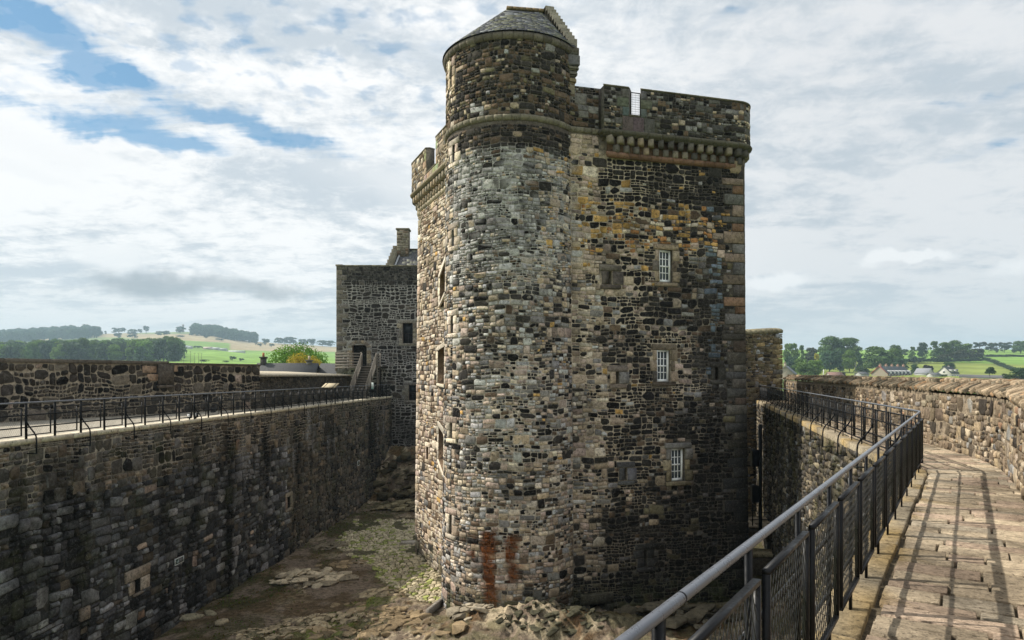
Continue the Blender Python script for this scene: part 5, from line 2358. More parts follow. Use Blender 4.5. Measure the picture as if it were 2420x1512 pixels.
mb = MB()
for i in range(150):
    a, b = PRW.L * i / 150, PRW.L * (i + 1) / 150
    ws = [0.02, .25, .5, .75, .98]
    q = [cop(a, w, -.05).tolist() for w in ws] + [cop(b, w, -.05).tolist() for w in ws]
    mb.poly(q, [(k, k + 1, 6 + k, 5 + k) for k in range(4)], (0.05, 0.042, 0.03))
strip(mb, PRW, 0.0, 30.0, [(-.2, ZC - .02), (-.012, ZC - .02), (-.012, ZC + .10), (-.2, ZC + .10)], (0.2, 0.165, 0.12), .5)
mb.build('coping_bed', M['masonry'], rpar, RP_ORG)
SC_ = Stones(cop, 101)
rr = SC_.rng
for row, (w0, w1) in enumerate(((-0.03, 0.38), (0.26, 0.70), (0.6, 1.0))):
    u = 0.0
    while u < uvis:
        t = 0.06 + 0.10 * rr.random()
        if row == 2:
            t = .3
        sk = 0.20 + .22 * rr.random()
        a, b = w0 + (rr.random() - .5) * .08, w1 + (rr.random() - .5) * .08
        g = 0.6 + .75 * rr.random()
        c = (0.38 * g, 0.30 * g, 0.21 * g) if rr.random() < .6 else ((0.22 * g, 0.19 * g, 0.14 * g) if rr.random() < .7 else (0.38 * g, 0.25 * g, 0.15 * g))
        # near side slides towards the viewer: slanting slabs
        P_ = [(u + sk, a), (u + sk + t * .86, a + .02), (u + t * .9 + sk * .55, (a + b) / 2), (u + t * .84, b - .03), (u, b), (u - .01 + sk * .42, (a + b) / 2 + .02)]
        P_ = [(x_, w_ + (rr.random() - .5) * .02) for x_, w_ in P_]
        n0 = len(SC_.D)
        SC_.add(P_, c, 0.015 + .03 * rr.random() + .012 * row, 'stone', base=-.05, bevel=.006, soft=False)
        # each slab leans on its neighbour
        for kk in range(n0, len(SC_.D)):
            SC_.D[kk] = SC_.D[kk] + (SC_.U[kk] - u - sk * .5) / t * .025
        u += t * 1.02


SC_.finish(rpar, M['coping'], lambda U, V, C: C * (1 - .42 * sstep(.48, .64, fbm(U * .6, V * 1.5, seed=801)) * sstep(uvis - 8, uvis - 16, U))[:, None], limit=300, piece='coping_stone', stuffname='far_coping_stones', origin=RP_ORG)
# outer face
mb = MB()
us = np.linspace(0, PRW.L, 60)
for i in range(59):
    x0, y0, a0_, b0_ = [float(q) for q in PRW.plan(us[i])]
    x1, y1, a1_, b1_ = [float(q) for q in PRW.plan(us[i + 1])]
    mb.poly([(x0 - a0_ * .97, y0 - b0_ * .97, -4), (x1 - a1_ * .97, y1 - b1_ * .97, -4), (x1 - a1_ * .97, y1 - b1_ * .97, ZC), (x0 - a0_ * .97, y0 - b0_ * .97, ZC)], [(0, 1, 2, 3)], (0.2, 0.165, 0.12))
mb.build('outer_face', M['masonry'], rpar, RP_ORG)

# tall cross wall closing the walk
XW = Path([(12.6, 44.4), (17.55, 44.4), (17.55, 46.5)], 0)
cross = thing('cross_wall', 'tall rubble wall end rising above the parapet right of the tower', 'wall', (15, 45, 0))
X_ORG = (15, 45, 0)


def xtop(u):
    return 12.72 + 0.05 * u - (0.4 * max(0, (u - 4.55) / .4) ** 2 if u < 4.95 else .4)


core(XW, 0, 4.75, 0, 12.85, lambda U, V: np.array([0.22, 0.18, 0.12]) * (0.5 + fbm(U * 6, V * 6, seed=31))[:, None], M['masonry'], cross, 'wall_core', [], origin=X_ORG, rough=.03, step=.2)
SXW = Stones(XW, 111)
v = RZD
k = 0
hx = []
while v < 12.3:
    h = .26 + .16 * SXW.rng.random()
    ln = (.6 if k % 2 else .35)
    SXW.rect(4.95 - ln, 4.97, v, v + h, pick(SXW.rng, [(2, (0.25, 0.20, 0.115)), (1, (0.2, 0.19, 0.17)), (1, (0.3, 0.22, 0.12))]), .06, 'quoin', j=.02)
    hx.append((4.95 - ln, 5.1, v, v + h))
    v += h
    k += 1
SXW.coursed(0, XW.L, 1, 12.95, 0.15, 0.022, lambda u, v, r, rad: pick(r, [(3, (0.22, 0.175, 0.11)), (3, (0.13, 0.11, 0.08)), (1.5, (0.28, 0.28, 0.28)), (2, OLV), (1.5, DK), (1, (0.3, 0.22, 0.12))]), (.015, .06), holes=hx, top=xtop, irr=.45)
SXW.finish(cross, M['masonry'], None, limit=90, origin=X_ORG)
mb = MB()
for i in range(15):
    u = 4.95 * i / 15
    g = random.uniform(.75, 1.2)
    z = xtop(u) - .02
    strip(mb, XW, u, u + .34, [(-.75, z - .2), (.06, z - .2), (.10, z - .02), (-.05, z + .10), (-.4, z + .16), (-.75, z + .1)], (0.25 * g, 0.225 * g, 0.15 * g), .2)
mb.build('coping_stone', M['coping'], cross, X_ORG)

# ================================================================== RAILINGS
def mesh_me(name, mb, mat, smooth=False):
    loops, starts, n = [], [], 0
    for f in mb.f:
        starts.append(n)
        loops.extend(f)
        n += len(f)
    me = raw_mesh(name, np.array([tuple(p) for p in mb.v]), loops, starts, np.array(mb.c), smooth)
    me.materials.append(mat)
    return me


def panel_meshes(w, h, pitch_w, pitch_h, wr, t=0.017):
    """local x along the rail, z up from the panel's foot"""
    f = MB()
    d = 0.028
    f.box((w / 2, 0, h - t / 2), (w, d, t))
    f.box((w / 2, 0, t / 2), (w, d, t))
    f.box((t / 2, 0, h / 2), (t, d, h - 2 * t - .001))
    f.box((w - t / 2, 0, h / 2), (t, d, h - 2 * t - .001))
    fm = mesh_me('panel_frame', f, M['flat_iron'])
    g = MB()
    sl = pitch_h / pitch_w
    x0, x1, z0, z1 = t, w - t, t, h - t
    for sg in (1, -1):
        off = -(z1 - z0) if sg > 0 else 0
        k0 = -int((z1 - z0) / pitch_h) - 2
        k1 = int((x1 - x0) * sl / pitch_h) + int((z1 - z0) / pitch_h) + 3
        for k in range(k0, k1):
            c = k * pitch_h
            # z = z0 + sg*sl*(x-x0) + c
            pts_ = []
            for x in (x0, x1):
                z = z0 + sg * sl * (x - x0) + c
                if z0 <= z <= z1:
                    pts_.append((x, z))
            for z in (z0, z1):
                x = x0 + (z - z0 - c) / (sg * sl)
                if x0 < x < x1:
                    pts_.append((x, z))
            if len(pts_) >= 2:
                (xa, za), (xb, zb) = pts_[0], pts_[1]
                if abs(xa - xb) + abs(za - zb) > .01:
                    a = Vector((xa, 0.0035 * sg, za))
                    b = Vector((xb, 0.0035 * sg, zb))
                    d_ = (b - a).normalized()
                    s = Vector((d_.z, 0, -d_.x)) * wr
                    y = Vector((0, wr, 0))
                    g.poly([a - s - y, a + s - y, a + y * 1.3, b - s - y, b + s - y, b + y * 1.3], [(0, 1, 4, 3), (1, 2, 5, 4), (2, 0, 3, 5)])
    gm = mesh_me('wire_mesh', g, M['wire'])
    return fm, gm


def railing(root, org, P, side, z_deck, h_rail, posts, stay_idx, pan_idx, pan, rails, pan_z, pan_off, tube_r=0.025, foot=0.0, wide=1.0):
    """P: Path-like list of post positions; side: unit vector factory pointing out over the courtyard"""
    n = len(posts)
    ox, oy, oz = org

    def L(p):
        return (p[0] - ox, p[1] - oy, p[2] - oz)
    for i in range(n):
        x, y = posts[i]
        j = min(i, n - 2)
        d = Vector((posts[j + 1][0] - posts[j][0], posts[j + 1][1] - posts[j][1], 0)).normalized()
        out = Vector(side(d))
        rz = atan2(d.y, d.x)
        zb = z_deck - foot
        if 'post' not in _cache:
            m = MB()
            m.box((0, 0, .5), (0.060, 0.016, 1.0))
            _cache['post'] = mesh_me('post', m, M['iron'])
            m = MB()
            m.box((0, 0, .09), (0.075, 0.03, .18))
            m.box((0, 0.0, .17), (0.02, 0.06, .02))
            _cache['shoe'] = mesh_me('post_shoe', m, M['iron'])
        p = link('post', _cache['post'], None, root)
        p.location = L((x, y, zb))
        p.rotation_euler = (0, 0, rz)
        p.scale = (wide, wide, h_rail + foot - .01)
        if i in stay_idx:
            key = 'stay%.2f%.2f' % (out.x * 0, z_deck)
            if 'stay' not in _cache:
                m = MB()
                prof = [(0.0, .62), (0.02, .50), (0.08, .40), (0.17, .29), (0.25, .20), (0.305, .10), (0.32, -.02), (0.32, -.40)]
                for a, b in zip(prof[:-1], prof[1:]):
                    m.bar((a[0], 0, a[1]), (b[0], 0, b[1]), 0.03, 0.03, up=(0, 1, 0))
                m.bar((0.335, 0, -.40), (0.03, 0, -.40), .03, .03, up=(0, 1, 0))
                _cache['stay'] = mesh_me('stay', m, M['iron'])
            s = link('stay', _cache['stay'], None, root)
            s.location = L((x, y, z_deck))
            s.rotation_euler = (0, 0, atan2(out.y, out.x))
        if i in pan_idx and i < n - 1:
            fm, gm, w = pan
            q = Vector((x, y, 0)) + d * 0.03 - out * pan_off
            f = link('panel_frame', fm, None, root)
            f.location = L((q.x, q.y, z_deck + pan_z))
            f.rotation_euler = (0, 0, rz)
            span = (Vector((posts[i + 1][0], posts[i + 1][1])) - Vector((x, y))).length
            f.scale = (min(1, (span - .13) / w), 1, 1)
            g = link('wire_mesh', gm, None, f)
    # rails
    pts3 = [(x - ox, y - oy, z_deck + h_rail - oz) for x, y in posts]
    return pts3


_cache = {}
# right-hand railing: near run, corner, far run
near_z = [0.4, 1.06, 1.80, 2.57, 3.26, 3.98, 4.70, 5.42, 6.14, 6.88, 7.62, 8.38, 9.16, 9.98, 10.75, 11.45]
near_z = [z for z in np.linspace(0.32, 11.36, 16)]
near_posts = [(rx_near(z), z) for z in near_z]
far_z = [11.8] + [12.87 + 1.058 * k for k in range(31)]
far_posts = [(rx_far(z), z) for z in far_z]
rail_r = thing('railing', 'black iron railing with grey tubular handrail and diamond mesh panels beside the flagged walkway', 'railing', (7.05, 11.8, RZD))
R_ORG = (7.05, 11.8, RZD)
fmA, gmA = panel_meshes(0.80, 0.66, 0.050, 0.088, 0.0013)
fmB, gmB = panel_meshes(0.99, 0.78, 0.066, 0.11, 0.0013, .024)
fmL, gmL = panel_meshes(0.99, 0.82, 0.066, 0.11, 0.0016, .032)


def out_left(d):
    return (-d.y, d.x, 0)


HR = 1.0
zz = 0
p_near = railing(rail_r, R_ORG, None, out_left, RZD, HR, near_posts, set(), set(range(0, 15)), (fmA, gmA, .80), None, 0.25, 0.055)
p_far = railing(rail_r, R_ORG, None, out_left, RZD, HR, far_posts, set(range(1, 31, 2)), set(range(0, 31)), (fmB, gmB, .99), None, 0.10, 0.05)
hr = [(rx_near(0.2) - R_ORG[0], 0.2 - R_ORG[1], HR)] + [p_near[k] for k in range(len(p_near))]
# smooth bend at the corner
c0 = (rx_near(11.55) - R_ORG[0], 11.55 - R_ORG[1], HR)
c1 = (7.03 - R_ORG[0], 11.78 - R_ORG[1], HR)
c2 = (rx_far(12.05) - R_ORG[0], 12.05 - R_ORG[1], HR)
m = MB()
line = hr + [c0, c1, c2] + p_far[1:]
ext = (line[-1][0] - 2.6, line[-1][1] + 0.25, line[-1][2])
m.tube(line + [ext], 0.0172, 14)
m.build('handrail', M['handrail'], rail_r, smooth=True)
# joint rings
for zc in (1.93, 6.1):
    m = MB()
    p = Vector((rx_near(zc) - R_ORG[0], zc - R_ORG[1], HR))
    d = Vector((.555, .832, 0))
    m.tube([p - d * .004, p + d * .004], 0.0178, 14)
    m.build('rail_joint', M['iron'], rail_r)
for hz in (0.33, 0.66):
    m = MB()
    q = [(x - R_ORG[0] - .02, y - R_ORG[1], hz) for x, y in near_posts + [(6.95, 11.7)]]
    for a, b in zip(q[:-1], q[1:]):
        m.bar(a, b, 0.010, 0.026)
    m.build('flat_rail', M['flat_iron'], rail_r)
    m = MB()
    q = [(x - R_ORG[0], y - R_ORG[1], hz) for x, y in far_posts]
    for a, b in zip(q[:-1], q[1:]):
        m.bar(a, b, 0.02, 0.022)
    q2 = (q[-1][0] - 2.6, q[-1][1] + .25, hz)
    m.bar(q[-1], q2, .02, .022)
    m.build('flat_rail', M['iron'], rail_r)
# wire ties on the near panels
m = MB()
for (x, y) in near_posts:
    for hz in (0.33, 0.66):
        for s in (.1, .62):
            c = Vector((x - R_ORG[0] + .555 * s + .02, y - R_ORG[1] + .832 * s, hz))
            ring = [c + Vector((.03 * cos(a) * .83, -.03 * cos(a) * .55, .032 * sin(a))) for a in np.linspace(0, 2 * pi, 9)]
            m.tube(ring, .0022, 4, cap=False)
m.build('wire_ties', M['wire'], rail_r)

# left railing
left_z = [19.68 + 1.102 * k for k in range(-2, 38)]
left_posts = [(lx(z) + 0.02, z) for z in left_z]
rail_l = thing('railing', 'long black iron railing with mesh panels and curved stays along the left curtain wall top', 'railing', (lx(40), 40, LZ))
RL_ORG = (lx(40), 40, LZ)


def out_right(d):
    return (d.y, -d.x, 0)


p_l = railing(rail_l, RL_ORG, None, out_right, LZ, 1.06, left_posts, set(range(0, 40, 2)), set(range(0, 37)), (fmL, gmL, .99), None, 0.10, 0.05, wide=1.35)
m = MB()
m.tube(p_l, 0.026, 10)
m.build('handrail', M['handrail'], rail_l, smooth=True)
for hz in (0.35, 0.70):
    m = MB()
    for a, b in zip(left_posts[:-1], left_posts[1:]):
        m.bar((a[0] - RL_ORG[0], a[1] - RL_ORG[1], hz), (b[0] - RL_ORG[0], b[1] - RL_ORG[1], hz), .03, .034)
    m.build('flat_rail', M['iron'], rail_l)

# black turnstile gate at the end of the left rail
tg = thing('iron_gate', 'dense black barred iron gate at the far end of the left railing', 'gate', (lx(60), 60, LZ))
m = MB()
for i in range(9):
    x = -1.2 + i * .15
    m.bar((x, -.6, 0), (x, -.6, 1.25), .025, .025)
    m.bar((-1.2, -.6 + i * .07, 0), (-1.2, -.6 + i * .07, 1.25), .025, .025)
m.build('bar', M['iron'], tg)
m = MB()
for z in (.08, .45, .85, 1.22):
    m.bar((-1.25, -.6, z), (.05, -.6, z), .04, .04)
m.build('gate_frame', M['iron'], tg)

# interpretation lectern on the left walk
lt = thing('information_lectern', 'sloping interpretation board on a black stand beside the left railing', 'sign', (-11.6, 43.5, LZ), radians(-18))
m = MB()
Mx = Matrix.Translation((0, 0, 1.18)) @ Matrix.Rotation(radians(28), 4, 'X')
m.box((0, 0, 0), (1.0, .62, .03), M=Mx, col=(.42, .36, .24))
m.build('board', M['plain'], lt)
m = MB()
for sx in (-.32, .32):
    m.bar((sx, .1, 0), (sx, .1, 1.15), .05, .05)
    m.bar((sx, -.32, 1.0), (sx, .33, 1.36), .04, .05)
m.bar((-.5, .3, 1.40), (.5, .3, 1.40), .03, .03)
m.bar((-.5, -.3, 1.06), (.5, -.3, 1.06), .03, .03)
m.build('stand', M['iron'], lt)
# small notice by the stair foot
nt = thing('notice', 'small white and green notice standing by the foot of the timber stair', 'sign', (-10.95, 53.6, LZ))
m = MB()
m.box((0, 0, 1.02), (.17, .02, .5), col=(.65, .72, .68))
m.box((0, -.012, .82), (.15, .01, .14), col=(.25, .45, .4))
m.build('board', M['plain'], nt)
m = MB()
m.bar((0, .03, 0), (0, .03, 1.2), .03, .03)
m.build('post', M['iron'], nt)
# floodlights on the left deck
for (px, z, lab) in ((467.5, 28.4, 'small black and white floodlight behind the left railing, the nearer one'), (482, 28.9, 'small floodlight on a short black peg just right of the black and white one')):
    x = (px - 1209.5) / K * z
    fl = thing('floodlight', lab, 'lamp', (x - .35, z, LZ), 0)
    m = MB()
    m.box((0, 0, .16), (.16, .14, .2), col=(.02, .02, .02), bev=.02)
    m.build('housing', M['iron'], fl)
    m = MB()
    m.box((0, -.075, .17), (.12, .01, .14), col=(.7, .72, .72))
    m.build('lens', M['plain'], fl)
    m = MB()
    m.bar((0, 0, 0), (0, 0, .1), .04, .04)
    m.build('bracket', M['iron'], fl)
fl = thing('floodlight', 'low black arched lamp fitting on the pale deck near the parapet foot', 'lamp', ((510 - 1209.5) / K * 34.0, 34.0, LZ), 0)
m = MB()
m.tube([(-.22, 0, .1), (-.2, 0, .32), (0, 0, .40), (.16, 0, .33), (.24, 0, .12)], .035, 8)
m.build('hood', M['iron'], fl)
m = MB()
m.box((-.14, 0, .14), (.2, .18, .28), col=(.02, .02, .02), bev=.02)
m.build('housing', M['iron'], fl)

plaque(LC, 420, 1324, 0.62, 0.25, 'wall_plaque', 'dark framed rectangular plaque on the left curtain wall right of the pale loophole', [(0, .12, .3, .18), (0, -.02, .8, .03), (0, -.15, .5, .12)])
plaque(LC, 845, 1094, 0.5, 0.36, 'wall_plaque', 'small pale framed plaque far along the left curtain wall near its shadowed end', [(0, .0, .5, .12)])

# landing and steps in the dark gap right of the tower
gp = thing('stone_landing', 'sunlit stone landing with thin handrails in the gap between tower and right curtain wall', 'steps', (12.0, 36.0, 2.3))
m = MB()
rr = np.random.default_rng(9)
for i in range(5):
    for j in range(3):
        g = rr.uniform(.85, 1.15)
        m.box((-.95 + i * .62, -.8 + j * .8, -.06), (.60, .78, .1), col=(.46 * g, .38 * g, .27 * g), bev=.01)
m.build('paving_slabs', M['paving'], gp)
m = MB()
m.box((.3, 0, -.4), (3.1, 2.3, .55), col=(.1, .085, .06))
m.box((.6, -1.7, -1.25), (1.9, 1.0, .16), col=(.42, .36, .22))
m.box((.6, -1.7, -2.0), (1.9, .9, 1.2), col=(.12, .1, .07))
m.build('landing_block', M['masonry_dark'], gp)
m = MB()
for z in (.25, .6, .95):
    m.bar((-1.2, -1.1, z), (1.8, -1.1, z + .1), .03, .03)
for x in (-1.1, .3, 1.7):
    m.bar((x, -1.1, 0), (x, -1.1, 1.1), .04, .04)
m.build('handrail', M['iron'], gp)
lp = thing('wall_lamp', 'black lamp boxes on an iron pole fixed in the gap beside the tower', 'lamp', (12.55, 34.5, 2.3))
m = MB()
m.bar((0, 0, -.2), (0, 0, 5.2), .14, .14)
m.build('pole', M['iron'], lp)
for z in (1.7, 3.5):
    m = MB()
    m.box((-.28, 0, z), (.36, .34, .85), col=(.01, .01, .01), bev=.03)
    m.build('lamp_box', M['iron'], lp)

# ================================================================== COURTYARD
def gz(x, y):
    x = np.asarray(x, float)
    y = np.asarray(y, float)
    h = (fbm(x * .35, y * .35, oct=3, seed=901) - .5) * .35
    # rise of bedrock towards the gatehouse
    h = h + 3.6 * sstep(50.5, 59, y + (fbm(x * .5, y * .5, oct=3, seed=905) - .5) * 5 + 0.12 * x)
    rock = rockmask(x, y)
    rid = 1 - np.abs(fbm(x * 1.3 + .4 * y, y * 1.5, oct=4, seed=911) * 2 - 1)
    rid2 = 1 - np.abs(fbm(x * 3.1 - y, y * 3.1 + x * .8, oct=3, seed=917) * 2 - 1)
    h = h + rock * (0.30 * (rid - .55) + .30 * (rid2 - .5) + .10 * (fbm(x * 7, y * 7, oct=2, seed=919) - .5))
    h = h + .9 * np.exp(-(((x - 1.2) / 3.4) ** 2 + ((y - 26.2) / 1.3) ** 2)) * (.7 + .6 * rid)
    h = h + .03 * (fbm(x * 5, y * 5, oct=3, seed=921) - .5)
    return h


def rockmask(x, y):
    a = sstep(.47, .57, fbm(x * .30 + 7, y * .30, oct=4, seed=931))
    near = sstep(30.5, 27.5, y - .25 * x) * sstep(-11.8, -9.8, x)
    far = sstep(50, 53, y)
    right = sstep(-1, 1, x) * sstep(29, 27, y)
    path = np.exp(-((y - (29.8 + .42 * (x + 8))) / 1.0) ** 2)
    cob = cobmask(x, y)
    m = np.maximum(np.maximum(a * .55, near * .95), np.maximum(far, right))
    return np.clip(m * (1 - path * .9) * (1 - cob), 0, 1)


def cobmask(x, y):
    """cobbled ground along the sunlit foot of the tower"""
    w = (fbm(x * .8, y * .8, oct=3, seed=941) - .5) * 1.6
    left = -10.8 + .55 * np.maximum(0, 41 - y) + w
    m = sstep(0, .5, x - left) * sstep(29.3, 30.3, y + w * .5 - .0 * x) * sstep(48.5, 46.5, y + w)
    return m


xs = np.arange(-16.4, 15.0, 0.14)
ys = np.arange(17.5, 64.0, 0.16)
XX, YY = np.meshgrid(xs, ys, indexing='ij')
ZZ = gz(XX, YY)
nx_, ny_ = XX.shape
rk = rockmask(XX, YY)
n1 = fbm(XX * .9, YY * .9, oct=4, seed=951)
n2 = fbm(XX * 3.2, YY * 3.2, oct=4, seed=953)
n3 = fbm(XX * .45, YY * .45, oct=3, seed=957)
grav = np.array([0.175, 0.135, 0.10])
dirt = np.array([0.10, 0.07, 0.04])
moss = np.array([0.045, 0.046, 0.016])
rockc = np.array([0.38, 0.315, 0.215])
rust_ = np.array([0.14, 0.075, 0.035])
e = lambda a: a[..., None]
Cg = grav + (dirt - grav) * e(sstep(.45, .6, n1))
Cg = Cg + (rockc * (0.6 + .8 * e(n2)) - Cg) * e(rk * sstep(.42, .55, n2))
Cg = Cg + (rust_ - Cg) * e(rk * sstep(.55, .65, n1) * .8)
ms = sstep(.55, .64, n3 + (n2 - .5) * .9) * .7 + sstep(6, 1, XX - (-15.7 + .085 * YY)) * sstep(.50, .58, n1) * .35
ms = np.clip(ms * (1 - np.exp(-((YY - (29.8 + .42 * (XX + 8))) / .8) ** 2)), 0, .9)
Cg = Cg + (moss - Cg) * e(ms)
edge = np.exp(-((XX + 5.8 + (n2 - .5) * 3 - .25 * (YY - 30)) / .7) ** 2) * sstep(42, 36, YY)
Cg = Cg + (np.array([.16, .20, .03]) - Cg) * e(np.clip(edge * .8, 0, 1) * sstep(.45, .55, n2))
Cg = Cg + (np.array([.075, .075, .035]) - Cg) * e(cobmask(XX, YY) * .8)
co = np.stack([XX.ravel(), YY.ravel(), ZZ.ravel()], -1)
I, J = np.meshgrid(np.arange(nx_ - 1), np.arange(ny_ - 1), indexing='ij')
a = (I * ny_ + J).ravel()
loops = np.stack([a, a + ny_, a + ny_ + 1, a + 1], -1).ravel()
me = raw_mesh('courtyard_ground', co, loops, np.arange(len(a)) * 4, np.clip(Cg.reshape(-1, 3), .01, .6), smooth=True)
M['ground'] = masonry_mat('courtyard_earth', 5.0, 1.0, 0.35, 0.85, 0.08, (0.21, 0.165, 0.11, 1), 0.45)
go = link('courtyard_ground', me, M['ground'])
tag(go, kind='structure')


def gsurf(U, V, D):
    U, V, D = np.broadcast_arrays(np.asarray(U, float), np.asarray(V, float), np.asarray(D, float))
    return np.stack([U, V, gz(U, V) + D], -1)


# cobbles
SCO = Stones(gsurf, 201)
W_, H_ = 12.5, 20.0
ptsd = darts(W_, H_, [(0.17, .25), (0.12, 1.0), (0.075, 1.2)], SCO.rng)
ce = cells(W_, H_, ptsd, .035, .17)
u0, v0 = -12.0, 29.0
cx_ = np.array([[u0 + p[0], v0 + p[1]] for p in ptsd])
mk = cobmask(cx_[:, 0], cx_[:, 1])
fb = fbm(cx_[:, 0] * .7, cx_[:, 1] * .7, oct=3, seed=961)
for (x, y, r_), poly, k_, f_ in zip(ptsd, ce, mk, fb):
    if poly is None or k_ < .5 or f_ > .64:
        continue
    X, Y = u0 + x, v0 + y
    if (X > -5.6 + .43 * max(0, 38.7 - Y) and Y < 40) or (X - 0) ** 2 + (Y - 29.9) ** 2 < 2.6 ** 2:
        continue
    g = .7 + .6 * SCO.rng.random()
    c = (.46 * g, .40 * g, .27 * g)
    if SCO.rng.random() < .25:
        c = (.27 * g, .29 * g, .10 * g)
    SCO.add([(u0 + a, v0 + b) for a, b in poly], c, .03 + .03 * SCO.rng.random(), base=-.03, tilt=.02, inset=.75)
SCO.finish(go, M['masonry'], None, limit=300, piece='cobble', stuffname='small_cobbles')


import bmesh
CHUNK = {}


def chunk(ci, k, col):
    """an angular block: hull of a few random points, flattened"""
    key = (ci, k)
    if key not in CHUNK:
        rg = np.random.default_rng(400 + k)
        bm = bmesh.new()
        n = 13
        for i in range(n):
            p = rg.normal(size=3)
            p /= np.linalg.norm(p)
            p *= rg.uniform(.75, 1.0)
            p = np.sign(p) * np.abs(p) ** .7
            bm.verts.new((p[0] * .5, p[1] * .5, p[2] * .5))
        r_ = bmesh.ops.convex_hull(bm, input=bm.verts)
        bmesh.ops.delete(bm, geom=[v for v in bm.verts if not v.link_faces], context='VERTS')
        bmesh.ops.bevel(bm, geom=list(bm.edges), offset=.02, segments=1, affect='EDGES')
        me = bpy.data.meshes.new('block')
        bm.to_mesh(me)
        bm.free()
        at = me.color_attributes.new('Col', 'FLOAT_COLOR', 'POINT')
        c = np.ones((len(me.vertices), 4), dtype=np.float32)
        c[:, :3] = col
        at.data.foreach_set('color', c.ravel())
        me.materials.append(M['rock'])
        CHUNK[key] = me
    return CHUNK[key]


M['rock'] = masonry_mat('bedrock', 5.0, 0.8, 0.15, 0.45, 0.03)


def outcrop(name, cx, cy, rx, ry, h, cell, seed, label, col=(.33, .28, .19), group=None, ang=0.0, cat='rock', dens=1.0, lift=.25):
    """bedrock standing through the soil as a crowd of angular blocks"""
    rg = np.random.default_rng(seed)
    base = float(gz(cx, cy))
    t = thing(name, label, cat, (cx, cy, base), 0, group)
    P_ = darts(2 * rx, 2 * ry, [(cell, .5 * dens), (cell * .62, .9 * dens), (cell * .38, 1.1 * dens)], rg)
    strike = ang + .5
    for (x, y, r_) in P_:
        U, V = x - rx, y - ry
        q = 1 - (U / rx) ** 2 - (V / ry) ** 2
        if q < .03:
            continue
        X = cx + U * cos(ang) - V * sin(ang)
        Y = cy + U * sin(ang) + V * cos(ang)
        z = float(gz(X, Y)) + h * sqrt(q)
        g = rg.choice([.55, .8, 1.0, 1.2], p=[.2, .3, .3, .2])
        cidx = (tuple(round(c, 3) for c in col), float(g))
        me = chunk(cidx, int(rg.integers(7)), tuple(c * g for c in col))
        o = link('block', me, None, t)
        s = r_ * 2.75
        sz = s * rg.uniform(.35, .6)
        o.scale = (s * rg.uniform(1.0, 1.5), s * rg.uniform(.7, 1.0), sz)
        o.rotation_euler = (rg.uniform(-.22, .22), rg.uniform(-.2, .2), strike + rg.uniform(-.5, .5))
        o.location = (X - cx, Y - cy, z - base - sz * (.5 - lift) * rg.uniform(.6, 1.1))
    return t


outcrop('rock_outcrop', -9.8, 33.2, 2.0, 1.2, .26, .34, 301, 'rounded pale outcrop cracked into blocks lying in the middle of the courtyard path', (.44, .37, .26), ang=.15)
outcrop('rock_outcrop', -10.6, 40.1, 1.1, .8, .14, .20, 302, 'low dark rock mound close to the curtain wall beyond the cracked outcrop', (.2, .17, .12))
outcrop('rock_outcrop', -1.7, 26.8, .95, .6, .35, .28, 303, 'pale broken boulders heaped against the left foot of the round turret', (.36, .31, .23), ang=-.3)
outcrop('rock_outcrop', 1.6, 25.9, 2.2, .9, .06, .20, 304, 'low dark mossy rock along the front foot of the tower', (.085, .08, .052))
outcrop('rock_outcrop', 6.6, 27.6, 2.6, 1.3, .4, .42, 305, 'shadowed bedrock ledge below the right face of the tower', (.11, .095, .065))
outcrop('rock_outcrop', -7.6, 50.6, 3.0, 1.1, .35, .32, 306, 'ridge of dark rocks crossing the courtyard before the gatehouse', (.20, .17, .10))
outcrop('rock_outcrop', -8.2, 55.0, 3.6, 1.6, .9, .42, 307, 'steep dark bedrock rising under the gatehouse wall', (.10, .085, .05))
outcrop('rock_outcrop', -6.9, 47.6, 1.6, .5, .12, .18, 308, 'line of small brown stones edging the cobbles towards the gatehouse', (.26, .21, .14))
rg = np.random.default_rng(17)
BP = ((-7.6, 27.6, 1.9, .75, 'jagged bedrock strip left of centre in the near courtyard'), (-5.2, 28.3, 1.5, .6, 'jagged bedrock just left of the cobbled corner'),
      (-3.9, 26.9, 1.3, .65, 'broken bedrock beside the heaped turret boulders'), (-9.2, 26.0, 1.4, .6, 'outer bedrock patch nearest the curtain wall at the frame foot'),
      (-6.3, 26.1, 1.7, .6, 'bedrock patch at the bottom edge of the photograph'), (-7.2, 29.5, .9, .4, 'small rocky tuft on the gravel track'),
      (-6.0, 31.2, 1.1, .55, 'mossy rock patch between gravel track and cobbles'), (-8.9, 36.2, 1.2, .5, 'reddish rock rubble behind the cracked outcrop'),
      (-3.2, 25.5, 1.3, .6, 'pale bedrock ledge under the turret boulders'))
for k, (x, y, rx_, ry_, lab) in enumerate(BP):
    outcrop('bedrock_patch', x, y, rx_ * 1.1, ry_ * 1.3, .06, .20 + .07 * (k % 3), 320 + k, lab, (.28, .21, .125) if k % 3 else (.36, .29, .185), group='bedrock patches in the near courtyard', ang=rg.uniform(-.3, .5), lift=.12, dens=.8)


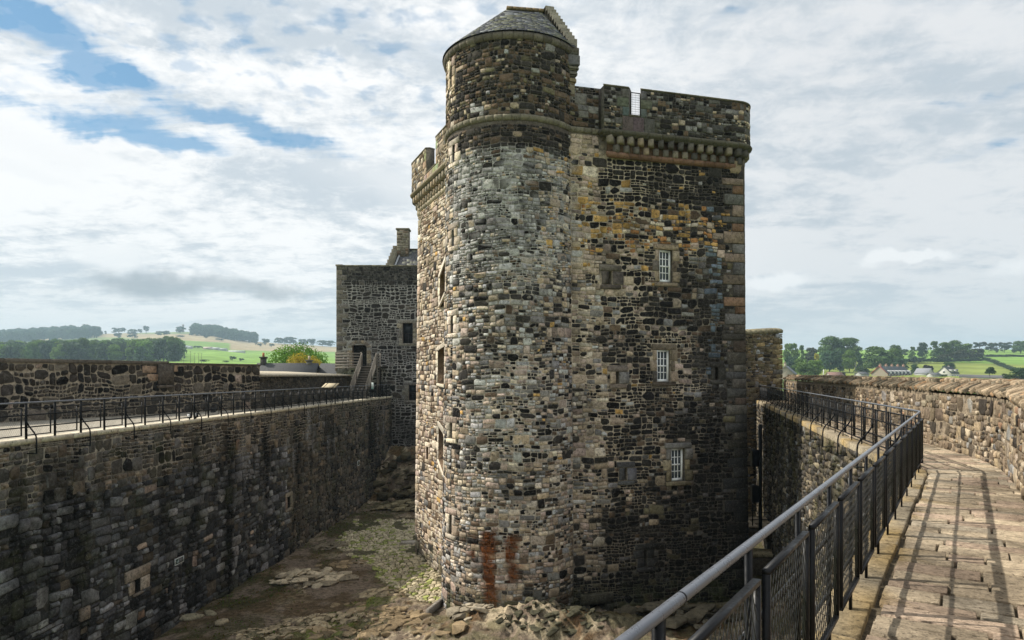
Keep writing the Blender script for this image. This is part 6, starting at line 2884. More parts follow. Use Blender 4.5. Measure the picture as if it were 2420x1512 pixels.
def boulder(x, y, s, label, col, seed, group=None, flat=.5):
    rg = np.random.default_rng(seed)
    bm_v = []
    n, m_ = 10, 6
    mb = MB()
    z = float(gz(x, y))
    V = []
    for j in range(m_ + 1):
        ph = pi * j / m_
        for i in range(n):
            th = 2 * pi * i / n
            rr_ = 1 + .30 * (rg.random() - .5)
            V.append((s[0] * rr_ * sin(ph) * cos(th), s[1] * rr_ * sin(ph) * sin(th), s[2] * rr_ * cos(ph)))
    F = [(j * n + i, (j + 1) * n + i, (j + 1) * n + (i + 1) % n, j * n + (i + 1) % n) for j in range(m_) for i in range(n)]
    mb.poly(V, F, col)
    o = mb.build('boulder', M['masonry'])
    o.location = (x, y, z + s[2] * .4)
    o.rotation_euler = (0, 0, rg.random() * 3)
    return tag(o, label, 'rock', group)


def gpos(px, py):
    z = EYE * K / (py - HZ)
    return (px - 1209.5) / K * z, z


for px, py, s, lab, c in ((448, 1468, (.55, .28, .12), 'long flat pale stone lying by the foot of the curtain wall', (.28, .25, .17)),
                          (496, 1455, (.42, .2, .10), 'flat pale stone just right of the long one by the wall', (.27, .24, .16)),
                          (524, 1481, (.34, .25, .14), 'single rounded pale stone on the gravel track nearest the camera', (.32, .27, .18)),
                          (463, 1398, (.36, .3, .2), 'squat pale boulder against the curtain wall below the plaque', (.33, .29, .2)),
                          (560, 1300, (.4, .3, .14), 'dark flat stone at the wall foot behind the cracked outcrop', (.15, .14, .11)),
                          (950, 1172, (.5, .35, .3), 'dark boulder on the mossy bank before the gatehouse', (.09, .09, .07)),
                          (925, 1190, (.4, .3, .2), 'small brown rock left of the dark boulder on the mossy bank', (.16, .12, .08))):
    x, y = gpos(px, py)
    boulder(x, y, s, lab, c, int(px))
x, y = gpos(970, 1284)
m = MB()
m.box((0, 0, .07), (1.15, .55, .14), col=(.42, .38, .32), bev=.02)
o = m.build('stone_slab', M['dressed'])
o.location = (x, y, float(gz(x, y)))
o.rotation_euler = (0, 0, .05)
tag(o, 'flat pale rectangular slab on the cobbles close to the tower foot', 'slab')
x, y = gpos(577, 1272)
m = MB()
m.box((0, 0, .09), (.8, .6, .1), col=(.2, .2, .18), bev=.02)
o = m.build('stone_slab', M['dressed'])
o.location = (x, y, float(gz(x, y)))
tag(o, 'small dark slab lying at the foot of the curtain wall', 'slab')
a_, b_ = gpos(1010, 1462), gpos(1052, 1432)
m = MB()
m.bar((a_[0], a_[1], .22), (b_[0], b_[1], .32), .16, .3, (.2, .18, .14))
o = m.build('kerb_stone', M['timber'])
tag(o, 'narrow grey kerb beam set on edge between cobbles and turret boulders', 'kerb')

# low growth on the mossy ground: short blades and leaves
gv, gf, gc = [], [], []
rg = np.random.default_rng(5)
N = 26000
X = rg.uniform(-14, -3.5, N)
Y = rg.uniform(25, 52, N)
ii = np.clip(((X - xs[0]) / .14).astype(int), 0, nx_ - 1)
jj_ = np.clip(((Y - ys[0]) / .16).astype(int), 0, ny_ - 1)
mm = ms[ii, jj_] + .5 * edge[ii, jj_]
kp = rg.random(N) < mm * .35
X, Y = X[kp], Y[kp]
Z = gz(X, Y)
n = len(X)
th = rg.uniform(0, 2 * pi, n)
s = rg.uniform(.02, .05, n)
h = rg.uniform(.03, .09, n)
lean = rg.uniform(-.05, .05, (n, 2))
P0 = np.stack([X - np.cos(th) * s, Y - np.sin(th) * s, Z - .01], -1)
P1 = np.stack([X + np.cos(th) * s, Y + np.sin(th) * s, Z - .01], -1)
P2 = np.stack([X + lean[:, 0], Y + lean[:, 1], Z + h], -1)
co = np.stack([P0, P1, P2], 1).reshape(-1, 3)
cc = np.repeat(np.stack([rg.uniform(.04, .11, n), rg.uniform(.05, .13, n), rg.uniform(.012, .025, n)], -1), 3, 0)
me = raw_mesh('grass', co, np.arange(3 * n), np.arange(n) * 3, cc)
o = link('grass', me, M['leaf'])
tag(o, 'short moss and grass in patches over the courtyard floor', 'grass', kind='stuff')

# ================================================================== LAND BEYOND
def land_h(x, y):
    """ground height from distance and bearing: hill on the left, slope with fields on the right"""
    x = np.asarray(x, float)
    y = np.asarray(y, float)
    d = np.hypot(x, y)
    az = np.arctan2(x, np.maximum(y, 1e-3))
    az = np.where(y > 0, az, np.sign(x + 1e-9) * 1.4)
    ed = np.cos(np.clip(az, -1.2, 1.2))
    px = 1209.5 + K * np.tan(np.clip(az, -1.2, 1.2))
    dd = d * ed                        # distance along the view axis
    # left
    ridge = np.interp(px, [-600, 0, 200, 330, 430, 500, 590, 700, 800, 1000, 1200], [84, 88, 99, 99.5, 103, 99, 80, 72, 66, 58, 45])
    rd = np.interp(px, [-600, 200, 500, 700, 1200], [2500, 2400, 2300, 2100, 2000])
    t = dd / rd
    el = np.interp(t, [0, .04, .10, .20, .45, .75, 1.0], [0, -80, -22, 20, 58, 82, 100]) / 100 * ridge
    hl = EYE + el * dd / K
    hl = np.where(t > 1, EYE + ridge * rd / K - (dd - rd) * .12, hl)
    hl = np.where(dd < 150, -2.0, hl)
    hl = np.where((dd >= 150) & (dd < 300), -2 + (hl + 2) * sstep(150, 300, dd), hl)
    # right
    el2 = np.interp(dd, [0, 150, 300, 420, 520, 700, 900, 1100], [-100, -40, -13, -6, 4, 36, 53, 60])
    el2 = el2 * np.where(dd > 450, np.interp(px, [1200, 1750, 1950, 2200, 2700], [.6, .72, .85, 1, 1.05]), 1)
    hr_ = EYE + el2 * dd / K
    hr_ = np.where(dd > 1100, EYE + 60 * 1100 / K - (dd - 1100) * .05, hr_)
    hr_ = np.where(dd < 150, -2.0, hr_)
    hr_ = np.where((dd >= 150) & (dd < 300), -2 + (hr_ + 2) * sstep(150, 300, dd), hr_)
    w = sstep(1150, 1500, px)
    h = hl * (1 - w) + hr_ * w
    h = np.where(y <= 0, -2.0, h)
    und = (fbm(x / 90, y / 90, oct=3, seed=71) - .5) * 2.2 * sstep(300, 500, d)
    return np.maximum(h, -40) + und


azs = np.concatenate([np.linspace(-pi, -.95, 24)[:-1], np.linspace(-.95, .95, 520), np.linspace(.95, pi, 24)[1:]])
ds = np.concatenate([[0, 20, 60, 100, 150, 200], np.linspace(240, 1200, 90), np.linspace(1215, 2700, 100), [2900, 3300, 4000, 5500]])
AZ, DD = np.meshgrid(azs, ds, indexing='ij')
X, Y = DD * np.sin(AZ), DD * np.cos(AZ)
Z = land_h(X, Y)
Z = np.where(DD < 70, -3.0, Z)
# field colours
PXX = 1209.5 + K * np.tan(np.clip(AZ, -1.2, 1.2))
DX = np.maximum(Y, 1)
PYY = HZ - K * (Z - EYE) / DX
g1 = np.array([0.13, 0.25, 0.045])
g2 = np.array([0.19, 0.32, 0.06])
tan_ = np.array([0.35, 0.285, 0.165])
g3 = np.array([0.22, 0.28, 0.11])
olive = np.array([0.19, 0.23, 0.05])
nf = fbm(X / 60, Y / 60, oct=4, seed=73)
C = np.broadcast_to(g1, X.shape + (3,)).copy()


def setm(mask, c):
    C[mask] = c


lft = AZ < 0
t_line = np.interp(PXX, [0, 236, 290, 320, 450, 550, 600, 800], [809, 797, 797, 800, 805, 811, 821, 830])
b_line = np.interp(PXX, [0, 420, 560, 640, 800], [760, 829, 829, 833, 835])
setm(lft & (PYY > t_line), g2 * .9)
setm(lft & (PYY <= t_line), tan_)
setm(lft & (PXX < 330) & (PYY > t_line), g3)
setm(lft & (PXX > 330) & (PYY > t_line) & (PYY < b_line), g2 * .85)
setm(lft & (PXX > 545) & (PYY < np.interp(PXX, [545, 800], [826, 836])) & (PYY > t_line), tan_ * .95)
setm(lft & (PYY > 831) & (PXX > 400), g2)
setm(lft & (PYY < 789) & (PXX > 320) & (PXX < 470), g3 * .9)
rt = AZ >= 0
setm(rt, olive)
setm(rt & (DD > 780), g2 * .95)
setm(rt & (DD < 430), np.array([0.10, .14, .04]))
C = C * (0.8 + .4 * nf[..., None]) * (0.93 + .14 * np.sin((X * .3 + Y * .95) / 9 + nf * 9)[..., None])
co = np.stack([X.ravel(), Y.ravel(), Z.ravel()], -1)
na, nd = X.shape
I, J = np.meshgrid(np.arange(na - 1), np.arange(nd - 1), indexing='ij')
a = (I * nd + J).ravel()
me = raw_mesh('terrain', co, np.stack([a, a + nd, a + nd + 1, a + 1], -1).ravel(), np.arange(len(a)) * 4, np.clip(C.reshape(-1, 3), .01, .6), smooth=True)
M['field'] = attr_mat('field_ground', 0.95, 0.1, 0.06, 0.18, 0.0)
o = link('terrain', me, M['field'])
tag(o, kind='structure')


def lz_(x, y):
    return float(land_h(np.array([x]), np.array([y]))[0])


# ---- trees
def crown_mesh(name, seed, nb, nleaf, shape='round', col=(.07, .11, .03), leaf=.055, low=0.28):
    """unit tree: height 1, crown width 1. Leaf clumps on the shells of many lobes, branches inside"""
    rg = np.random.default_rng(seed)
    lobes = []
    for k in range(nb):
        a = rg.uniform(0, 2 * pi)
        if shape == 'round':
            zc = rg.uniform(low + .12, .86)
            f = (zc - low) / (1 - low)
            rmax = .36 * sqrt(max(.05, 1 - (2 * f - .85) ** 2 * .9))
            r = rmax * sqrt(rg.uniform(.15, 1))
            s = rg.uniform(.11, .19)
        elif shape == 'tall':
            zc = rg.uniform(low + .05, .92)
            f = (zc - low) / (1 - low)
            r = .30 * sqrt(rg.uniform(.1, 1)) * (1 - .6 * f)
            s = rg.uniform(.09, .15) * (1.1 - .5 * f)
        elif shape == 'flat':
            zc = rg.uniform(.38, .88)
            r = .40 * sqrt(rg.uniform(.05, 1))
            s = rg.uniform(.10, .16)
        else:   # bush
            zc = rg.uniform(.1, .75)
            r = .40 * sqrt(rg.uniform(.05, 1)) * (1 - .4 * zc)
            s = rg.uniform(.12, .2)
        lobes.append((r * cos(a), r * sin(a), zc, s, rg.uniform(.75, 1.25)))
    P, Cc = [], []
    for i in range(nleaf):
        lx_, ly_, lz, s, g = lobes[rg.integers(nb)]
        v = rg.normal(size=3)
        v /= np.linalg.norm(v)
        if v[2] < -.35:
            v[2] *= -1
        rr = s * rg.uniform(.75, 1.08)
        c = np.array([lx_ + v[0] * rr, ly_ + v[1] * rr, lz + v[2] * rr * .8])
        if c[2] > .995:
            c[2] = .995
        n = v + rg.normal(size=3) * .45
        n /= np.linalg.norm(n)
        t = np.cross(n, [0, 0, 1.0])
        t /= np.linalg.norm(t) + 1e-9
        b = np.cross(n, t)
        q = leaf * rg.uniform(.6, 1.25)
        th = rg.uniform(0, pi)
        t, b = t * cos(th) + b * sin(th), b * cos(th) - t * sin(th)
        P += [c - t * q, c - b * q * .55 + t * q * .1, c + t * q, c + b * q * .6]
        gg = g * rg.uniform(.75, 1.25)
        Cc += [np.array(col) * gg] * 4
    n = nleaf
    me = raw_mesh(name, np.array(P), np.arange(4 * n), np.arange(n) * 4, np.array(Cc))
    me.materials.append(M['leaf'])
    return me, lobes


def trunk_mesh(name, seed, lobes, r=.028, low=.28, top=.7, col=(.085, .07, .055)):
    rg = np.random.default_rng(seed)
    m = MB()
    m.tube([(0, 0, -.06), (.004, .003, low), (rg.uniform(-.02, .02), rg.uniform(-.02, .02), (low + top) / 2), (0, 0, top)], [r * 1.25, r * .9, r * .6, r * .2], 7, col)
    for l in lobes[:8]:
        z = rg.uniform(low * .8, low + .25)
        m.tube([(0, 0, z), (l[0] * .5, l[1] * .5, (z + l[2]) / 2 + .02), (l[0], l[1], l[2])], [r * .5, r * .3, r * .1], 5, col)
    return mesh_me(name, m, M['bark'])


KIND = {}


def mk(key, seed, nb, nl, shape, col, leaf, low=.28, tr=.028):
    me, lb = crown_mesh('crown', seed, nb, nl, shape, col, leaf, low)
    tm = trunk_mesh('trunk', seed, lb, tr, low) if shape != 'bush' else trunk_mesh('trunk', seed, lb, .02, .1, .5)
    KIND[key] = (me, tm)


mk('oakA', 1, 44, 3600, 'round', (.062, .108, .030), .042, .06)
mk('oakB', 2, 40, 3600, 'round', (.088, .145, .032), .042, .06)
mk('oakC', 3, 46, 3600, 'round', (.040, .082, .040), .040, .02)
mk('lightA', 4, 40, 3200, 'round', (.13, .21, .05), .042, .04)
mk('tallA', 5, 34, 2600, 'tall', (.048, .094, .044), .045, .04)
mk('tallB', 6, 26, 1700, 'tall', (.085, .14, .045), .040, .12)
mk('gold', 7, 30, 2400, 'tall', (.42, .38, .06), .040, .04)
mk('dark', 8, 36, 2800, 'round', (.052, .062, .034), .045, .0)
mk('purple', 9, 32, 2200, 'round', (.022, .012, .018), .05, .06)
mk('lolly', 10, 30, 2200, 'round', (.045, .08, .03), .048, .34, .022)
mk('bushA', 11, 26, 1600, 'bush', (.055, .09, .03), .060)
mk('bushB', 12, 26, 1600, 'bush', (.09, .14, .04), .060)
mk('farA', 13, 22, 520, 'round', (.030, .052, .030), .085, .08)
mk('farB', 14, 22, 520, 'round', (.036, .060, .030), .085, .04)
mk('farF', 15, 20, 560, 'flat', (.028, .048, .028), .085, .35)
mk('autumn', 16, 60, 12000, 'round', (.27, .20, .03), .014, .02)
mk('near', 17, 95, 30000, 'round', (.085, .165, .025), .0125, .0)


def tree(kind, px, ytop, wpx, d, label, group=None, base=None, name='tree', cat='tree'):
    x = (px - 1209.5) / K * d
    zt = EYE + (HZ - ytop) / K * d
    zb = lz_(x, d) if base is None else base
    h = max(zt - zb, 1.0)
    w = wpx / K * d
    t = thing(name, label, cat, (x, d, zb), random.uniform(0, 6.28), group)
    cm_, tm = KIND[kind]
    sw = w / .92
    c = link('crown', cm_, None, t)
    c.scale = (sw, sw, h)
    k = link('trunk', tm, None, t)
    k.scale = (min(sw, h) * .9, min(sw, h) * .9, h)
    return t


Z5 = lambda a, b: (a * .3417, 738.3 + b * .3417)
Z3 = lambda a, b: (1712.7 + a * .2919, 708.7 + b * .2919)
GH_ = 'parkland trees dotted over the far hillside'
hill = [('farF', 820, 108, 72, 2150, 'wide flat-topped tree on the skyline, first right of the hilltop wood'),
        ('farA', 816, 140, 50, 1900, 'round tree just below the flat-topped skyline tree'),
        ('farB', 915, 115, 66, 2150, 'second skyline tree from the hilltop wood, over stubble'),
        ('farA', 915, 152, 62, 1880, 'dense round tree directly below the second skyline tree'),
        ('farF', 1010, 96, 42, 2250, 'small dark round-headed tree alone on the ridge'),
        ('farF', 968, 118, 30, 2250, 'tiny pale tree on the ridge left of the lone dark one'),
        ('farF', 1135, 132, 92, 1950, 'broad spreading tree on the stubble below the ridge'),
        ('farA', 1115, 180, 26, 1800, 'small bush under the broad spreading tree'),
        ('farB', 1250, 96, 62, 2150, 'tall tree beside the ruined hilltop tower'),
        ('farF', 1245, 162, 66, 1850, 'spreading tree on the stubble below the ruined tower'),
        ('farA', 1425, 154, 40, 1850, 'round tree against the foot of the second hilltop wood'),
        ('farF', 1520, 184, 56, 1800, 'thin spreading tree at the field edge right of the wood'),
        ('farA', 1765, 182, 44, 1900, 'left one of the pair of round trees right of the second wood'),
        ('farA', 1835, 180, 50, 1900, 'right one of the pair of round trees right of the second wood'),
        ('farA', 1797, 215, 32, 1750, 'small tree standing below the pair of round trees'),
        ('farA', 1878, 216, 34, 1750, 'small lone tree on the stubble strip'),
        ('farB', 1925, 174, 60, 2050, 'irregular ridge tree left of the big dark clump'),
        ('farA', 1965, 180, 44, 2050, 'low ridge tree touching the big dark clump'),
        ('farB', 2005, 168, 78, 2050, 'big dark clump of crown on the right part of the ridge'),
        ('farB', 2095, 184, 66, 2050, 'broad ridge tree right of the big dark clump'),
        ('farA', 2155, 180, 56, 2050, 'round ridge tree left of the last hedge'),
        ('farB', 2230, 192, 70, 2050, 'hedge-like tree nearest the gatehouse on the ridge'),
        ('farB', 2285, 194, 60, 2050, 'last ridge tree before the gatehouse corner'),
        ('farB', 728, 128, 14, 2250, 'tiny dot of a tree on the bare ridge'),
        ('farA', 1365, 233, 56, 1150, 'dark tree behind the white farm sheds'),
        ('farA', 1410, 244, 24, 1150, 'small round tree right of the dark farm tree'),
        ('farA', 1608, 304, 42, 720, 'round tree low in the bright green field'),
        ('farA', 1668, 318, 34, 720, 'smaller round tree low in the bright green field'),
        ('farB', 1412, 328, 60, 620, 'pale hedge tree just over the parapet'),
        ('farB', 1560, 336, 40, 620, 'low hedge bush right of the pale hedge tree')]
for kd, a, b, w, d, lab in hill:
    x_, y_ = Z5(a, b)
    tree(kd, x_, y_ - 1.5, w * .39, d, lab)

near_t = tree('near', 707, 810, 190, 105, 'big bright green tree behind the slate roofs left of the gatehouse', base=1.0)
tree('autumn', 727, 827, 128, 96, 'yellow-ochre tree in front of the big green one', base=1.0)


def wood(name, label, mask_fn, n, dr, hts, keys, seed, colmul=1.0):
    """a closed wood that reads as one mass: many crowns in one mesh"""
    rg = np.random.default_rng(seed)
    Ps, Cs = [], []
    src = []
    for k in keys:
        me = KIND[k][0]
        c = np.empty(len(me.vertices) * 3)
        me.vertices.foreach_get('co', c)
        cc = np.empty(len(me.vertices) * 4)
        me.color_attributes['Col'].data.foreach_get('color', cc)
        src.append((c.reshape(-1, 3), cc.reshape(-1, 4)[:, :3]))
    tries = 0
    cnt = 0
    while cnt < n and tries < n * 40:
        tries += 1
        px = rg.uniform(*mask_fn['px'])
        d = rg.uniform(*dr)
        x = (px - 1209.5) / K * d
        z = lz_(x, d)
        py = HZ - K * (z - EYE) / d
        if not mask_fn['in'](px, py, d):
            continue
        c, cc = src[rg.integers(len(src))]
        h = rg.uniform(*hts)
        w = h * rg.uniform(.7, 1.1)
        a = rg.uniform(0, 6.28)
        q = np.stack([(c[:, 0] * cos(a) - c[:, 1] * sin(a)) * w + x, (c[:, 0] * sin(a) + c[:, 1] * cos(a)) * w + d, (c[:, 2] * 1.15 - .15) * h + z], -1)
        Ps.append(q)
        Cs.append(cc * rg.uniform(.75, 1.3) * colmul * np.array([rg.uniform(.9, 1.2), 1, rg.uniform(.85, 1.1)]))
        cnt += 1
    P_ = np.concatenate(Ps)
    n4 = len(P_) // 4
    me = raw_mesh(name, P_, np.arange(4 * n4), np.arange(n4) * 4, np.concatenate(Cs))
    o = link(name, me, M['leaf'])
    return tag(o, label, 'wood', kind='stuff')


wood('hilltop_wood', 'dark wood covering the hilltop at the far left', dict(px=(-160, 232), **{'in': lambda px, py, d: py < np.interp(px, [-160, 0, 100, 236], [818, 813, 807, 799])}), 330, (1880, 2420), (26, 36), ['farA', 'farB'], 5)
wood('ridge_wood', 'dark strip of wood on the ridge right of the ruined tower', dict(px=(458, 600), **{'in': lambda px, py, d: py < np.interp(px, [458, 600], [795, 811]) and d > np.interp(px, [458, 600], [2050, 1950])}), 130, (1950, 2330), (26, 36), ['farA', 'farB'], 6)
wood('valley_wood', 'broad green wood in the valley just above the parapet', dict(px=(-120, 420), **{'in': lambda px, py, d: True}), 330, (640, 960), (15, 24), ['oakA', 'farB', 'oakB', 'farA', 'farB', 'farA'], 8, 1.15)

# ruined tower on the hill
x = (1265 * .3417 - 1209.5) / K * 2250
t = thing('hill_monument', 'slim ruined stone tower standing on the ridge among trees', 'tower', (x, 2250, lz_(x, 2250)))
m = MB()
m.tube([(0, 0, -3), (0, 0, 24)], [3.2, 2.6], 8, (.2, .15, .12))
m.box((0, 0, 24.6), (6.2, 6.2, 1.6), col=(.2, .15, .12))
m.build('shaft', M['plain'], t)


# ---- houses
def gable_house(name, label, x, y, L, W, He, Hr, rz, wallc, roofc, base=None, cat='house', gdet=None):
    z = lz_(x, y) if base is None else base
    t = thing(name, label, cat, (x, y, z), rz)
    m = MB()
    pts_ = [(-L / 2, -W / 2, -2), (L / 2, -W / 2, -2), (L / 2, W / 2, -2), (-L / 2, W / 2, -2), (-L / 2, -W / 2, He), (L / 2, -W / 2, He), (L / 2, W / 2, He), (-L / 2, W / 2, He), (-L / 2, 0, Hr), (L / 2, 0, Hr)]
    m.poly(pts_, [(0, 1, 5, 4), (1, 2, 6, 9, 5), (2, 3, 7, 6), (3, 0, 4, 8, 7)], wallc)
    m.build('wall', M['plain'], t)
    m = MB()
    o_ = .35
    k = (Hr - He) / (W / 2)
    for s in (-1, 1):
        a = [(-L / 2 - o_, s * (W / 2 + o_), He - k * o_), (L / 2 + o_, s * (W / 2 + o_), He - k * o_), (L / 2 + o_, 0, Hr), (-L / 2 - o_, 0, Hr)]
        b = [(p[0], p[1], p[2] + .22) for p in a]
        m.poly(a + b, [(0, 1, 2, 3), (4, 5, 6, 7), (0, 1, 5, 4), (1, 2, 6, 5), (3, 0, 4, 7)], roofc)
    rf_ = m.build('roof', M['slate'], t)
    return t, rf_


def win(t, x, y, z, w, h, side=-1, fr=(.75, .75, .75), gl=(.03, .035, .04), axis='y'):
    m = MB()
    if axis == 'y':
        m.box((x, y + side * .04, z), (w, .12, h), col=fr)
    else:
        m.box((x + side * .04, y, z), (.12, w, h), col=fr)
    f = m.build('window', M['plain'], t)
    m = MB()
    for sx in (-1, 1):
        if axis == 'y':
            m.box((x + sx * w * .23, y + side * .12, z), (w * .36, .06, h * .8), col=gl)
        else:
            m.box((x + side * .12, y + sx * w * .23, z), (.06, w * .36, h * .8), col=gl)
    m.build('pane', M['glass'], f)


def chimney(rf_, x, y, z, w, d, h, col, pots=2, potc=(.35, .17, .10)):
    m = MB()
    m.box((x, y, z + h / 2), (w, d, h), col=col)
    m.box((x, y, z + h), (w + .2, d + .2, .15), col=tuple(c * .8 for c in col))
    ch_ = m.build('chimney', M['plain'], rf_)
    for i in range(pots):
        m = MB()
        xx = x + (i - (pots - 1) / 2) * w / max(pots, 1)
        m.tube([(xx, y, z + h), (xx, y, z + h + .55)], [.14, .12], 8, potc)
        m.build('chimney_pot', M['plain'], ch_)
    return ch_


# slate roofs just beyond the range on the left
t, rf_ = gable_house('cottage', 'cottage with grey slate roof and tall chimney with an orange pot beyond the low range', -25.6, 78, 6.2, 6.5, 9.0 - 1, 11.15 - 1, radians(3), (.3, .27, .22), (.085, .088, .092), base=1.0)
chimney(rf_, -2.75, 0, 9.9, .5, .7, 1.1, (.075, .07, .065), 1, (.42, .15, .07))
chimney(rf_, 2.4, 0, 9.9, .5, .7, .75, (.15, .14, .12), 1, (.5, .42, .3))
t, rf_ = gable_house('cottage', 'second slate roof peeping up just left of the gatehouse', -18.7, 79.5, 6.5, 6, 8.0, 10.15, radians(-2), (.3, .27, .22), (.085, .088, .092), base=1.0)

SG_ = .2919
# sandstone terrace
hd = 445
tx = (2112 - 1209.5) / K * hd
TR, rf_ = gable_house('terraced_houses', 'long terrace of stone houses with red trim, dormers and five chimneys behind the parapet', tx + 1.5, hd + 5, 31, 10.5, 5.6, 10.2, radians(34), (.19, .16, .14), (.09, .10, .11), base=5.4)
m = MB()
m.poly([(-15.53, -5.27, -2), (-15.53, 5.27, -2), (-15.53, 5.27, 5.6), (-15.53, 0, 10.2), (-15.53, -5.27, 5.6)], [(0, 1, 2, 3, 4)], (.30, .255, .20))
m.build('gable_end', M['plain'], TR)
m = MB()
m.bar((-15.9, -5.7, 5.35), (-15.9, 0, 10.4), .25, .4, (.25, .05, .045))
m.bar((-15.9, 5.7, 5.35), (-15.9, 0, 10.4), .25, .4, (.25, .05, .045))
m.build('bargeboard', M['plain'], TR)
for i in range(5):
    chimney(rf_, -14.8 + i * 7.4, 0, 9.3, 1.7, .9, 2.1, (.38, .24, .17), 3, (.4, .27, .18))
for i in range(8):
    x_ = -13.6 + i * 3.9
    for zz in (1.6, 4.4):
        m = MB()
        m.box((x_, -5.27, zz), (2.3, .12, 2.0), col=(.20, .07, .06))
        m.build('window_surround', M['plain'], TR)
        win(TR, x_, -5.36, zz, 1.7, 1.5)
for i, x_ in enumerate((-12.2, -7.2, -2.6, 2.0, 6.8, 12.4)):
    m = MB()
    m.poly([(x_ - 1.1, -5.5, 5.5), (x_ + 1.1, -5.5, 5.5), (x_ + 1.1, -5.5, 6.6), (x_, -5.5, 7.7), (x_ - 1.1, -5.5, 6.6), (x_, -2.5, 7.7)],
           [(0, 1, 2, 3, 4), (4, 3, 5), (3, 2, 5)], (.55, .55, .54))
    m.build('dormer', M['plain'], TR)

hx_ = (2183 - 1209.5) / K * 452
AN, rf_ = gable_house('modern_house', 'small modern white gabled house with tall glazing beside the terrace', hx_, 452, 9, 6.5, 4.6, 7.6, radians(-62), (.55, .55, .54), (.24, .25, .27), base=6.7)
for k in range(3):
    win(AN, 4.55, -1.6 + k * 1.6, 2.6, 1.3, 3.8, side=1, fr=(.4, .42, .45), gl=(.12, .17, .2), axis='x')

hx_ = (2249 - 1209.5) / K * 430
WH, rf_ = gable_house('white_house', 'white rendered house with dark roof and two dormers on the village edge', hx_, 434, 10.2, 8.6, 3.6, 7.6, radians(33), (.60, .59, .56), (.065, .07, .08), base=7.6)
chimney(rf_, 1.0, 0, 7.2, 1.0, .8, 1.0, (.5, .5, .48), 1)
for x_ in (-2.6, 2.8):
    m = MB()
    m.box((x_, -2.8, 5.2), (2.6, 2.6, 1.7), col=(.68, .67, .65))
    m.box((x_, -2.9, 6.1), (2.9, 2.9, .16), col=(.12, .12, .13))
    d_ = m.build('dormer', M['plain'], WH)
    win(d_, x_, -4.12, 5.2, 2.0, 1.2)
for x_ in (-3.6, -.6, 2.6):
    win(WH, x_, -4.32, 1.7, 1.5, 1.3)
win(WH, -5.12, 0, 4.4, 1.3, 1.3, side=-1, axis='x')
win(WH, -5.12, -1.6, 1.6, 1.5, 1.3, side=-1, axis='x')

hx_ = (1868 - 1209.5) / K * 330
H3, rf_ = gable_house('grey_cottage', 'grey-roofed cottage with stone chimney half hidden by the cross wall', hx_, 335, 12, 8, 3.0, 6.6, radians(62), (.42, .36, .28), (.22, .23, .25))
chimney(rf_, -5.6, 0, 5.6, 1.5, .9, 2.4, (.42, .36, .28), 2)
hx_ = (1975 - 1209.5) / K * 360
H4, rf_ = gable_house('red_roofed_shed', 'low shed with a faded red roof just over the parapet', hx_, 362, 7, 5, 2.0, 3.4, radians(4), (.4, .35, .3), (.27, .17, .14))
hx_ = (2040 - 1209.5) / K * 420
H5, rf_ = gable_house('white_bungalow', 'low pale building with a shallow grey roof left of the terrace', hx_, 422, 6.4, 5, 1.9, 3.2, radians(20), (.45, .45, .44), (.13, .135, .14))
hx_ = (2211 - 1209.5) / K * 415
H6, rf_ = gable_house('white_outbuilding', 'long low white outbuilding between the white house and dark tree', hx_, 417, 6.8, 4, 1.2, 2.3, radians(14), (.5, .5, .48), (.16, .165, .17))

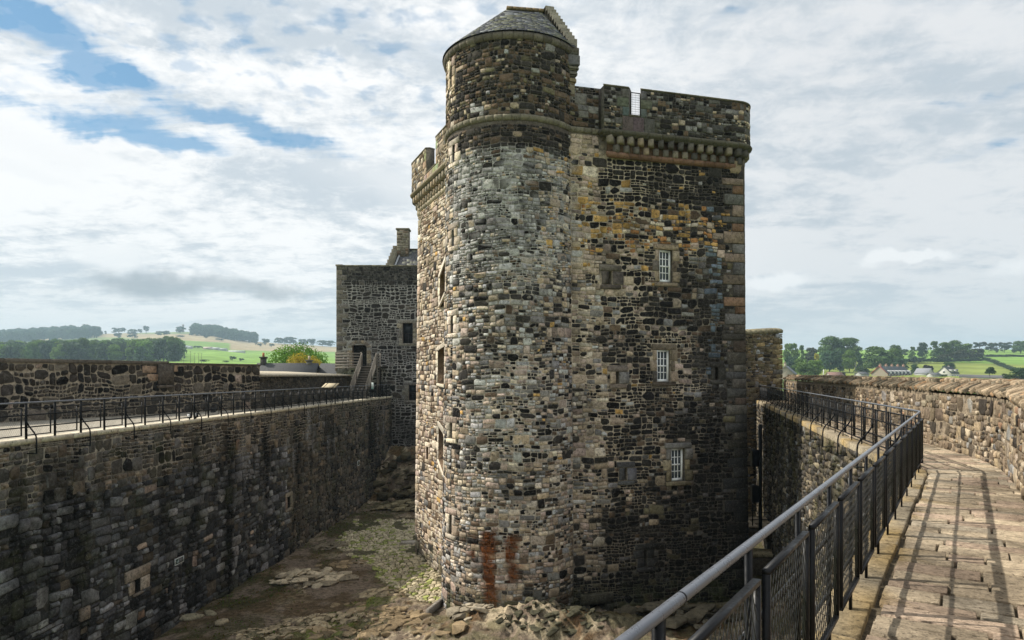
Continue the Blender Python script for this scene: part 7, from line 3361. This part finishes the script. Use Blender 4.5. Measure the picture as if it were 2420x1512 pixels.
GT = 'trees'
RT = [('lightA', 535, 338, 125, 560, 'light green tree rising right behind the cross wall'),
      ('tallB', 618, 362, 90, 590, 'pale narrow tree right of the light green one'),
      ('dark', 700, 384, 135, 600, 'dark brownish tree before the tallest clump'),
      ('oakC', 545, 452, 150, 500, 'dark blue-green tree lower behind the cottage roof'),
      ('oakB', 612, 468, 120, 450, 'small bright tree in front of the dark brownish tree'),
      ('oakA', 865, 292, 215, 620, 'left half of the tallest tree clump on the skyline'),
      ('oakB', 985, 298, 235, 625, 'right half of the tallest tree clump on the skyline'),
      ('gold', 742, 430, 85, 470, 'bright yellow tree standing among dark ones'),
      ('lightA', 650, 498, 150, 400, 'fresh green tree over the grey cottage roof'),
      ('lightA', 730, 478, 130, 405, 'fresh green tree below the yellow one'),
      ('oakC', 845, 405, 165, 540, 'deep blue-green tree under the left of the tallest clump'),
      ('tallA', 930, 412, 120, 535, 'upright blue-green tree under the tallest clump'),
      ('oakB', 1008, 398, 115, 530, 'lighter pointed tree under the right of the tallest clump'),
      ('tallA', 1085, 425, 95, 535, 'narrow dark tree before the wide crown'),
      ('oakA', 1240, 374, 250, 545, 'very wide green crown behind the terrace left end'),
      ('oakB', 1370, 385, 130, 550, 'green crown behind the middle of the terrace'),
      ('oakA', 1385, 362, 120, 640, 'crown showing over the trees behind the terrace'),
      ('oakC', 1420, 470, 130, 520, 'dark bush-like tree behind the terrace chimneys'),
      ('farB', 1455, 392, 60, 800, 'small far tree on the slope right of the wide crown'),
      ('tallB', 1520, 376, 95, 690, 'thin feathery tree on the slope'),
      ('oakC', 1600, 340, 85, 720, 'upright dark tree at the left of the slope group'),
      ('tallB', 1690, 330, 135, 690, 'open ragged tree in the slope group'),
      ('oakB', 1775, 338, 110, 690, 'green tree in the centre of the slope group'),
      ('oakA', 1850, 324, 135, 700, 'tallest round tree of the slope group'),
      ('oakB', 1945, 350, 140, 700, 'broad green tree at the right of the slope group'),
      ('dark', 2030, 392, 130, 690, 'dark reddish tree closing the slope group on the right'),
      ('dark', 1900, 400, 150, 680, 'dark undergrowth tree under the slope group'),
      ('dark', 1760, 440, 170, 670, 'low dark thicket at the foot of the slope group'),
      ('bushA', 1560, 445, 140, 660, 'low green thicket left of the slope group'),
      ('farF', 2060, 338, 95, 980, 'flat-topped dark tree on the far green skyline'),
      ('farB', 2165, 340, 95, 980, 'middle dark tree on the far green skyline'),
      ('farF', 2262, 340, 95, 970, 'tall tree on the far green skyline before the gap'),
      ('farA', 2135, 376, 55, 900, 'small dark tree below the skyline trees'),
      ('farA', 2262, 360, 65, 880, 'round tree below the tall skyline tree'),
      ('farA', 2200, 392, 40, 870, 'small shrub tree in the upper green field'),
      ('oakA', 2392, 330, 130, 860, 'big dark tree on the skyline at the picture edge'),
      ('farA', 2338, 396, 34, 860, 'tiny bush left of the big skyline tree'),
      ('purple', 1642, 518, 84, 455, 'round purple-leaved tree between terrace and white house'),
      ('oakC', 1810, 502, 105, 480, 'dark round tree behind the white house roof'),
      ('lolly', 2145, 538, 76, 300, 'lollipop-shaped dark tree on a bare trunk in the field'),
      ('oakC', 2395, 545, 150, 300, 'dark bushy tree at the right edge over the parapet'),
      ('bushA', 2300, 586, 110, 300, 'low dark bush left of the bushy edge tree'),
      ('bushA', 1712, 588, 90, 420, 'shrub at the left corner of the white house'),
      ('bushB', 1772, 598, 60, 412, 'lighter shrub before the white house'),
      ('bushA', 1655, 584, 50, 430, 'shrub under the purple tree'),
      ('oakC', 1535, 516, 60, 480, 'dark tree behind the last chimney of the terrace'),
      ('bushA', 1110, 520, 130, 500, 'dark thicket above the lawn'),
      ('bushB', 880, 588, 50, 380, 'small shrub on the lawn left of the red shed'),
      ('purple', 960, 582, 34, 375, 'tiny purple shrub at the end of the red roof')]
for kd, a, b, w, d, lab in RT:
    x_, y_ = Z3(a, b)
    tree(kd, x_, y_, w * SG_, d, lab, name='bush' if 'bush' in kd else 'tree', cat='bush' if 'bush' in kd else 'tree')


def hedge(name, label, pts_, h, w, n, key, seed):
    rg = np.random.default_rng(seed)
    me = KIND[key][0]
    c = np.empty(len(me.vertices) * 3)
    me.vertices.foreach_get('co', c)
    c = c.reshape(-1, 3)
    cc = np.empty(len(me.vertices) * 4)
    me.color_attributes['Col'].data.foreach_get('color', cc)
    cc = cc.reshape(-1, 4)[:, :3]
    Ps, Cs = [], []
    pts_ = np.array(pts_)
    sl = np.concatenate([[0], np.cumsum(np.hypot(*np.diff(pts_, axis=0).T))])
    for i in range(n):
        s = sl[-1] * (i + rg.uniform(-.3, .3)) / n
        x, y = np.interp(s, sl, pts_[:, 0]), np.interp(s, sl, pts_[:, 1])
        z = lz_(x, y)
        k = h * rg.uniform(.7, 1.3)
        ww = w * rg.uniform(.8, 1.3)
        sel = slice(0, len(c) // 3 // 4 * 4)
        Ps.append(np.stack([c[sel, 0] * ww + x, c[sel, 1] * ww + y, c[sel, 2] * k + z - .2], -1))
        Cs.append(cc[sel] * rg.uniform(.7, 1.1))
    P_ = np.concatenate(Ps)
    n4 = len(P_) // 4
    me = raw_mesh(name, P_, np.arange(4 * n4), np.arange(n4) * 4, np.concatenate(Cs))
    o = link(name, me, M['leaf'])
    return tag(o, label, 'hedge')


def pos(zx, d):
    return ((1712.7 + zx * SG_ - 1209.5) / K * d, d)


hedge('hedge', 'dark hedge running diagonally down the right-hand field', [pos(2085, 690), pos(2180, 640), pos(2300, 560), pos(2430, 500)], 4.0, 6.0, 34, 'farB', 3)
hedge('hedge', 'straight dark hedge across the upper field at the right', [pos(2100, 760), pos(2480, 760)], 3.0, 7.0, 30, 'farB', 4)
hedge('hedge', 'dark hedge at the foot of the slope tree group', [pos(1440, 655), pos(1700, 650), pos(2090, 660)], 4.5, 8.0, 40, 'farA', 5)
# retaining wall and field details at the village edge
m = MB()
p0, p1 = pos(1900, 392), pos(2440, 330)
m.bar((*p0, lz_(*p0) + .6), (*p1, lz_(*p1) + .6), .6, 2.4, (.10, .10, .11))
o = m.build('field_wall', M['plain'])
tag(o, 'long dark low wall along the foot of the right-hand field', 'wall')
# far farm sheds
for i, (zx, w, h, c) in enumerate(((1245, 9, 4, (.6, .62, .63)), (1275, 12, 5, (.62, .64, .65)), (1305, 10, 4.5, (.55, .58, .6)), (1440, 14, 4, (.45, .38, .33)), (1480, 16, 4, (.6, .6, .6)), (1520, 22, 3.5, (.5, .52, .52)), (1635, 26, 2.6, (.65, .65, .66)))):
    d = 1120
    x = (zx * .3417 - 1209.5) / K * d
    gable_house('farm_shed', ['white farm shed at the left end of the distant farm', 'second white farm shed of the distant farm', 'third white farm shed beside the dark tree', 'brownish barn right of the dark farm tree', 'pale barn in the middle of the distant farm', 'long pale shed right of the barns', 'very long low white roof standing apart on the right'][i],
                x, d, w, 8, h * .55, h, 0, tuple(q * .8 for q in c), c, cat='shed')
for i, zx in enumerate((1270, 1316, 1345, 1372, 1392)):
    d = 560
    x = (zx * .3417 - 1209.5) / K * d
    m = MB()
    h = 10.5 if i == 1 else 9.0
    m.tube([(0, 0, 0), (0, 0, h)], [.16, .11], 5, (.12, .10, .08))
    m.bar((-.9, 0, h - .6), (.9, 0, h - .6), .12, .12, (.12, .1, .08))
    o = m.build('utility_pole', M['plain'])
    o.location = (x, d, lz_(x, d) - .5)
    tag(o, ['leftmost wooden utility pole in the bright green field', 'tallest wooden utility pole, second from the left', 'third utility pole, left of the closely set pair', 'fourth utility pole, in the closely set pair', 'rightmost utility pole in the bright green field'][i], 'pole', 'utility poles in the bright green field')
for zx, d, h, lab in ((798, 360, 5.0, 'white post on the lawn right of the yellow tree'), (1055, 400, 9.0, 'slim dark pole before the trees left of the terrace')):
    x, y = pos(zx, d)
    m = MB()
    m.tube([(0, 0, -1), (0, 0, h)], [.25 if h < 6 else .14] * 2, 6, (.6, .6, .58) if h < 6 else (.1, .1, .1))
    o = m.build('pole', M['plain'])
    o.location = (x, y, lz_(x, y))
    tag(o, lab, 'pole')

# ---- air
hb = MB()
hb.box((0, 1200, 95), (9000, 7200, 290), col=(1, 1, 1))
hz_m = bpy.data.materials.new('haze_air')
hz_m.use_nodes = True
t = NT(hz_m.node_tree)
t.n.clear()
out = t.add('ShaderNodeOutputMaterial')
pv = t.add('ShaderNodeVolumePrincipled')
pv.inputs['Color'].default_value = (0.62, 0.86, 1.0, 1)
pv.inputs['Density'].default_value = 0.00020
pv.inputs['Anisotropy'].default_value = 0.1
t.l.new(pv.outputs[0], out.inputs['Volume'])
ho = hb.build('haze', hz_m)
tag(ho, kind='stuff')

print('scene built in %.1fs, %d objects, %d faces' % (time.time() - T0, len(bpy.data.objects), sum(len(m.polygons) for m in bpy.data.meshes)))
